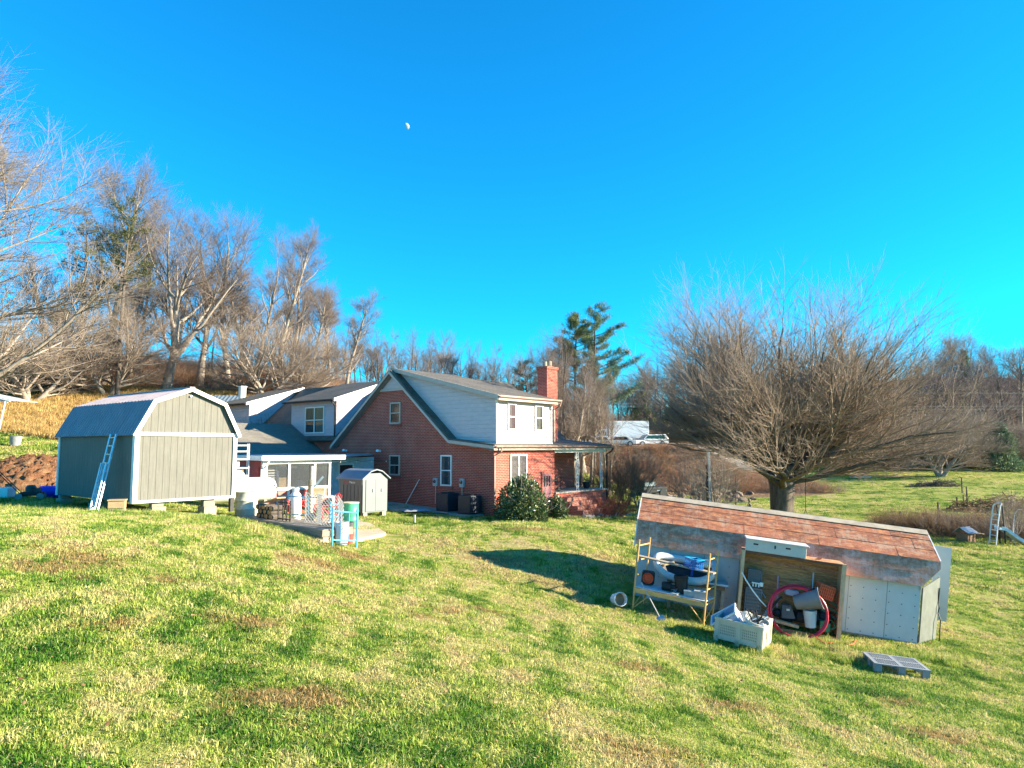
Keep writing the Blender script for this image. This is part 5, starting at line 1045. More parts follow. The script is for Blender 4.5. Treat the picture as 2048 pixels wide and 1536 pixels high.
k = MB(); pts = [Vector((0,0,.03))+Vector((t*.9, .15*math.sin(t*5), 0)) for t in np.linspace(-1,1,20)]; k.tube(pts, .022, 6); p = gpt(862,1026,31.8); o = k.build('hose', M_DARK, None, M=MT(p+Vector((0,0,.05)), rz=R(-15))); tag(o, 'black hose lying on the concrete beside the air conditioners', 'hose')
# evergreen shrubs
def shrub(p, rx, h, label, seed, n, mat=M_LEAF, ln=.11, w=.06, name='evergreen_shrub'):
    r = np.random.RandomState(seed); o = rooted(name, label, 'shrub', p)
    nb = 46; u = nrm(r.normal(0,1,(nb,3))); u[:,2] = np.abs(u[:,2]); cc = u*np.array([rx*.72,rx*.72,h*.72])*r.uniform(.55,1,(nb,1)); cc[:,2] += .1
    k_ = r.randint(0, nb, n); v_ = nrm(r.normal(0,1,(n,3))); C = cc[k_]+v_*r.uniform(.55,1,(n,1))*np.array([rx*.3,rx*.3,h*.22]); C[:,2] = np.clip(C[:,2], .03, h); D = nrm(v_+r.normal(0,.5,(n,3))+np.array([0,0,.2]))
    me = leafmesh('foliage', C, D, ln, w, mat, seed); f_ = bpy.data.objects.new('foliage', me); COL.objects.link(f_); f_.parent = o
    (a,b),(c,e) = bare_tree(seed, h*.8, .03, [dict(n=6,len=rx*.7,ang=(40,12),t0=.15,S=4,wob=.1,up=.05,rr=.6,k=4), dict(n=3,len=rx*.3,ang=(40,12),t0=.2,S=2,wob=.1,up=.05,rr=.6,k=3)], multi=6, spreadbase=.5, flare=1)
    s_ = bpy.data.objects.new('stem', fastmesh('stem', np.concatenate([a,c]), np.concatenate([b,e+len(a)]), B_GREY)); COL.objects.link(s_); s_.parent = o; return o
p = at(1046,1040,30.9); p.z = G(p.x,p.y); shrub(p, 1.5, 2.25, 'large glossy evergreen shrub at the sunny house corner', 5, 13500); OCC.append((p.x,p.y,0,.9,.9))
p = at(1112,1030,32.8); p.z = G(p.x,p.y); shrub(p, .62, 1.15, 'small dark evergreen shrub between the big shrub and the brick steps', 6, 3500)
# dry shrubs beside the porch and lawn
def twig_shrub(px_, Y, h, w_, label, seed, mat, n=26, name='bare_shrub'):
    p = on(px_, Y); me = shrub_mesh(seed, h, n, mat, 'stem', w_, 6); o = rooted(name, label, 'shrub', p+Vector((0,0,-.05))); q = bpy.data.objects.new('stem', me); COL.objects.link(q); q.parent = o; return o
M_RUST = bark('russet', (.17,.045,.03), (.3,.1,.07), (.2,.06,.05))
twig_shrub(1195, 36.0, 1.15, 1.0, 'low russet mounded shrub right of the brick porch steps', 91, M_RUST, 60); twig_shrub(1222, 37.0, 1.1, .9, 'low russet shrub next to the mounded one at the end of the bed', 92, M_RUST, 50)
twig_shrub(1250, 46, 3.3, .45, 'tall orange brown twiggy shrub beyond the porch posts', 93, B_RED, 60); twig_shrub(1228, 43, 2.9, .5, 'tall red brown twiggy shrub right behind the porch end', 94, B_RED, 60); twig_shrub(1172, 44, 1.9, .5, 'dark twiggy shrub seen between the porch posts', 95, B_DARK, 60)
twig_shrub(1190, 45, 1.8, .5, 'dark twiggy shrub seen beside the right porch post', 96, B_PURP, 50)
# garden cart on the porch
p = HM @ Vector((5.35,.6,.87)); ct = rooted('garden_cart', 'small red garden cart standing on the porch floor', 'cart', p, R(50)); k = MB(); k.box(-.25,-.15,.16,.25,.15,.32); k.build('tray', paint((.25,.06,.04),.5), ct)
for x in (-.18,.18): k = MB().at((x,-.17,.12), R(90)); k.lathe([(.03,-.02),(.11,-.02),(.12,0),(.11,.02),(.03,.02)], 14); k.build('wheel', M_DARK, ct)
k = MB(); k.tube([(.25,0,.2),(.4,0,.35),(.45,0,.5)], .012, 6); k.build('handle', M_DARK, ct)
p = HM @ Vector((8.5,.7,.87)); pl = rooted('planter', 'dark planter pot on the porch beside the right post', 'planter', p); k = MB(); k.lathe([(.14,0),(.2,.35),(.22,.36),(.18,.36),(0,.33)], 16); k.build('pot', M_DARK, pl)
# rocks bordering the bed
rs3 = random.Random(3)
def rock_mesh(seed, s):
    import bmesh; bm = bmesh.new(); bmesh.ops.create_icosphere(bm, subdivisions=3, radius=s); r = random.Random(seed); off = [Vector((r.uniform(-1,1),r.uniform(-1,1),r.uniform(-1,1))).normalized() for _ in range(11)]
    for v in bm.verts:
        d = v.co.normalized(); v.co = d*s*min([1.15]+[.72/max(.05, d.dot(o)) for o in off]); v.co.z *= .7
    me = bpy.data.meshes.new('rock'); bm.to_mesh(me); bm.free(); me.materials.append(M_STONE); return me
RK = [rock_mesh(i, .17) for i in range(4)]
for i in range(12):
    px_ = 1168+i*8+rs3.uniform(-3,3); Y = 34.6+i*.28+rs3.uniform(-.2,.2); q = on(px_, Y); o = bpy.data.objects.new('border_rock', RK[i % 4]); COL.objects.link(o); o.location = q+Vector((0,0,.04)); o.rotation_euler = (0,0,rs3.uniform(0,6)); s = rs3.uniform(.6,1.3); o.scale = (s,s,s)
    tag(o, 'pale rock in the border of the shrub bed by the porch', 'rock', 'rocks bordering the shrub bed')
# ---------------------------------------------------------------- left edge: mound, mower, barrel ...
m = NT('red_clay'); v = m.coord(); n = m.noise(v, 2.5, 6, .8); m.set(m.ramp(n, [(.3, (.2,.07,.035)), (.5, (.42,.2,.1)), (.7, (.6,.4,.22))]), .95, 0, .1); m.bump(m.noise(v, 4, 6, .85), 1, .3)
mx, my = -19.6, 30.0; nn = 60; V = []; rr4 = np.random.RandomState(8)
for j in range(nn):
    for i in range(nn):
        x = mx-4.2+i*8.4/(nn-1); y = my-2.4+j*4.8/(nn-1); d = math.hypot((x-mx)/4.2, (y-my)/2.4); h = 1.15*max(0,1-d*d)**.8*(1-.35*max(0,(x-mx)/4.2)) if d < 1 else -.2
        V.append((x, y, G(x,y)+h+(.13*rr4.randn()*.6 if d < .95 else -.1)))
me = fastmesh('dirt_mound', np.array(V), np.array([(j*nn+i,j*nn+i+1,(j+1)*nn+i+1,(j+1)*nn+i) for j in range(nn-1) for i in range(nn-1)]), m.m)
o = bpy.data.objects.new('dirt_mound', me); COL.objects.link(o); tag(o, 'heap of loose red clay soil behind the lawn mower', 'dirt mound')
p = gpt(62,978,24.5); p.z += .02; mw = rooted('lawn_mower', 'black push lawn mower with tall handle in front of the dirt heap', 'lawn mower', p, R(25)); 
k = MB(); k.box(-.3,-.25,.12,.35,.25,.26); k.build('deck', M_DARK, mw, bevel=.04); k = MB(); k.lathe([(.16,.26),(.17,.4),(.12,.48),(0,.5)], 14); k.box(.1,-.1,.26,.3,.1,.38); k.build('engine', paint((.06,.06,.065),.4), mw)
for x in (-.3,.32):
    for y in (-.29,.29): k = MB().at((x,y,.11), R(90)); k.lathe([(.03,-.025),(.11,-.025),(.11,.025),(.03,.025)], 14); k.build('wheel', paint((.25,.25,.25),.6), mw)
for y in (-.2,.2): k = MB(); k.tube([(-.3,y,.22),(-1.05,y,1.05),(-1.15,y,1.12)], .016, 6); k.build('handle', M_DARK, mw)
k = MB(); k.tube([(-1.15,-.2,1.12),(-1.32,-.15,1.2),(-1.36,0,1.22),(-1.32,.15,1.2),(-1.15,.2,1.12)], .02, 6); k.box(-1.25,-.14,1.03,-1.05,.14,1.16); k.build('handlebar', M_DARK, mw)
p = at(100,984,25.4); gz = G(p.x,p.y); bb = rooted('plastic_barrel', 'bright blue plastic barrel lying on its side behind the barn corner', 'barrel', (p.x-.35,p.y,gz+.22), R(8)); k = MB().at((0,0,0), 0, R(90)); k.lathe([(0,.05),(.19,.05),(.2,0),(.22,0),(.23,.1),(.23,.45),(.22,.5),(.23,.55),(.22,.78),(.16,.82),(0,.82)], 28); k.build('body', paint((.01,.04,.62), .35, 0, .1), bb, smooth=True)
p = gpt(12,962,24.5); cb = rooted('white_cooler', 'white appliance shell lying in the grass at the left edge', 'appliance', (p.x-.2,p.y,p.z+.05), R(10)); k = MB(); k.box(-.5,-.3,0,.4,.3,.36); k.build('body', M_WHITE, cb, bevel=.04); k = MB().at((-.1,-.31,.17), R(90)); k.lathe([(.2,-.01),(.2,.012),(.16,.02),(0,.02)], 22); k.build('door', paint((.3,.42,.6),.3), cb)
p = at(31,886,38); gz = G(p.x,p.y); tb = rooted('grey_tub', 'grey plastic tub standing on the slope above the dirt heap', 'tub', (p.x,p.y,gz)); k = MB(); k.lathe([(.22,0),(.3,.5),(.32,.51),(.3,.53),(.27,.5),(.19,.04),(0,.04)], 22); k.build('body', paint((.25,.26,.27),.5), tb, smooth=True)
p = at(-12,850,30); gz = G(p.x,p.y); sw = rooted('canopy_frame', 'white metal canopy frame cut by the left edge of the picture', 'canopy', (p.x,p.y,gz)); tp = at(20,802,30); tp0 = Vector((p.x,p.y,gz))
k = MB(); a = tp-tp0; k.tube([a+Vector((-2.2,.3,.45)), a], .03, 6); k.tube([a+Vector((-2.2,.3,.3)), a+Vector((-.1,0,-.06))], .025, 6); k.build('roof_rail', M_WHITE, sw); k = MB(); k.tube([a+Vector((-.2,0,0)), Vector((a.x-.75,0,0))], .03, 6); k.build('post', M_WHITE, sw)
k = MB(); k.slab([a+Vector((-2.2,.3,.5)), a+Vector((0,0,.03)), a+Vector((.1,1.6,.03)), a+Vector((-2.2,1.8,.5))], (0,0,.02)); k.build('cover', paint((.5,.47,.45),.6), sw)
# low metal roofed outbuilding behind the barn ridge
p = at(430,795,55); ob = rooted('outbuilding', 'blue grey metal roof of an outbuilding behind the barn', 'outbuilding', (p.x,p.y,G(p.x,p.y)), R(8)); zt = p.z-G(p.x,p.y)+.1
k = MB(); k.slab([(-2.5,-1.6,zt-.75),(2.2,-1.6,zt-.75),(2.2,.4,zt+.05),(-2.5,.4,zt+.05)], (0,0,.04)); [k.slab([(x,-1.62,zt-.7),(x+.05,-1.62,zt-.7),(x+.05,.4,zt+.1),(x,.4,zt+.1)],(0,0,.03)) for x in np.arange(-2.5,2.2,.3)]; k.build('roof', paint((.32,.42,.5),.35,.5), ob); k = MB(); k.box(-2.3,-1.4,-.5,2.0,.3,zt-.8); k.build('wall', M_GRV, ob)
# moon
MC = at(812,253,2500); mr = 1.62*2500/1400*5; mr = 7.2/1400*2500; ax = Vector((.94,0,-.0)); import bmesh
d0 = (Vector((0,0,CAMZ))-MC).normalized(); ri = Vector((1,0,0)); ri = (ri-d0*ri.dot(d0)).normalized(); upv = d0.cross(ri); upv = upv if upv.z > 0 else -upv; th = R(22); lit = (ri*math.cos(th)+upv*math.sin(th)).normalized(); nor = (upv*math.cos(th)-ri*math.sin(th)).normalized()
V = []; F = []; na, nb = 24, 16
for i in range(na+1):
    for j in range(nb+1):
        la = math.pi*i/na-math.pi/2; lo = R(-5)+(R(180)+R(0))*j/nb   # lune between the terminator and the limb, back to front
        V.append(nor*math.sin(la)*mr + (lit*math.sin(lo)+d0*math.cos(lo))*math.cos(la)*mr)
for i in range(na):
    for j in range(nb): F.append((i*(nb+1)+j,i*(nb+1)+j+1,(i+1)*(nb+1)+j+1,(i+1)*(nb+1)+j))
mk = MB(); mk.add(V, F); m = NT('moon'); m.set(m.ramp(m.noise(m.coord(), .12, 3), [(.4, (.16,.27,.32)), (.6, (.26,.38,.42))]), 1, 0, 0)
o = mk.build('moon', m.m, None, M=MT(MC), smooth=True); tag(o, 'small half moon in the blue sky', 'moon')
# ---------------------------------------------------------------- rusty roofed shed, tilted with the slope
S0 = at(1265,1190,20); S1 = at(1834,1285,18.3); su = (S1-S0).normalized(); SL = (S1-S0).length
sw_ = Vector((-su.y, su.x, 0)).normalized(); sn = su.cross(sw_).normalized()
SM = Matrix(((su.x,sw_.x,sn.x,S0.x),(su.y,sw_.y,sn.y,S0.y),(su.z,sw_.z,sn.z,S0.z),(0,0,0,1))); SMi = SM.inverted()
def sp(px, py, y):
    """shed coordinates of the point seen at a pixel in the plane y (metres in front of / behind the front wall)"""
    return SMi @ hit(px, py, SM @ Vector((0,y,0)), sw_)
def spz(px, py, z): return SMi @ hit(px, py, SM @ Vector((0,0,z)), sn)
OCC.append((*(SM @ Vector((SL/2, 1.3, 0))).xy, math.atan2(su.y, su.x), SL/2+.05, 1.35))
shed = thing('rusty_shed', 'long low pale metal shed with a rusted gambrel roof', 'shed', M=SM)
M_SHW = paint((.47,.52,.55), .45, 0, .05, 1.5, .12); M_R1 = rust_mat('rust_top', (.42,.28,.19), (.27,.08,.04), (.55,.21,.08), .41); M_R2 = rust_mat('rust_low', (.66,.4,.33), (.52,.2,.11), (.62,.33,.22), .42)
HW = 1.52; W2 = 2.7
k = MB(); k.box(0,0,-.3,SL,.05,HW); k.build('front_wall', M_SHW, shed); k = MB(); k.box(0,W2-.05,-.3,SL,W2,HW); k.build('back_wall', M_SHW, shed)
def endp(x): return [(x,0,-.3),(x,W2,-.3),(x,W2,HW),(x,W2-.25,2.12),(x,W2/2,2.68),(x,.25,2.12),(x,0,HW)]
k = MB(); k.slab(endp(.0), (.05,0,0)); k.build('end_wall', M_SHW, shed)
k = MB(); k.slab([(SL-.06,1.4,-.3),(SL-.06,W2,-.3),(SL-.06,W2,HW),(SL-.06,W2-.25,2.12),(SL-.06,W2/2,2.68),(SL-.06,.25,2.12),(SL-.06,0,HW),(SL-.06,0,1.3),(SL-.06,1.4,1.3)], (.05,0,0)); k.build('end_wall', M_SHW, shed)
k = MB(); [k.box(x-.006,-.004,-.1,x+.006,-.0005,HW) for x in np.arange(.91,SL,.915)]; [k.lathe([(0,0),(.012,0),(.012,.004),(0,.005)],6,(0,0,0)) for _ in ()]
k.build('wall_seam', paint((.2,.24,.26),.5), shed)
k = MB()
for x in np.arange(.05,SL,.305):
    for z in np.arange(.05,HW,.28): k.box(x-.011,-.008,z-.011,x+.011,-.001,z+.011)
k.build('screw', paint((.1,.1,.11),.5,.5), shed); k = MB(); k.box(2.2,-.03,-.55,SL,.0,-.02); k.build('sill_board', M_WOODG, shed)
# roof: sheets of each slope, overlapping a little
ev, kn, rg = Vector((0,-.16,1.44)), Vector((0,.1,2.08)), Vector((0,W2/2,2.72))
def slope_sheets(a, b, rows, mat, x0, x1, cols, name, jog=0, lift=1):
    d = (b-a); n = Vector((1,0,0)).cross(d).normalized(); k = MB(); rj = random.Random(cols*rows)
    for r in range(rows):
        for c in range(-1, cols+1):
            xa = x0+(x1-x0)*(c+jog*(r % 2))/cols; xb = xa+(x1-x0)/cols+.02; xa = max(xa, x0); xb = min(xb, x1)
            if xb-xa < .03: continue
            p, q = a+d*(r/rows)-d*.006, a+d*((r+1)/rows)+d*.012; l0, l1 = (.02+.01*rj.random()+.008*(c % 2))*lift, (.004+.006*(c % 2))*lift
            o_ = Vector((1,0,0))
            k.slab([p+o_*xa+n*(l0+.0), p+o_*xb+n*(l0+.0), q+o_*xb+n*(l1+.0), q+o_*xa+n*(l1+.0)], n*.004)
    return k.build(name, mat, shed)
RX0, RX1 = -.06, SL+.42
slope_sheets(ev, kn, 2, M_R2, RX0, SL-.02, 8, 'roof_sheet', lift=.35); slope_sheets(kn, rg, 3, M_R1, RX0, RX1, 8, 'roof_sheet', .5, lift=.45)
# overhanging corner of the lower slope, cut on the slant
k = MB(); k.slab([ev+Vector((SL-.02,0,0)), kn+Vector((RX1,0,0))+(ev-kn)*.28, kn+Vector((RX1,0,0)), kn+Vector((SL-.02,0,0))], Vector((0,-.008,.004))); k.build('roof_sheet', M_R2, shed)
bk_ = lambda v: Vector((v.x, W2-v.y, v.z))
k = MB(); k.slab([bk_(ev)+Vector((RX0,0,0)), bk_(ev)+Vector((SL,0,0)), bk_(kn)+Vector((SL,0,0)), bk_(kn)+Vector((RX0,0,0))], (0,.006,.004)); k.slab([bk_(kn)+Vector((RX0,0,.002)), bk_(kn)+Vector((RX1,0,.002)), rg+Vector((RX1,0,.002)), rg+Vector((RX0,0,.002))], (0,.002,.006)); k.build('roof_sheet', M_R1, shed)
n_ = (rg-kn).cross(Vector((1,0,0))).normalized(); n_ = n_ if n_.z > 0 else -n_
cp_ = paint((.4,.32,.23), .8, 0, .25, 3, .5)
k = MB(); k.slab([rg+Vector((RX0-.02,0,.012))+n_*.014, rg+Vector((RX1+.02,0,.012))+n_*.014, rg-(rg-kn)*.16+Vector((RX1+.02,0,0))+n_*.03, rg-(rg-kn)*.16+Vector((RX0-.02,0,0))+n_*.03], n_*.008); k.slab([rg+Vector((RX0-.02,.001,.03)), rg+Vector((RX1+.02,.001,.03)), rg+Vector((RX1+.02,.3,-.1)), rg+Vector((RX0-.02,.3,-.1))], (0,.004,.008)); k.build('ridge_cap', cp_, shed)
k = MB()
for a, b in ((ev,kn),(kn,rg)): k.slab([a+Vector((RX0-.03,0,.02)), b+Vector((RX0-.03,0,.02)), b+Vector((RX0-.03,0,-.07)), a+Vector((RX0-.03,0,-.07))], (.03,0,0))
k.slab([kn+Vector((RX1,0,.02)), rg+Vector((RX1,0,.02)), rg+Vector((RX1,0,-.07)), kn+Vector((RX1,0,-.07))], (.03,0,0)); k.build('edge_trim', paint((.6,.58,.55),.5), shed)
# doors swung open at the right end
d1 = sp(1838,1170,0); k = MB(); q = Vector((SL+.02,.02,0)); e_ = Vector((SL+.62,.75,0)); k.slab([q+Vector((0,0,-.12)), e_+Vector((0,0,-.12)), e_+Vector((0,0,1.62)), q+Vector((0,0,1.38))], (.03,-.03,0)); k.build('door', paint((.16,.17,.145),.6,.1,.2,3,.5), shed, 'grey door leaf standing open, shade put into its colour')  # first leaf coloured darker to stand in for shade under the roof overhang
k = MB(); q = sp(1862,1245,1.6); e_ = sp(1893,1244,1.6); q.z = e_.z; q.y = 1.75; k.slab([q, e_, e_+Vector((0,0,2.0)), q+Vector((0,0,2.0))], (.0,.03,0)); k.build('door', M_SHW, shed)
a = Vector((SL+.64,.7,1.0)); k = MB(); k.tube([a+Vector((0,-.03,.35)),a,a+Vector((.02,-.05,-.15)),a+Vector((.0,-.04,-.3)),a+Vector((.05,-.1,-.45)),a+Vector((.06,-.1,-1.15))], .014, 6); o = k.build('chain', M_DARK, None, M=SM); tag(o, 'dark chain and rope hanging from the open shed door', 'chain')
# ---------------------------------------------------------------- yellow scaffold
M_YEL = paint((.66,.38,.13), .45, .05, .12, 5, .3); A = sp(1264,1228,-1.45); B = sp(1406,1260,-1.45); zf = min(A.z,B.z)
xa, xb, yf, yb = A.x, B.x, -1.45, -.72; sc_o = thing('scaffold', 'yellow wheeled scaffold tower standing in front of the shed', 'scaffold', M=SM)
zb = lambda x: A.z+(B.z-A.z)*(x-xa)/(xb-xa)
SK = lambda x, y: x + (.24 if y == yb else 0)
for x in (xa, xb):
    for y in (yf, yb):
        k = MB(); k.tube([(SK(x,y),y,zb(x)+.1),(SK(x,y),y,zb(x)+1.92)], .023, 8); k.build('post', M_YEL, sc_o)
        k = MB().at((SK(x,y),y,zb(x)+.06), R(90)); k.lathe([(.01,-.02),(.055,-.02),(.055,.02),(.01,.02)], 14); k.build('caster', paint((.12,.12,.12),.6), sc_o)
    for h in (.62, 1.0, 1.38, 1.76): k = MB(); k.tube([(x,yf,zb(x)+h),(x+.24,yb,zb(x)+h)], .018, 6); k.build('rung', M_YEL, sc_o)
    k = MB(); k.tube([(x,yf,zb(x)+.2),(x+.24,yb,zb(x)+.5)], .014, 6); k.build('brace', M_YEL, sc_o)
for y in (yf, yb):
    k = MB(); k.bar((SK(xa,y),y,zb(xa)+.62),(SK(xb,y),y,zb(xb)+.62),.03,.11); k.build('beam', M_YEL, sc_o)
    for x, s in ((xa,1),(xb,-1)): k = MB(); k.tube([(SK(x,y),y,zb(x)+.15),(SK(x,y)+s*.42,y,zb(x+s*.42)+.58)], .014, 6); k.build('brace', M_YEL, sc_o)
k = MB(); k.slab([(xa-.0,yf+.02,zb(xa)+.69),(xb,yf+.02,zb(xb)+.69),(xb+.24,yb-.02,zb(xb)+.69),(xa+.24,yb-.02,zb(xa)+.69)], (0,0,.022)); k.build('platform', paint((.55,.55,.57),.6,0,.1), sc_o)
k = MB(); k.slab([(xa-.02,yf+.03,zb(xa)+1.46),(xb+.12,yf+.03,zb(xb)+1.4),(xb+.2,yf+.24,zb(xb)+1.4),(xa+.04,yf+.24,zb(xa)+1.46)], (0,0,.035)); pk = k.build('plank', M_WOODG, None, M=SM); tag(pk, 'long grey plank laid through the top of the scaffold', 'plank')
PZ = lambda x: zb(x)+.715
TZ = 1.42
def onplat(px_, py, y): q = sp(px_, py, y); q.z = PZ(q.x); return q
def srel(name, label, cat, q, rx=0, ry=0, rz=0, group=None): return thing(name, label, cat, M=SM @ MT(q, rx, ry, rz), group=group)
# red lamp / bucket, pump, buckets and boxes on the platform
q = onplat(1294,1178,-1.0); o = srel('work_light', 'dark lantern with a red orange round face on the scaffold platform', 'lamp', q); k = MB(); k.box(-.17,-.08,.02,.17,.14,.38); k.build('housing', M_DARK, o, bevel=.06); k = MB().at((0,-.08,.2), R(90)); k.lathe([(.0,.02),(.1,.02),(.12,.05),(.135,.05),(.14,0),(0,0)], 24); k.build('lens', paint((.75,.06,.02), .35), o, smooth=True)
q = onplat(1334,1192,-1.15); o = srel('water_pump', 'small black pump on the scaffold platform', 'pump', q); k = MB().at((0,0,.12), 0, R(90)); k.lathe([(0,-.16),(.09,-.16),(.11,-.1),(.11,.06),(.06,.1),(.05,.18),(0,.18)], 18); k.build('body', M_DARK, o); k = MB(); k.lathe([(.03,0),(.03,.24),(.06,.25),(.06,.29),(0,.29)], 12, (.02,0,0)); k.box(-.14,-.08,0,.14,.08,.03); k.build('base', M_DARK, o)
q = onplat(1362,1196,-1.1); bucket('black bucket standing upright on the scaffold platform', SM @ q, .18, .46, M_DARK, taper=.82)
q = onplat(1349,1200,-1.33); o = srel('paint_roller', 'pale garden trowel with a stick handle lying on the platform edge', 'trowel', q); k = MB(); k.slab([(-.12,-.08,.01),(.06,-.1,.01),(.12,.0,.03),(.05,.1,.02),(-.1,.08,.01)], (0,0,.012)); k.build('blade', paint((.6,.53,.42),.6), o); k = MB(); k.tube([(.0,.03,.03),(.12,.3,.28)], .012, 6); k.build('handle', M_STEEL, o)
for i, (px_, py, y, w_, l_) in enumerate(((1376,1206,-1.2,.26,'low grey metal box next to the black bucket on the platform'),(1398,1208,-1.22,.3,'larger grey metal box at the right end of the platform'))):
    q = onplat(px_, py, y); o = srel('metal_box', l_, 'box', q); k = MB(); k.box(-w_/2,-.14,0,w_/2,.14,.12+.05*i); k.build('body', paint((.34,.35,.36),.5,.3), o, bevel=.01); k = MB(); k.box(-w_/2-.01,-.15,.12+.05*i,w_/2+.01,.15,.15+.05*i); k.build('lid', paint((.5,.51,.52),.5,.2), o, bevel=.006)
# blue crate on the plank
q = sp(1390,1143,-1.0); q.z = zb(q.x)+1.44; o = srel('milk_crate', 'bright blue plastic milk crate on the scaffold plank', 'crate', q+Vector((-.05,-.3,.0)), rz=R(35), ry=R(2)); M_BC = paint((.0,.13,.42),.4,0,.1)
for s in (-1,1):
    for ax_ in (0,1):
        k = MB()
        for z0, z1 in ((0,.03),(.1,.125),(.2,.25)): (k.box(-.17,s*.17-.008,z0,.17,s*.17+.008,z1) if ax_ else k.box(s*.17-.008,-.162,z0,s*.17+.008,.162,z1))
        for t in np.linspace(-.15,.15,6): (k.box(t-.012,s*.17-.007,.03,t+.012,s*.17+.007,.2) if ax_ else k.box(s*.17-.007,t-.012,.03,s*.17+.007,t+.012,.2))
        k.build('side', M_BC, o)
k = MB(); [k.box(-.16,t-.012,0,.16,t+.012,.01) for t in np.linspace(-.14,.14,7)]; k.build('bottom', M_BC, o); k = MB(); k.ring([(-.185,-.185,.25),(.185,-.185,.25),(.185,.185,.25),(-.185,.185,.25)],[(-.15,-.15,.25),(.15,-.15,.25),(.15,.15,.25),(-.15,.15,.25)],(0,0,.012)); k.build('rim', paint((.02,.5,.75),.35), o)
q = sp(1412,1128,-.8); o = srel('plastic_bag', 'clear crumpled plastic bag behind the blue crate', 'bag', Vector((q.x,-.85,zb(q.x)+1.44))); rb = np.random.RandomState(6); k = MB(); v_ = []; 
for i in range(7):
    for j in range(10): a = 6.283*j/10; r_ = .15*math.sin(math.pi*(i+.3)/7)*(1+.35*rb.randn()*.5); v_.append((r_*math.cos(a), r_*math.sin(a), i*.032))
k.add(v_, [(i*10+j, i*10+(j+1)%10, (i+1)*10+(j+1)%10, (i+1)*10+j) for i in range(6) for j in range(10)]+[tuple(range(10))]); k.build('film', paint((.55,.55,.5),.3), o)
# small boat on a bench behind the scaffold
a, b = sp(1305,1150,-.5), sp(1431,1165,-.5); bx_, bL = (a.x+b.x)/2, (b.x-a.x)/2*1.02; bz = .98
o = srel('dinghy', 'small pale inflatable boat with dark inside resting behind the scaffold', 'boat', Vector((bx_,-.42,bz)), rx=R(38), ry=R(1))
def bp(t, s): w_ = .38*(abs(math.cos(t)) if False else 1); c_, s_ = math.cos(t), math.sin(t); return Vector((bL*.92*math.copysign(abs(c_)**.75, c_), .36*math.copysign(abs(s_)**.8, s_), .22*abs(c_)**2.6))
k = MB(); ts = np.linspace(0, 6.283, 49)[:-1]; k.tube([bp(t,0) for t in ts], [.105-.02*abs(math.cos(t))**4 for t in ts], 14, closed=True); k.build('tube', paint((.5,.52,.53),.45,0,.12,4,.5), o, smooth=True)
k = MB(); n=24; v_ = [bp(t,0)*.98+Vector((0,0,-.03)) for t in ts[::2]]+[Vector((0,0,-.17))+Vector((p.x*.6,p.y*.6,p.z*.35)) for p in [bp(t,0) for t in ts[::2]]]; k.add(v_, [(i,(i+1)%n,n+(i+1)%n,n+i) for i in range(n)]+[tuple(range(n,2*n))]); k.build('hull', M_DARK, o)
k = MB(); k.box(bL*.2,-.2,.0,bL*.28,.2,.03); k.build('seat', paint((.03,.04,.18),.5), o); k = MB(); k.tube([(-bL*.7,-.1,.12),(-bL*.35,.15,.06)], .03, 6); k.build('paddle', M_WOOD, o)
o = srel('side_table', 'weathered table with a grey top between the scaffold and the cabinet', 'table', Vector((0,0,0))); q = sp(1436,1170,-.45); x0, x1 = sp(1330,1170,-.5).x, sp(1456,1176,-.5).x; k = MB(); k.box(x0,-.65,.74,x1,-.1,.79); k.build('table_top', paint((.33,.42,.47),.5), o)
for x in (x0+.1, x1-.16):
    for y in (-.6,-.18): k = MB(); k.box(x,y,-.25,x+.08,y+.08,.74); k.build('leg', M_WOODG, o)
k = MB(); k.box(x0+.1,-.62,.62,x1-.08,-.59,.74); k.build('apron', wood_mat('dark_wood',(.16,.08,.04),(.27,.15,.08)), o)
# shovel leaning on the scaffold
a = sp(1283,1165,-1.5); b = sp(1324,1240,-2.0); k_ = SM @ b; g0 = Vector((k_.x,k_.y,G(k_.x,k_.y))); top = SM @ a; sv = thing('shovel', 'long handled shovel leaning on the scaffold with its blade in the grass', 'shovel', g0); v_ = top-g0
k = MB(); k.tube([v_*.12, v_], .016, 8); k.build('handle', paint((.45,.4,.36),.6), sv); k = MB(); d_ = v_.normalized(); s_ = d_.cross(Vector((0,1,.2))).normalized(); f_ = s_.cross(d_); k.slab([v_*.16-s_*.02, v_*.13-s_*.11, v_*.02-s_*.12, v_*-.05, v_*.02+s_*.12, v_*.13+s_*.11, v_*.16+s_*.02], f_*.012); k.build('blade', M_STEEL, sv)
# bucket lying in the grass
q = gp(1231,1213); bucket('white plastic bucket lying on its side in the shadow of the shed', q+Vector((0,0,.16)), .17, .37, M_WPLAS, tip=(R(78),0,R(15)), fill=paint((.2,.14,.08),.9))
# debris under the scaffold
for i,(px_,py) in enumerate([(1310,1222),(1330,1228),(1352,1232),(1300,1210),(1345,1218)]):
    q = gp(px_,py+6); o = bpy.data.objects.new('loose_stone', RK[i%4]); COL.objects.link(o); o.location = q+Vector((0,.5,.02)); o.scale = (.5,.4,.4); tag(o, 'small stone in the dark under the scaffold', 'rock', 'stones under the scaffold')
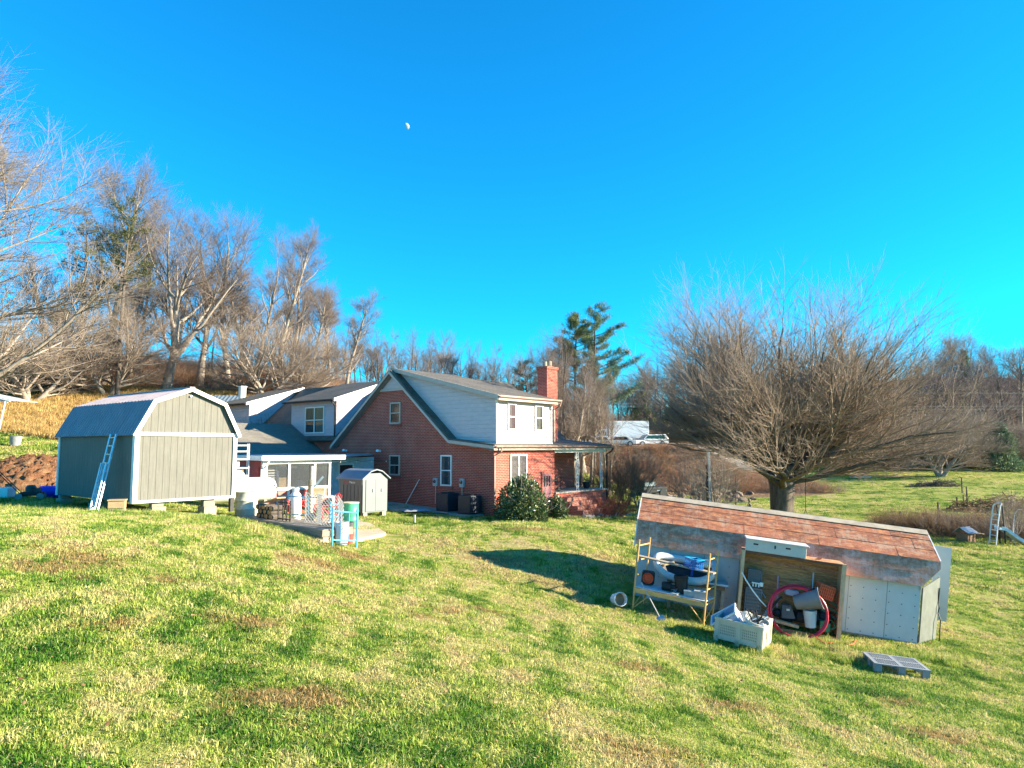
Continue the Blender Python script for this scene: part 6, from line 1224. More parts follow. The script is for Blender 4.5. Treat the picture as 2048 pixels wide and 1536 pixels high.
# ---------------------------------------------------------------- ribbed pallet bin with its contents
bA = gpt(1427,1286,16.75); bB = gpt(1522,1299,16.2); bu = (bB-bA).normalized(); bw = Vector((-bu.y,bu.x,0)).normalized(); bn = bu.cross(bw); bl = (bB-bA).length
BMx = Matrix(((bu.x,bw.x,bn.x,bA.x),(bu.y,bw.y,bn.y,bA.y),(bu.z,bw.z,bn.z,bA.z),(0,0,0,1))); bi = thing('pallet_bin', 'large beige plastic pallet bin full of tubs in front of the shed', 'bin', M=BMx); M_BIN = paint((.6,.52,.41), .55, 0, .08, 2, .3)
bd, bh = 1.0, .56
k = MB(); k.box(0,0,.1,bl,.04,bh); k.box(0,bd-.04,.1,bl,bd,bh); k.box(0,.04,.1,.04,bd-.04,bh); k.box(bl-.04,.04,.1,bl,bd-.04,bh); k.box(.04,.04,.1,bl-.04,bd-.04,.13)
for x in (0,bl/2-.05,bl-.1): k.box(x,-.02,0,x+.1,-.001,bh-.005); k.box(x,.04,-.02,x+.1,bd-.04,.099)
k.box(-.01,-.03,bh-.06,bl+.01,-.021,bh); k.box(-.01,-.02,.08,bl+.01,-.002,.15); [k.box(bl+.001,y,.0,bl+.02,y+.1,bh-.005) for y in (0,bd/2-.05,bd-.1)]; k.box(bl+.001,-.01,bh-.06,bl+.025,bd,bh+.002); k.build('body', M_BIN, bi)
k = MB()
for x0 in (.14, bl/2+.1):
    for i in range(9):
        for j in range(4): k.box(x0+i*.042,-.003,.2+j*.06,x0+.014+i*.042,-.001,.235+j*.06)
for i in range(8):
    for j in range(3): k.box(bl+.001,.16+i*.09,.2+j*.09,bl+.003,.19+i*.09,.26+j*.09)
k.build('vent_slot', paint((.12,.11,.09),.8), bi); OCC.append((*(BMx @ Vector((bl/2,bd/2,0))).xy, math.atan2(bu.y,bu.x), bl/2, bd/2))
def brel(name, label, cat, q, rx=0, ry=0, rz=0): return thing(name, label, cat, M=BMx @ MT(q, rx, ry, rz))
o = brel('storage_tote', 'translucent bluish tote tipped on edge in the left of the pallet bin', 'tote', (.38,.42,.2), R(10), R(-38), R(8)); k = MB(); z0,z1 = 0,.5
k.ring([(-.3,-.25,0),(.3,-.25,0),(.3,.25,0),(-.3,.25,0)],[(-.28,-.23,0),(.28,-.23,0),(.28,.23,0),(-.28,.23,0)],(0,0,.48)); k.box(-.28,-.23,0,.28,.23,.02); k.build('body', paint((.42,.47,.62),.4,0,.05), o); k = MB(); k.ring([(-.33,-.28,.46),(.33,-.28,.46),(.33,.28,.46),(-.33,.28,.46)],[(-.3,-.25,.46),(.3,-.25,.46),(.3,.25,.46),(-.3,.25,.46)],(0,0,.04)); k.build('rim', M_WPLAS, o)
bucket('cream bucket tipped over between the tote and the round tub', BMx @ Vector((.62,.5,.38)), .15, .34, paint((.58,.53,.4),.5), tip=(R(-60),R(25),0), handle=False)
bucket('round beige tub full of black scraps at the right of the pallet bin', BMx @ Vector((.82,.32,.3)), .27, .34, paint((.6,.57,.48),.5), tip=(R(14),R(12),0), handle=False, fill=M_DARK, cat='tub', name='tub')
o = brel('scrap_pipes', 'black and white pipe offcuts sticking out of the round tub', 'pipes', (.82,.3,.55)); k = MB(); rq = random.Random(5); [k.tube([(rq.uniform(-.15,.15),rq.uniform(-.15,.15),0),(rq.uniform(-.3,.3),rq.uniform(-.2,.2),rq.uniform(.12,.3))], .018, 6) for _ in range(7)]; k.build('black_pipe', M_DARK, o); k = MB(); [k.tube([(rq.uniform(-.15,.15),rq.uniform(-.15,.15),0),(rq.uniform(-.3,.3),rq.uniform(-.2,.2),rq.uniform(.05,.2))], .014, 6) for _ in range(3)]; k.build('white_pipe', M_WHITE, o)
o = brel('white_planter', 'white rectangular planter tray in the front of the pallet bin', 'tray', (.84,.12,.5), rz=R(14), ry=R(-4)); k = MB(); k.ring([(-.22,-.09,0),(.22,-.09,0),(.22,.09,0),(-.22,.09,0)],[(-.2,-.07,0),(.2,-.07,0),(.2,.07,0),(-.2,.07,0)],(0,0,.08)); k.box(-.2,-.07,0,.2,.07,.01); k.build('body', M_WPLAS, o)
# ---------------------------------------------------------------- open fronted plywood cabinet
yF, yB = -.78, -.12
TL, TR, BR, BL = sp(1480,1102,yF), sp(1688,1127,yF), sp(1682,1280,yF), sp(1478,1262,yF)
cab = thing('plywood_cabinet', 'open fronted wooden cabinet standing against the shed wall', 'cabinet', M=SM); M_PLY = wood_mat('plywood', (.2,.075,.03), (.8,.4,.17), (.8, 1, 6), 2.6, .85); M_FR = wood_mat('timber', (.55,.34,.18), (.78,.53,.31), (8,8,1), 2)
x0, x1, z0, z1 = (TL.x+BL.x)/2, (TR.x+BR.x)/2, (BL.z+BR.z)/2, (TL.z+TR.z)/2
k = MB(); k.box(x0+.03,yB-.03,z0,x1-.03,yB,z1-.03); k.build('back_panel', M_PLY, cab)
k = MB(); k.box(x0,yF+.06,z0,x0+.03,yB,z1-.03); k.build('side_panel', M_FR, cab); k = MB(); k.box(x1-.03,yF+.06,z0,x1,yB,z1-.03); k.build('side_panel', M_FR, cab)
k = MB(); k.box(x0,yF+.06,z1-.03,x1,yB,z1); k.build('top_panel', M_PLY, cab); k = MB(); k.box(x0+.03,yF+.06,z0+.02,x1-.03,yB-.03,z0+.05); k.build('bottom_panel', M_PLY, cab)
k = MB(); k.box(x0-.02,yF,z0-.1,x0+.06,yF+.058,z1+.01); k.build('front_post', M_FR, cab); k = MB(); k.box(x1-.07,yF,z0-.06,x1+.03,yF+.058,z1+.01); k.build('front_post', M_FR, cab); k = MB(); k.box(x0+.06,yF,z0+.0,x1-.07,yF+.05,z0+.14); k.build('bottom_rail', M_PLY, cab); k = MB(); k.box(x0+.06,yF+.01,z1-.06,x1-.07,yF+.05,z1-.0); k.build('top_rail', paint((.14,.06,.035),.8), cab)
# white counter shell on top
q0, q1 = sp(1490,1100,yF), sp(1612,1117,yF); o = srel('counter_shell', 'long off white plastic shell lying on top of the cabinet', 'panel', Vector(((q0.x+q1.x)/2,0,z1+.012))); hl = (q1.x-q0.x)/2; cw = paint((.56,.5,.45),.5,0,.05)
k = MB(); k.box(-hl,yF-.02,0,hl,yF+.02,.28); k.box(-hl-.0,yF-.06,.28,hl+.06,yB-.05,.32); k.box(hl-.03,yF+.02,0,hl,yB-.1,.28); k.build('shell', cw, o, bevel=.012); k = MB(); [k.box(x-.06,yF-.024,.17,x+.06,yF-.021,.21) for x in (-hl*.66,hl*.4)]; k.tube([(-.02,yF-.025,.22),(-.02,yF-.05,.14)], .018, 6); k.build('slot', M_DARK, o)
# cabinet contents
def crel(name, label, cat, px_, py, y, rx=0, ry=0, rz=0): q = sp(px_, py, y); return srel(name, label, cat, q, rx, ry, rz), q
M_GP = paint((.16,.17,.18),.55,0,.1,4,.2)
def slat_crate(o, w_, d_, h_, mat, n=9, m_=6, t=.008):
    for s in (-1,1):
        k = MB(); [k.box(-w_/2,s*d_/2-t,z,w_/2,s*d_/2+t,z+h_*.05) for z in np.linspace(0,h_*.95,m_)]; [k.box(x,s*d_/2-t*.8,0,x+w_*.05,s*d_/2+t*.8,h_) for x in np.linspace(-w_/2,w_/2-w_*.05,n)]; k.build('side', mat, o)
        k = MB(); [k.box(s*w_/2-t,-d_/2+t,z,s*w_/2+t,d_/2-t,z+h_*.05) for z in np.linspace(0,h_*.95,m_)]; [k.box(s*w_/2-t*.8,y,0,s*w_/2+t*.8,y+d_*.06,h_) for y in np.linspace(-d_/2+t,d_/2-d_*.06-t,5)]; k.build('side', mat, o)
    k = MB(); k.box(-w_/2+.01,-d_/2+.01,0,w_/2-.01,d_/2-.01,.01); k.build('bottom', mat, o)
def cat_(px_, py, y, lab, **k_): pass
o, q = crel('slatted_basket', 'grey slatted basket standing on end in the left of the cabinet', 'basket', 1503,1222,-.5); slat_crate(o, .4, .3, .62, M_GP, 10, 8)
o, q = crel('slatted_basket', 'second grey slatted basket stacked above the first one in the cabinet', 'basket', 1508,1166,-.42); slat_crate(o, .34, .24, .36, M_GP, 9, 6)
o, q = crel('white_bracket', 'small white plastic bracket hooked on the lower grey basket', 'bracket', 1515,1168,-.66); k = MB(); k.box(-.14,0,0,.12,.04,.03); k.box(.06,-.01,-.05,.14,.05,.05); [k.box(x,0,-.08,x+.03,.03,0) for x in (-.12,-.05,.02)]; k.build('body', M_WHITE, o, bevel=.005)
def pole(pts, r_, mat, name, label, cat, y=None):
    P3 = [sp(a, b, c) for a, b, c in pts]; k = MB(); k.tube([p-P3[0] for p in P3], r_, 8); o = k.build(name, mat, None, M=SM @ MT(P3[0])); return tag(o, label, cat)
pole([(1484,1145,-.86),(1492,1160,-.88),(1506,1182,-.86),(1520,1200,-.84),(1532,1213,-.8)], .018, M_WHITE, 'plastic_pipe', 'curved white plastic pipe leaning across the left of the cabinet', 'pipe')
pole([(1524,1148,-.3),(1521,1180,-.35),(1531,1196,-.4)], .014, M_STEEL, 'metal_rod', 'grey metal rod standing beside the baskets in the cabinet', 'rod')
pole([(1556,1152,-.25),(1554,1215,-.45)], .022, paint((.55,.25,.33),.5), 'pink_pole', 'pink handled pole standing in the middle of the cabinet', 'pole')
pole([(1627,1145,-.22),(1625,1180,-.3)], .02, M_STEEL, 'short_pole', 'grey pole standing behind the orange crate', 'pole')
# red hose coil
cq = sp(1597,1224,-.95); o = srel('hose_coil', 'large coil of red hose leaning against the cabinet front', 'hose', cq, rx=R(-10)); M_HOSE = paint((.62,.02,.05),.35,0,.1)
rx_, rz_ = (sp(1657,1224,-.95).x-sp(1538,1224,-.95).x)/2, (sp(1597,1176,-.95).z-sp(1597,1278,-.95).z)/2; k = MB(); pts = []
for i in range(150): t = i/149*6.283*3+1.2; f = 1+.035*math.sin(i*.11)+.02*math.sin(i*.31); pts.append((rx_*f*math.cos(t)*(1-.015*(i//50)), -.02*(i//50)+.02*math.sin(i*.2), rz_*f*math.sin(t)*(1-.02*(i//50))))
k.tube(pts, .026, 8); k.build('hose', M_HOSE, o, smooth=True)
# tilted grey trash can
o, q = crel('trash_can', 'grey ribbed plastic trash can tipped sideways in the cabinet', 'trash can', 1590,1205,-.75, 0, R(68), R(-14)); k = MB(); k.lathe([(0,0),(.17,0),(.18,.02),(.25,.6),(.28,.6),(.28,.64),(.25,.64),(.16,.03),(0,.03)], 26); k.build('body', paint((.2,.2,.21),.6,0,.1,4,.3), o, smooth=True); k = MB(); [k.box(-.252+.0,-.04+i*.06,.4-.0,-.235,-.02+i*.06,.56) for i in range(-1,3)]; k.build('rib', M_DARK, o)
o, q = crel('orange_crate', 'orange plastic crate tipped in the upper right of the cabinet', 'crate', 1645,1195,-.55, 0, R(12), R(10)); slat_crate(o, .38, .3, .34, paint((.75,.14,.05),.45,0,.08), 8, 5)
k = MB(); k.box(-.17,-.13,.02,.17,.13,.3); k.build('lining', paint((.5,.09,.03),.6), o)
bq = sp(1621,1254,-.68); bucket('white bucket with a pale lid standing in the cabinet bottom', SM @ bq, .16, .42, paint((.6,.64,.66),.4,0,.05), handle=True, taper=.8)
o, q = crel('grey_toolbox', 'dark grey upright case in the lower middle of the cabinet', 'case', 1574,1236,-.55, 0, R(-6), 0); k = MB(); k.slab([(-.14,-.08,0),(.2,-.08,0),(.1,-.08,.34),(-.12,-.08,.34)], (0,.2,0)); k.build('body', paint((.1,.11,.13),.5), o, bevel=.012); k = MB(); k.box(-.02,-.09,.2,.06,-.082,.25); k.build('latch', M_WHITE, o)
o, q = crel('wooden_block', 'pale wooden board under the grey case in the cabinet', 'board', 1572,1246,-.68, 0, R(6), 0); k = MB(); k.box(-.3,-.08,-.04,.3,.08,.03); k.build('board', M_FR, o)
o, q = crel('level_tool', 'blue grey hand vacuum lying at the left edge of the red hose', 'tool', 1536,1222,-.88, R(0), R(-52), 0); k = MB(); k.box(-.2,-.05,-.05,.12,.05,.05); k.build('body', paint((.1,.18,.26),.4), o, bevel=.02); k = MB(); k.tube([(.1,0,0),(.42,0,.02),(.5,.02,.0)], .03, 8); k.build('nozzle', M_DARK, o)
o, q = crel('green_can', 'green watering can in the lower right of the cabinet', 'watering can', 1650,1262,-.66, 0, 0, 0); M_GN = paint((.03,.2,.1),.4,0,.1); k = MB(); k.lathe([(0,0),(.12,0),(.12,.2),(.1,.22),(0,.22)], 16); k.box(-.14,-.1,0,-.02,.1,.25); k.build('body', M_GN, o); k = MB(); k.tube([(.1,0,.05),(.22,0,.12),(.3,0,.24)], .02, 8); k.build('spout', M_GN, o); k = MB(); k.tube([(.04,0,.2),(.1,0,.3),(.2,0,.22),(.2,0,.08)], .014, 6); k.build('handle', M_GN, o)
o, q = crel('lumber_stack', 'stack of dark green boards leaning in the right of the cabinet', 'boards', 1662,1205,-.4, 0, R(28), 0); k = MB(); [k.box(-.3,-.02-i*.03,-.02-i*.14,.32,.02-i*.03,.035-i*.14) for i in range(3)]; k.build('board', paint((.02,.13,.09),.5), o)
o, q = crel('white_tray', 'lavender white tray behind the red hose in the cabinet', 'tray', 1582,1190,-.35, 0, R(5), 0); k = MB(); k.box(-.16,-.1,0,.16,.1,.14); k.build('body', paint((.5,.48,.6),.4), o, bevel=.01)
o, q = crel('dark_bag', 'heap of dark bags behind the trash can in the cabinet', 'bags', 1600,1250,-.36); k = MB(); rk2 = random.Random(3)
for (x, z, s) in ((-.35,.15,.2),(0,.2,.25),(.3,.2,.26),(.55,.3,.24),(-.55,.25,.16)): k.lathe([(0,0),(s*.8,s*.2),(s,s*.7),(s*.7,s*1.2),(0,s*1.4)], 9, (x,0,z-.15))
k.build('bag', paint((.02,.022,.025),.5,0,.3,8,.2,.6), o)
o, q = crel('scrap_wood', 'orange painted piece of wood on top of the cabinet right of the white shell', 'wood', 1634,1121,-.5, 0, R(-28), 0); k = MB(); k.box(-.12,-.04,0,.12,.04,.05); k.build('board', paint((.6,.2,.08),.7), o); o.location = o.location
# orange cord in the grass, pallet
pts = [gp(a, b) for a, b in ((1620,1272),(1635,1284),(1648,1292),(1660,1294),(1672,1288),(1685,1293),(1698,1296),(1708,1292),(1712,1286))]; k = MB(); k.tube([p+Vector((0,0,.05)) for p in pts], .014, 6); o = k.build('extension_cord', paint((.75,.13,.04),.5)); tag(o, 'orange extension cord trailing in the grass before the cabinet', 'cord')
c0, c1, c2, c3 = gpt(1732,1306,16.6), gpt(1820,1314,16.4), gpt(1853,1341,15.3), gpt(1757,1331,15.5)
pu = ((c1-c0)+(c2-c3)).normalized(); pv = ((c0-c3)+(c1-c2)); pv = (pv-pu*pv.dot(pu)).normalized(); pn = pu.cross(pv); pc_ = (c0+c1+c2+c3)/4+Vector((0,0,.06)); PM = Matrix(((pu.x,pv.x,pn.x,pc_.x),(pu.y,pv.y,pn.y,pc_.y),(pu.z,pv.z,pn.z,pc_.z),(0,0,0,1)))
plt = thing('plastic_pallet', 'grey plastic pallet lying flat in the grass at the lower right', 'pallet', M=PM); M_PL = paint((.27,.28,.29),.55,0,.1,3,.3); L_, W_ = 1.1, 1.0
k = MB(); k.ring([(-L_/2,-W_/2,.1),(L_/2,-W_/2,.1),(L_/2,W_/2,.1),(-L_/2,W_/2,.1)],[(-L_/2+.07,-W_/2+.07,.1),(L_/2-.07,-W_/2+.07,.1),(L_/2-.07,W_/2-.07,.1),(-L_/2+.07,W_/2-.07,.1)],(0,0,.025)); k.box(-.04,-W_/2+.07,.101,.04,W_/2-.07,.124); k.box(-L_/2+.07,-.04,.102,-.04,.04,.123); k.box(.04,-.04,.102,L_/2-.07,.04,.123)
for i in range(9):
    for sx_ in (-1,1): x = sx_*(.06+i*.048); k.box(min(x,x+.018*sx_),-W_/2+.07,.104,max(x,x+.018*sx_),W_/2-.07,.118)
for i in range(7): y = -W_/2+.1+i*.13; k.box(-L_/2+.07,y,.1,L_/2-.07,y+.012,.116)
k.build('deck', M_PL, plt); k = MB(); [k.box(x-.07,y-.07,-.06,x+.07,y+.07,.099) for x in (-L_/2+.08,0,L_/2-.08) for y in (-W_/2+.08,0,W_/2-.08)]; k.build('foot', M_PL, plt)
# ---------------------------------------------------------------- field, road and right edge
road = [(-2,93),(10,95.5),(24,95.5),(30,97),(34,98.5),(37,100)]; V = []
for (x, y), (dx, dy) in zip(road, [(1,.1),(1,.05),(1,.05),(1,.25),(1,.3),(1,.3)]):
    n = Vector((-dy,dx,0)).normalized()
    for s in (-2.6,2.6): V.append((x+n.x*s, y+n.y*s))
zz_ = Gv(V); k = MB(); k.add([(a,b,max(zz_[i]+.25, 3.15 if a < 30 else zz_[i]+.25)) for i,(a,b) in enumerate(V)]+[(a,b,zz_[i]-1) for i,(a,b) in enumerate(V)], [(2*i,2*i+1,2*i+3,2*i+2) for i in range(5)]+[(2*i,2*i+2,12+2*i+2,12+2*i) for i in range(5)]+[(2*i+1,12+2*i+1,12+2*i+3,2*i+3) for i in range(5)]); o = k.build('road', paint((.2,.18,.16),.9,0,.15,1,.3)); tag(o, 'country road along the top of the brown bank', kind='structure')
RZ_ = 3.2
def wheel_mesh(k, x, y, r_=.34): pass
def car(px_, Y, rz, col, name, label, kind):
    p = at(px_, 885, Y); o = rooted(name, label, 'car' if kind == 'suv' else ('truck' if kind == 'truck' else 'car'), (p.x,p.y,RZ_), rz); mc_ = paint(col, .25, 0, .03, 2, .1)
    if kind == 'truck':
        k = MB(); k.box(-3.6,-1.15,1.0,2.0,1.15,3.5); k.build('cargo_box', mc_, o, bevel=.04); k = MB(); k.slab([(2.15,-1.0,.5),(4.1,-1.0,.5),(4.1,-1.0,1.35),(3.3,-1.0,1.5),(2.95,-1.0,2.4),(2.15,-1.0,2.4)], (0,2.0,0)); k.build('cab', mc_, o, bevel=.05); k = MB(); k.slab([(3.36,-.85,1.52),(3.01,-.85,2.32),(3.03,-.85,2.33),(3.38,-.85,1.53)], (0,1.7,0)); k.box(2.35,-1.012,1.5,3.05,-1.001,2.2); k.box(2.35,1.001,1.5,3.05,1.012,2.2); k.build('window', M_GLASS, o); wb, hr = (-2.2,3.0), .45; k = MB(); k.box(-3.6,-.45,.55,3.5,.45,.98); k.build('chassis', M_DARK, o); hw_ = 1.0
    else:
        L2 = 2.35; pr = [(-L2,.35),(L2,.35),(L2,.8),(1.3,1.0),(.7,1.6),(-1.9,1.65),(-L2,1.05)] if kind == 'suv' else [(-L2,.3),(L2,.3),(L2,.7),(1.0,.85),(.4,1.35),(-1.1,1.38),(-1.8,.9),(-L2,.85)]
        k = MB(); k.slab([(a,-.88,b) for a,b in pr], (0,1.76,0)); k.build('body', mc_, o, bevel=.07); top = 1.5 if kind == 'suv' else 1.25; bot = 1.05 if kind == 'suv' else .88
        for s in (-1,1): k = MB(); k.slab([(-1.8,s*.885,bot),(1.05,s*.885,bot),(.62,s*.885,top),(-1.7,s*.885,top)] if kind == 'suv' else [(-1.3,s*.885,bot),(.8,s*.885,bot),(.38,s*.885,top),(-.95,s*.885,top)], (0,s*.008,0)); k.build('window', M_GLASS, o)
        k = MB(); k.slab([(1.26,-.75,1.04),(.75,-.7,1.55),(.77,-.7,1.57),(1.28,-.75,1.06)] if kind == 'suv' else [(.98,-.75,.89),(.45,-.7,1.3),(.47,-.7,1.32),(1.0,-.75,.91)], (0,1.45,0)); k.build('windscreen', M_GLASS, o); wb, hr, hw_ = (-1.45,1.45), .36, .8
        for s in (-1,1): k = MB(); k.box(L2-.02,s*.62-.14,.62,L2+.012,s*.62+.14,.76); k.build('headlight', M_CLEAR, o)
    for x in wb:
        for s in (-1,1): k = MB().at((x,s*hw_,hr), R(90)); k.lathe([(.1,-.13),(hr,-.13),(hr,.13),(.1,.13)], 18); w_ = k.build('wheel', M_DARK, o); k = MB().at((x,s*hw_,hr), R(90)); k.lathe([(0,-.135),(hr*.62,-.135),(hr*.62,.135),(0,.135)], 14); k.build('rim', M_STEEL, w_)
    return o
car(1300, 95.5, R(192), (.75,.76,.78), 'parked_suv', 'white SUV parked on the road above the bank', 'suv'); car(1243, 97.5, R(184), (.78,.78,.78), 'box_truck', 'white box truck parked left of the white SUV', 'truck'); car(1195, 94.5, R(188), (.6,.62,.65), 'parked_sedan', 'silver car half hidden behind the porch roof', 'sedan'); car(1236,92.6,R(180),(.72,.72,.7),'parked_pickup','low white car in front of the box truck','sedan')
p = on(1496, 112); wh = rooted('white_building', 'white house with grey roof seen through the big tree', 'building', (p.x,p.y,2.2), R(-8)); k = MB(); k.box(-5.5,-3,-1,5.5,3,4.4); k.build('wall', paint((.75,.76,.75),.7), wh); k = MB(); k.slab([(-5.8,-3.4,4.3),(5.8,-3.4,4.3),(5.8,0,6.2),(-5.8,0,6.2)],(0,0,.12)); k.slab([(-5.8,3.4,4.3),(5.8,3.4,4.3),(5.8,.01,6.2),(-5.8,.01,6.2)],(0,0,.12)); k.build('roof', M_SHING, wh)
for x in (-3.5,0,3): k = MB(); k.box(x-.5,-3.03,1.6,x+.5,-3.005,3.0); k.build('window', M_GLASS, wh)
p = on(1850, 150); p2 = rooted('far_house', 'small white house low on the wooded slope right of the big tree', 'house', (p.x,p.y,at(1850,842,150).z-3), R(10)); k = MB(); k.box(-3,-2,-3,3,2,3.2); k.build('wall', M_WHITE, p2); k = MB(); k.slab([(-3.3,-2.3,3.1),(3.3,-2.3,3.1),(3.3,0,4.3),(-3.3,0,4.3)],(0,0,.1)); k.slab([(-3.3,2.3,3.1),(3.3,2.3,3.1),(3.3,.01,4.3),(-3.3,.01,4.3)],(0,0,.1)); k.build('roof', paint((.35,.1,.07),.7), p2)
# utility posts and wires
p = on(1415.5, 35.5); up = rooted('utility_post', 'white topped square post behind the left end of the rusty shed', 'post', p+Vector((0,0,-.1))); k = MB(); k.box(-.06,-.06,0,.06,.06,at(1415,900,35.5).z-p.z); k.build('post', paint((.6,.57,.55),.7), up); k = MB(); k.box(-.16,-.04,0,-.061,.04,at(1415,925,35.5).z-p.z); k.build('board', M_DARK, up)
for i, (py0, py1, Y) in enumerate(((778,786,100),(806,812,101),(812,818,102))):
    pts = [at(1160+t*(950), py0+(py1-py0)*t+3*math.sin(math.pi*t), Y+t*8) for t in np.linspace(0,1,24)]; k = MB(); k.tube(pts, .02, 4); o = k.build('power_line', paint((.3,.29,.28),.6)); tag(o, ['highest power line crossing in front of the right hand wood','middle power line crossing in front of the right hand wood','lowest power line crossing in front of the right hand wood'][i], 'power line')
pts = [at(330+t*300, 712+62*t+5*math.sin(math.pi*t), 60-t*8) for t in np.linspace(0,1,24)]; k = MB(); k.tube(pts, .014, 4); o = k.build('power_line', paint((.5,.48,.45),.6)); tag(o, 'thin cable sagging over the barn towards the house roof', 'power line')
# metal field gate and posts
p = gpt(1472,1005,46); gt = rooted('field_gate', 'grey tubular metal field gate behind the rusty shed', 'gate', p, R(-4)); k = MB(); L = 1.9; zt = 1.05
k.tube([(-L/2,0,0),(-L/2,0,zt-.12),(-L/2+.12,0,zt),(L/2-.12,0,zt),(L/2,0,zt-.12),(L/2,0,0)], .022, 8); [k.tube([(-L/2,0,z),(L/2,0,z)], .016, 6) for z in (.3,.55,.8)]; k.tube([(0,0,.05),(0,0,zt)], .02, 6); k.build('frame', paint((.2,.22,.23),.4,.4), gt)
def fpost(px_, py, Y, h, label, group='wooden posts of the pasture fence', lean=0, r_=.07): p = gpt(px_, py, Y); o = rooted('fence_post', label, 'post', p+Vector((0,0,-.1)), 0, group, 0, lean); k = MB(); k.tube([(0,0,0),(0,0,h)], [r_,r_*.85], 7); k.build('post', B_DARK, o)
fpost(1503,1010,46.2,1.5,'dark leaning gate post right of the metal field gate', lean=R(-6)); fpost(1508,1012,46,1.2,'propped brace post just right of the leaning gate post', lean=R(-20), r_=.05)
for i,(a,b,Y,h,l) in enumerate(((1876,1010,46,1.5,'dark fence post rising from the weeds left of the brush heap'),(1923,958,74,1.7,'lone dark fence post in the far yellow pasture'),(1933,978,60,1.8,'tall thin fence post above the brush heap'),(1926,978,60,1.1,'short fence post beside the tall thin one'),(1913,985,57,1.1,'fence post at the left tip of the brush heap'),(1845,1015,45,.9,'low fence post in the row of dry weeds'),(1800,1012,46,.9,'low fence post near the left end of the dry weeds'))): fpost(a,b,Y,h,l)
# brush heaps
def heap(px_, Y, w_, d_, h, label, seed, n, mat=B_DARK):
    r = np.random.RandomState(seed); p = on(px_, Y); o = rooted('brush_heap', label, 'brush heap', p); a = r.uniform(0,6.28,n); q = np.sqrt(r.uniform(0,1,n)); st = np.stack([q*np.cos(a)*w_, q*np.sin(a)*d_, (1-q**2)*h*r.uniform(.1,1,n)], 1); dr = nrm(np.stack([r.normal(0,1,n), r.normal(0,.6,n), r.normal(0,.25,n)],1)); P_, R_ = grow(r, st-dr*.5, dr, r.uniform(.7,1.9,n), r.uniform(.015,.045,n), 4, .18, -.02, .4); V_, Q_ = tubes(P_, R_, 4); me = fastmesh('branches', V_, Q_, mat); k_ = bpy.data.objects.new('branches', me); COL.objects.link(k_); k_.parent = o
heap(2000, 56, 5.0, 2.2, 1.3, 'heap of cut branches in the pasture at the right edge', 1, 520, B_BRUSH); heap(1880, 84, 1.9, 1.2, .9, 'dark heap of logs lying in the middle of the far pasture', 2, 160); heap(1845, 84, 2.4, .9, .45, 'low dark line of branches left of the log heap', 3, 110)
# old rusty trailer / dark machine and rocks at the foot of the bank
p = gpt(1302,962,66); mc2 = rooted('parked_trailer', 'black utility vehicle parked at the foot of the bank', 'vehicle', p, R(20)); k = MB(); k.box(-1.3,-.7,.4,1.3,.7,.95); k.box(-1.1,-.65,.95,.1,.65,1.5); k.build('body', M_DARK, mc2, bevel=.08); k = MB(); k.box(-1.05,-.66,1.05,0,-.652,1.4); k.box(.2,-.71,.6,1.2,-.702,.68); k.build('window', M_STEEL, mc2)
for x in (-.8,.85):
    for y in (-.7,.7): k = MB().at((x,y,.38), R(90)); k.lathe([(.1,-.1),(.38,-.1),(.38,.1),(.1,.1)], 16); k.build('wheel', M_DARK, mc2)
r7 = random.Random(8); RKD = []
for i_ in range(4): q_ = rock_mesh(20+i_, .17); q_.materials.clear(); q_.materials.append(paint((.2,.14,.1), .9, 0, .3, 5, .4, .5)); RKD.append(q_)
for i in range(60):
    px_ = 1315+r7.uniform(0,190); Y = 67+r7.uniform(-3,7)+(px_-1315)*.02; q = on(px_, Y); o = bpy.data.objects.new('field_rock', RKD[i % 4]); COL.objects.link(o); s = r7.uniform(.8,2.6); o.location = q+Vector((0,0,.1*s*.4)); o.scale = (s*1.2,s,s); o.rotation_euler = (r7.uniform(-.3,.3),0,r7.uniform(0,6)); tag(o, 'boulder in the rubble at the foot of the brown bank', 'rock', 'boulders at the foot of the bank')
p = gpt(1720,938,96); k = MB(); k.box(-1.3,-.5,0,1.3,.5,.35); o = k.build('stone_slab', paint((.6,.58,.55),.8), None, M=MT(p, rz=R(5)), bevel=.1); tag(o, 'pale flat slab at the far edge of the pasture under the big tree', 'slab')
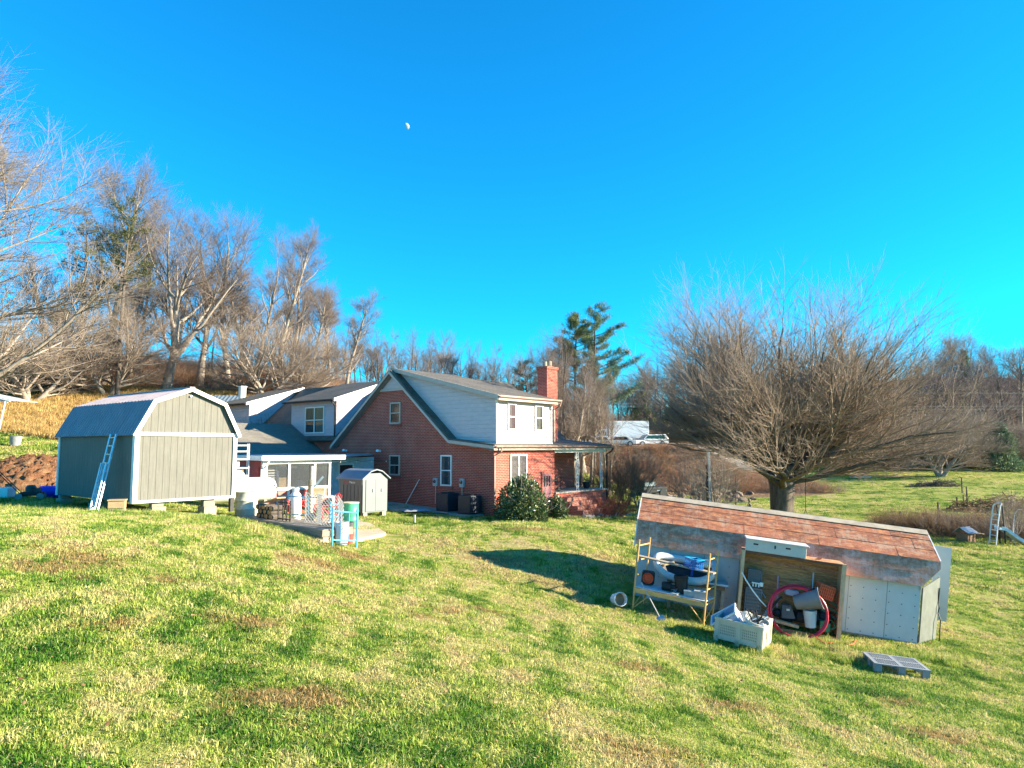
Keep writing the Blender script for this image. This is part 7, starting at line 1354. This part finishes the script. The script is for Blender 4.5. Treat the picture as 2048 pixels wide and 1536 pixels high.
# doghouse box, slide, lamp pole
p = gpt(1932,1079,37.3); dg_ = rooted('dog_house', 'small box with an open grey lid on the grass left of the slide', 'dog house', p, R(25)); k = MB(); k.box(-.32,-.3,0,.32,.3,.42); k.build('box', paint((.28,.15,.08),.8), dg_); k = MB(); k.slab([(-.42,-.42,.42),(.42,-.42,.42),(.42,.05,.7),(-.42,.05,.7)],(0,0,.03)); k.slab([(-.42,.42,.42),(.5,.42,.42),(.5,.06,.7),(-.42,.06,.7)],(0,0,.03)); k.build('roof', paint((.3,.33,.38),.5), dg_); k = MB(); k.bar((.35,-.3,.45),(.95,-.35,.35),.05); k.build('handle', M_WOOD, dg_)
p = gpt(1996,1088,36.2); sl_ = rooted('playground_slide', 'pale plastic playground slide with a tall ladder at the right edge', 'slide', p); H_ = 2.05
for s in (-1,1): k = MB(); k.tube([(-.28,s*.25,0),(-.1,s*.25,1.2),(.05,s*.25,H_-.1),(.16,s*.22,H_)], .035, 8); k.build('side_rail', M_WPLAS, sl_)
k = MB(); [k.bar((-.26+i*.055,-.25,.2+i*.26),(-.26+i*.055,.25,.2+i*.26),.04) for i in range(6)]; k.tube([(.16,-.22,H_),(.22,0,H_+.04),(.16,.22,H_)], .035, 8); k.build('rung', M_WPLAS, sl_)
for s in (-1,1): k = MB(); k.tube([(.25,s*.2,0),(.2,s*.2,1.95)], .035, 8); k.build('post', M_DARK, sl_)
k = MB(); v_ = []; path = [(.05,.78),(.25,.76),(.55,.55),(.9,.28),(1.2,.1),(1.45,.06)]; prf = [(-.27,.14),(-.25,0),(.25,0),(.27,.14),(.3,.14),(.28,-.04),(-.28,-.04),(-.3,.14)]
for x, z in path: v_ += [(x,a,z+b) for a,b in prf]
n = 8; k.add(v_, [(i*n+j,i*n+(j+1)%n,(i+1)*n+(j+1)%n,(i+1)*n+j) for i in range(5) for j in range(n)]+[tuple(range(n))[::-1], tuple(range(5*n,6*n))]); k.build('chute', paint((.5,.62,.75),.35), sl_)
p = gpt(2028,1082,36.6); cp2 = rooted('curved_pole', 'thin white pole with a curved top right of the slide', 'pole', p); k = MB(); k.tube([(0,0,0),(.02,0,.9),(.12,0,1.5),(.3,0,1.72),(.5,0,1.74)], .02, 6); k.build('pole', M_WPLAS, cp2)
# rope swings hanging in the big tree
for i,(px_, py0, py1, l) in enumerate(((1611,935,1020,'dark rope swing hanging from a right limb of the big tree'),(1471,950,1010,'thin rope hanging left of the trunk of the big tree'))):
    a, b = at(px_,py0,41), at(px_,py1,41); k = MB(); k.tube([a,b], .018, 5); k.tube([b, b+Vector((-.2,0,-.45))], .015, 5); k.tube([b, b+Vector((.2,0,-.45))], .015, 5); o = k.build('rope_swing', M_DARK); tag(o, l, 'swing')
grass_all()
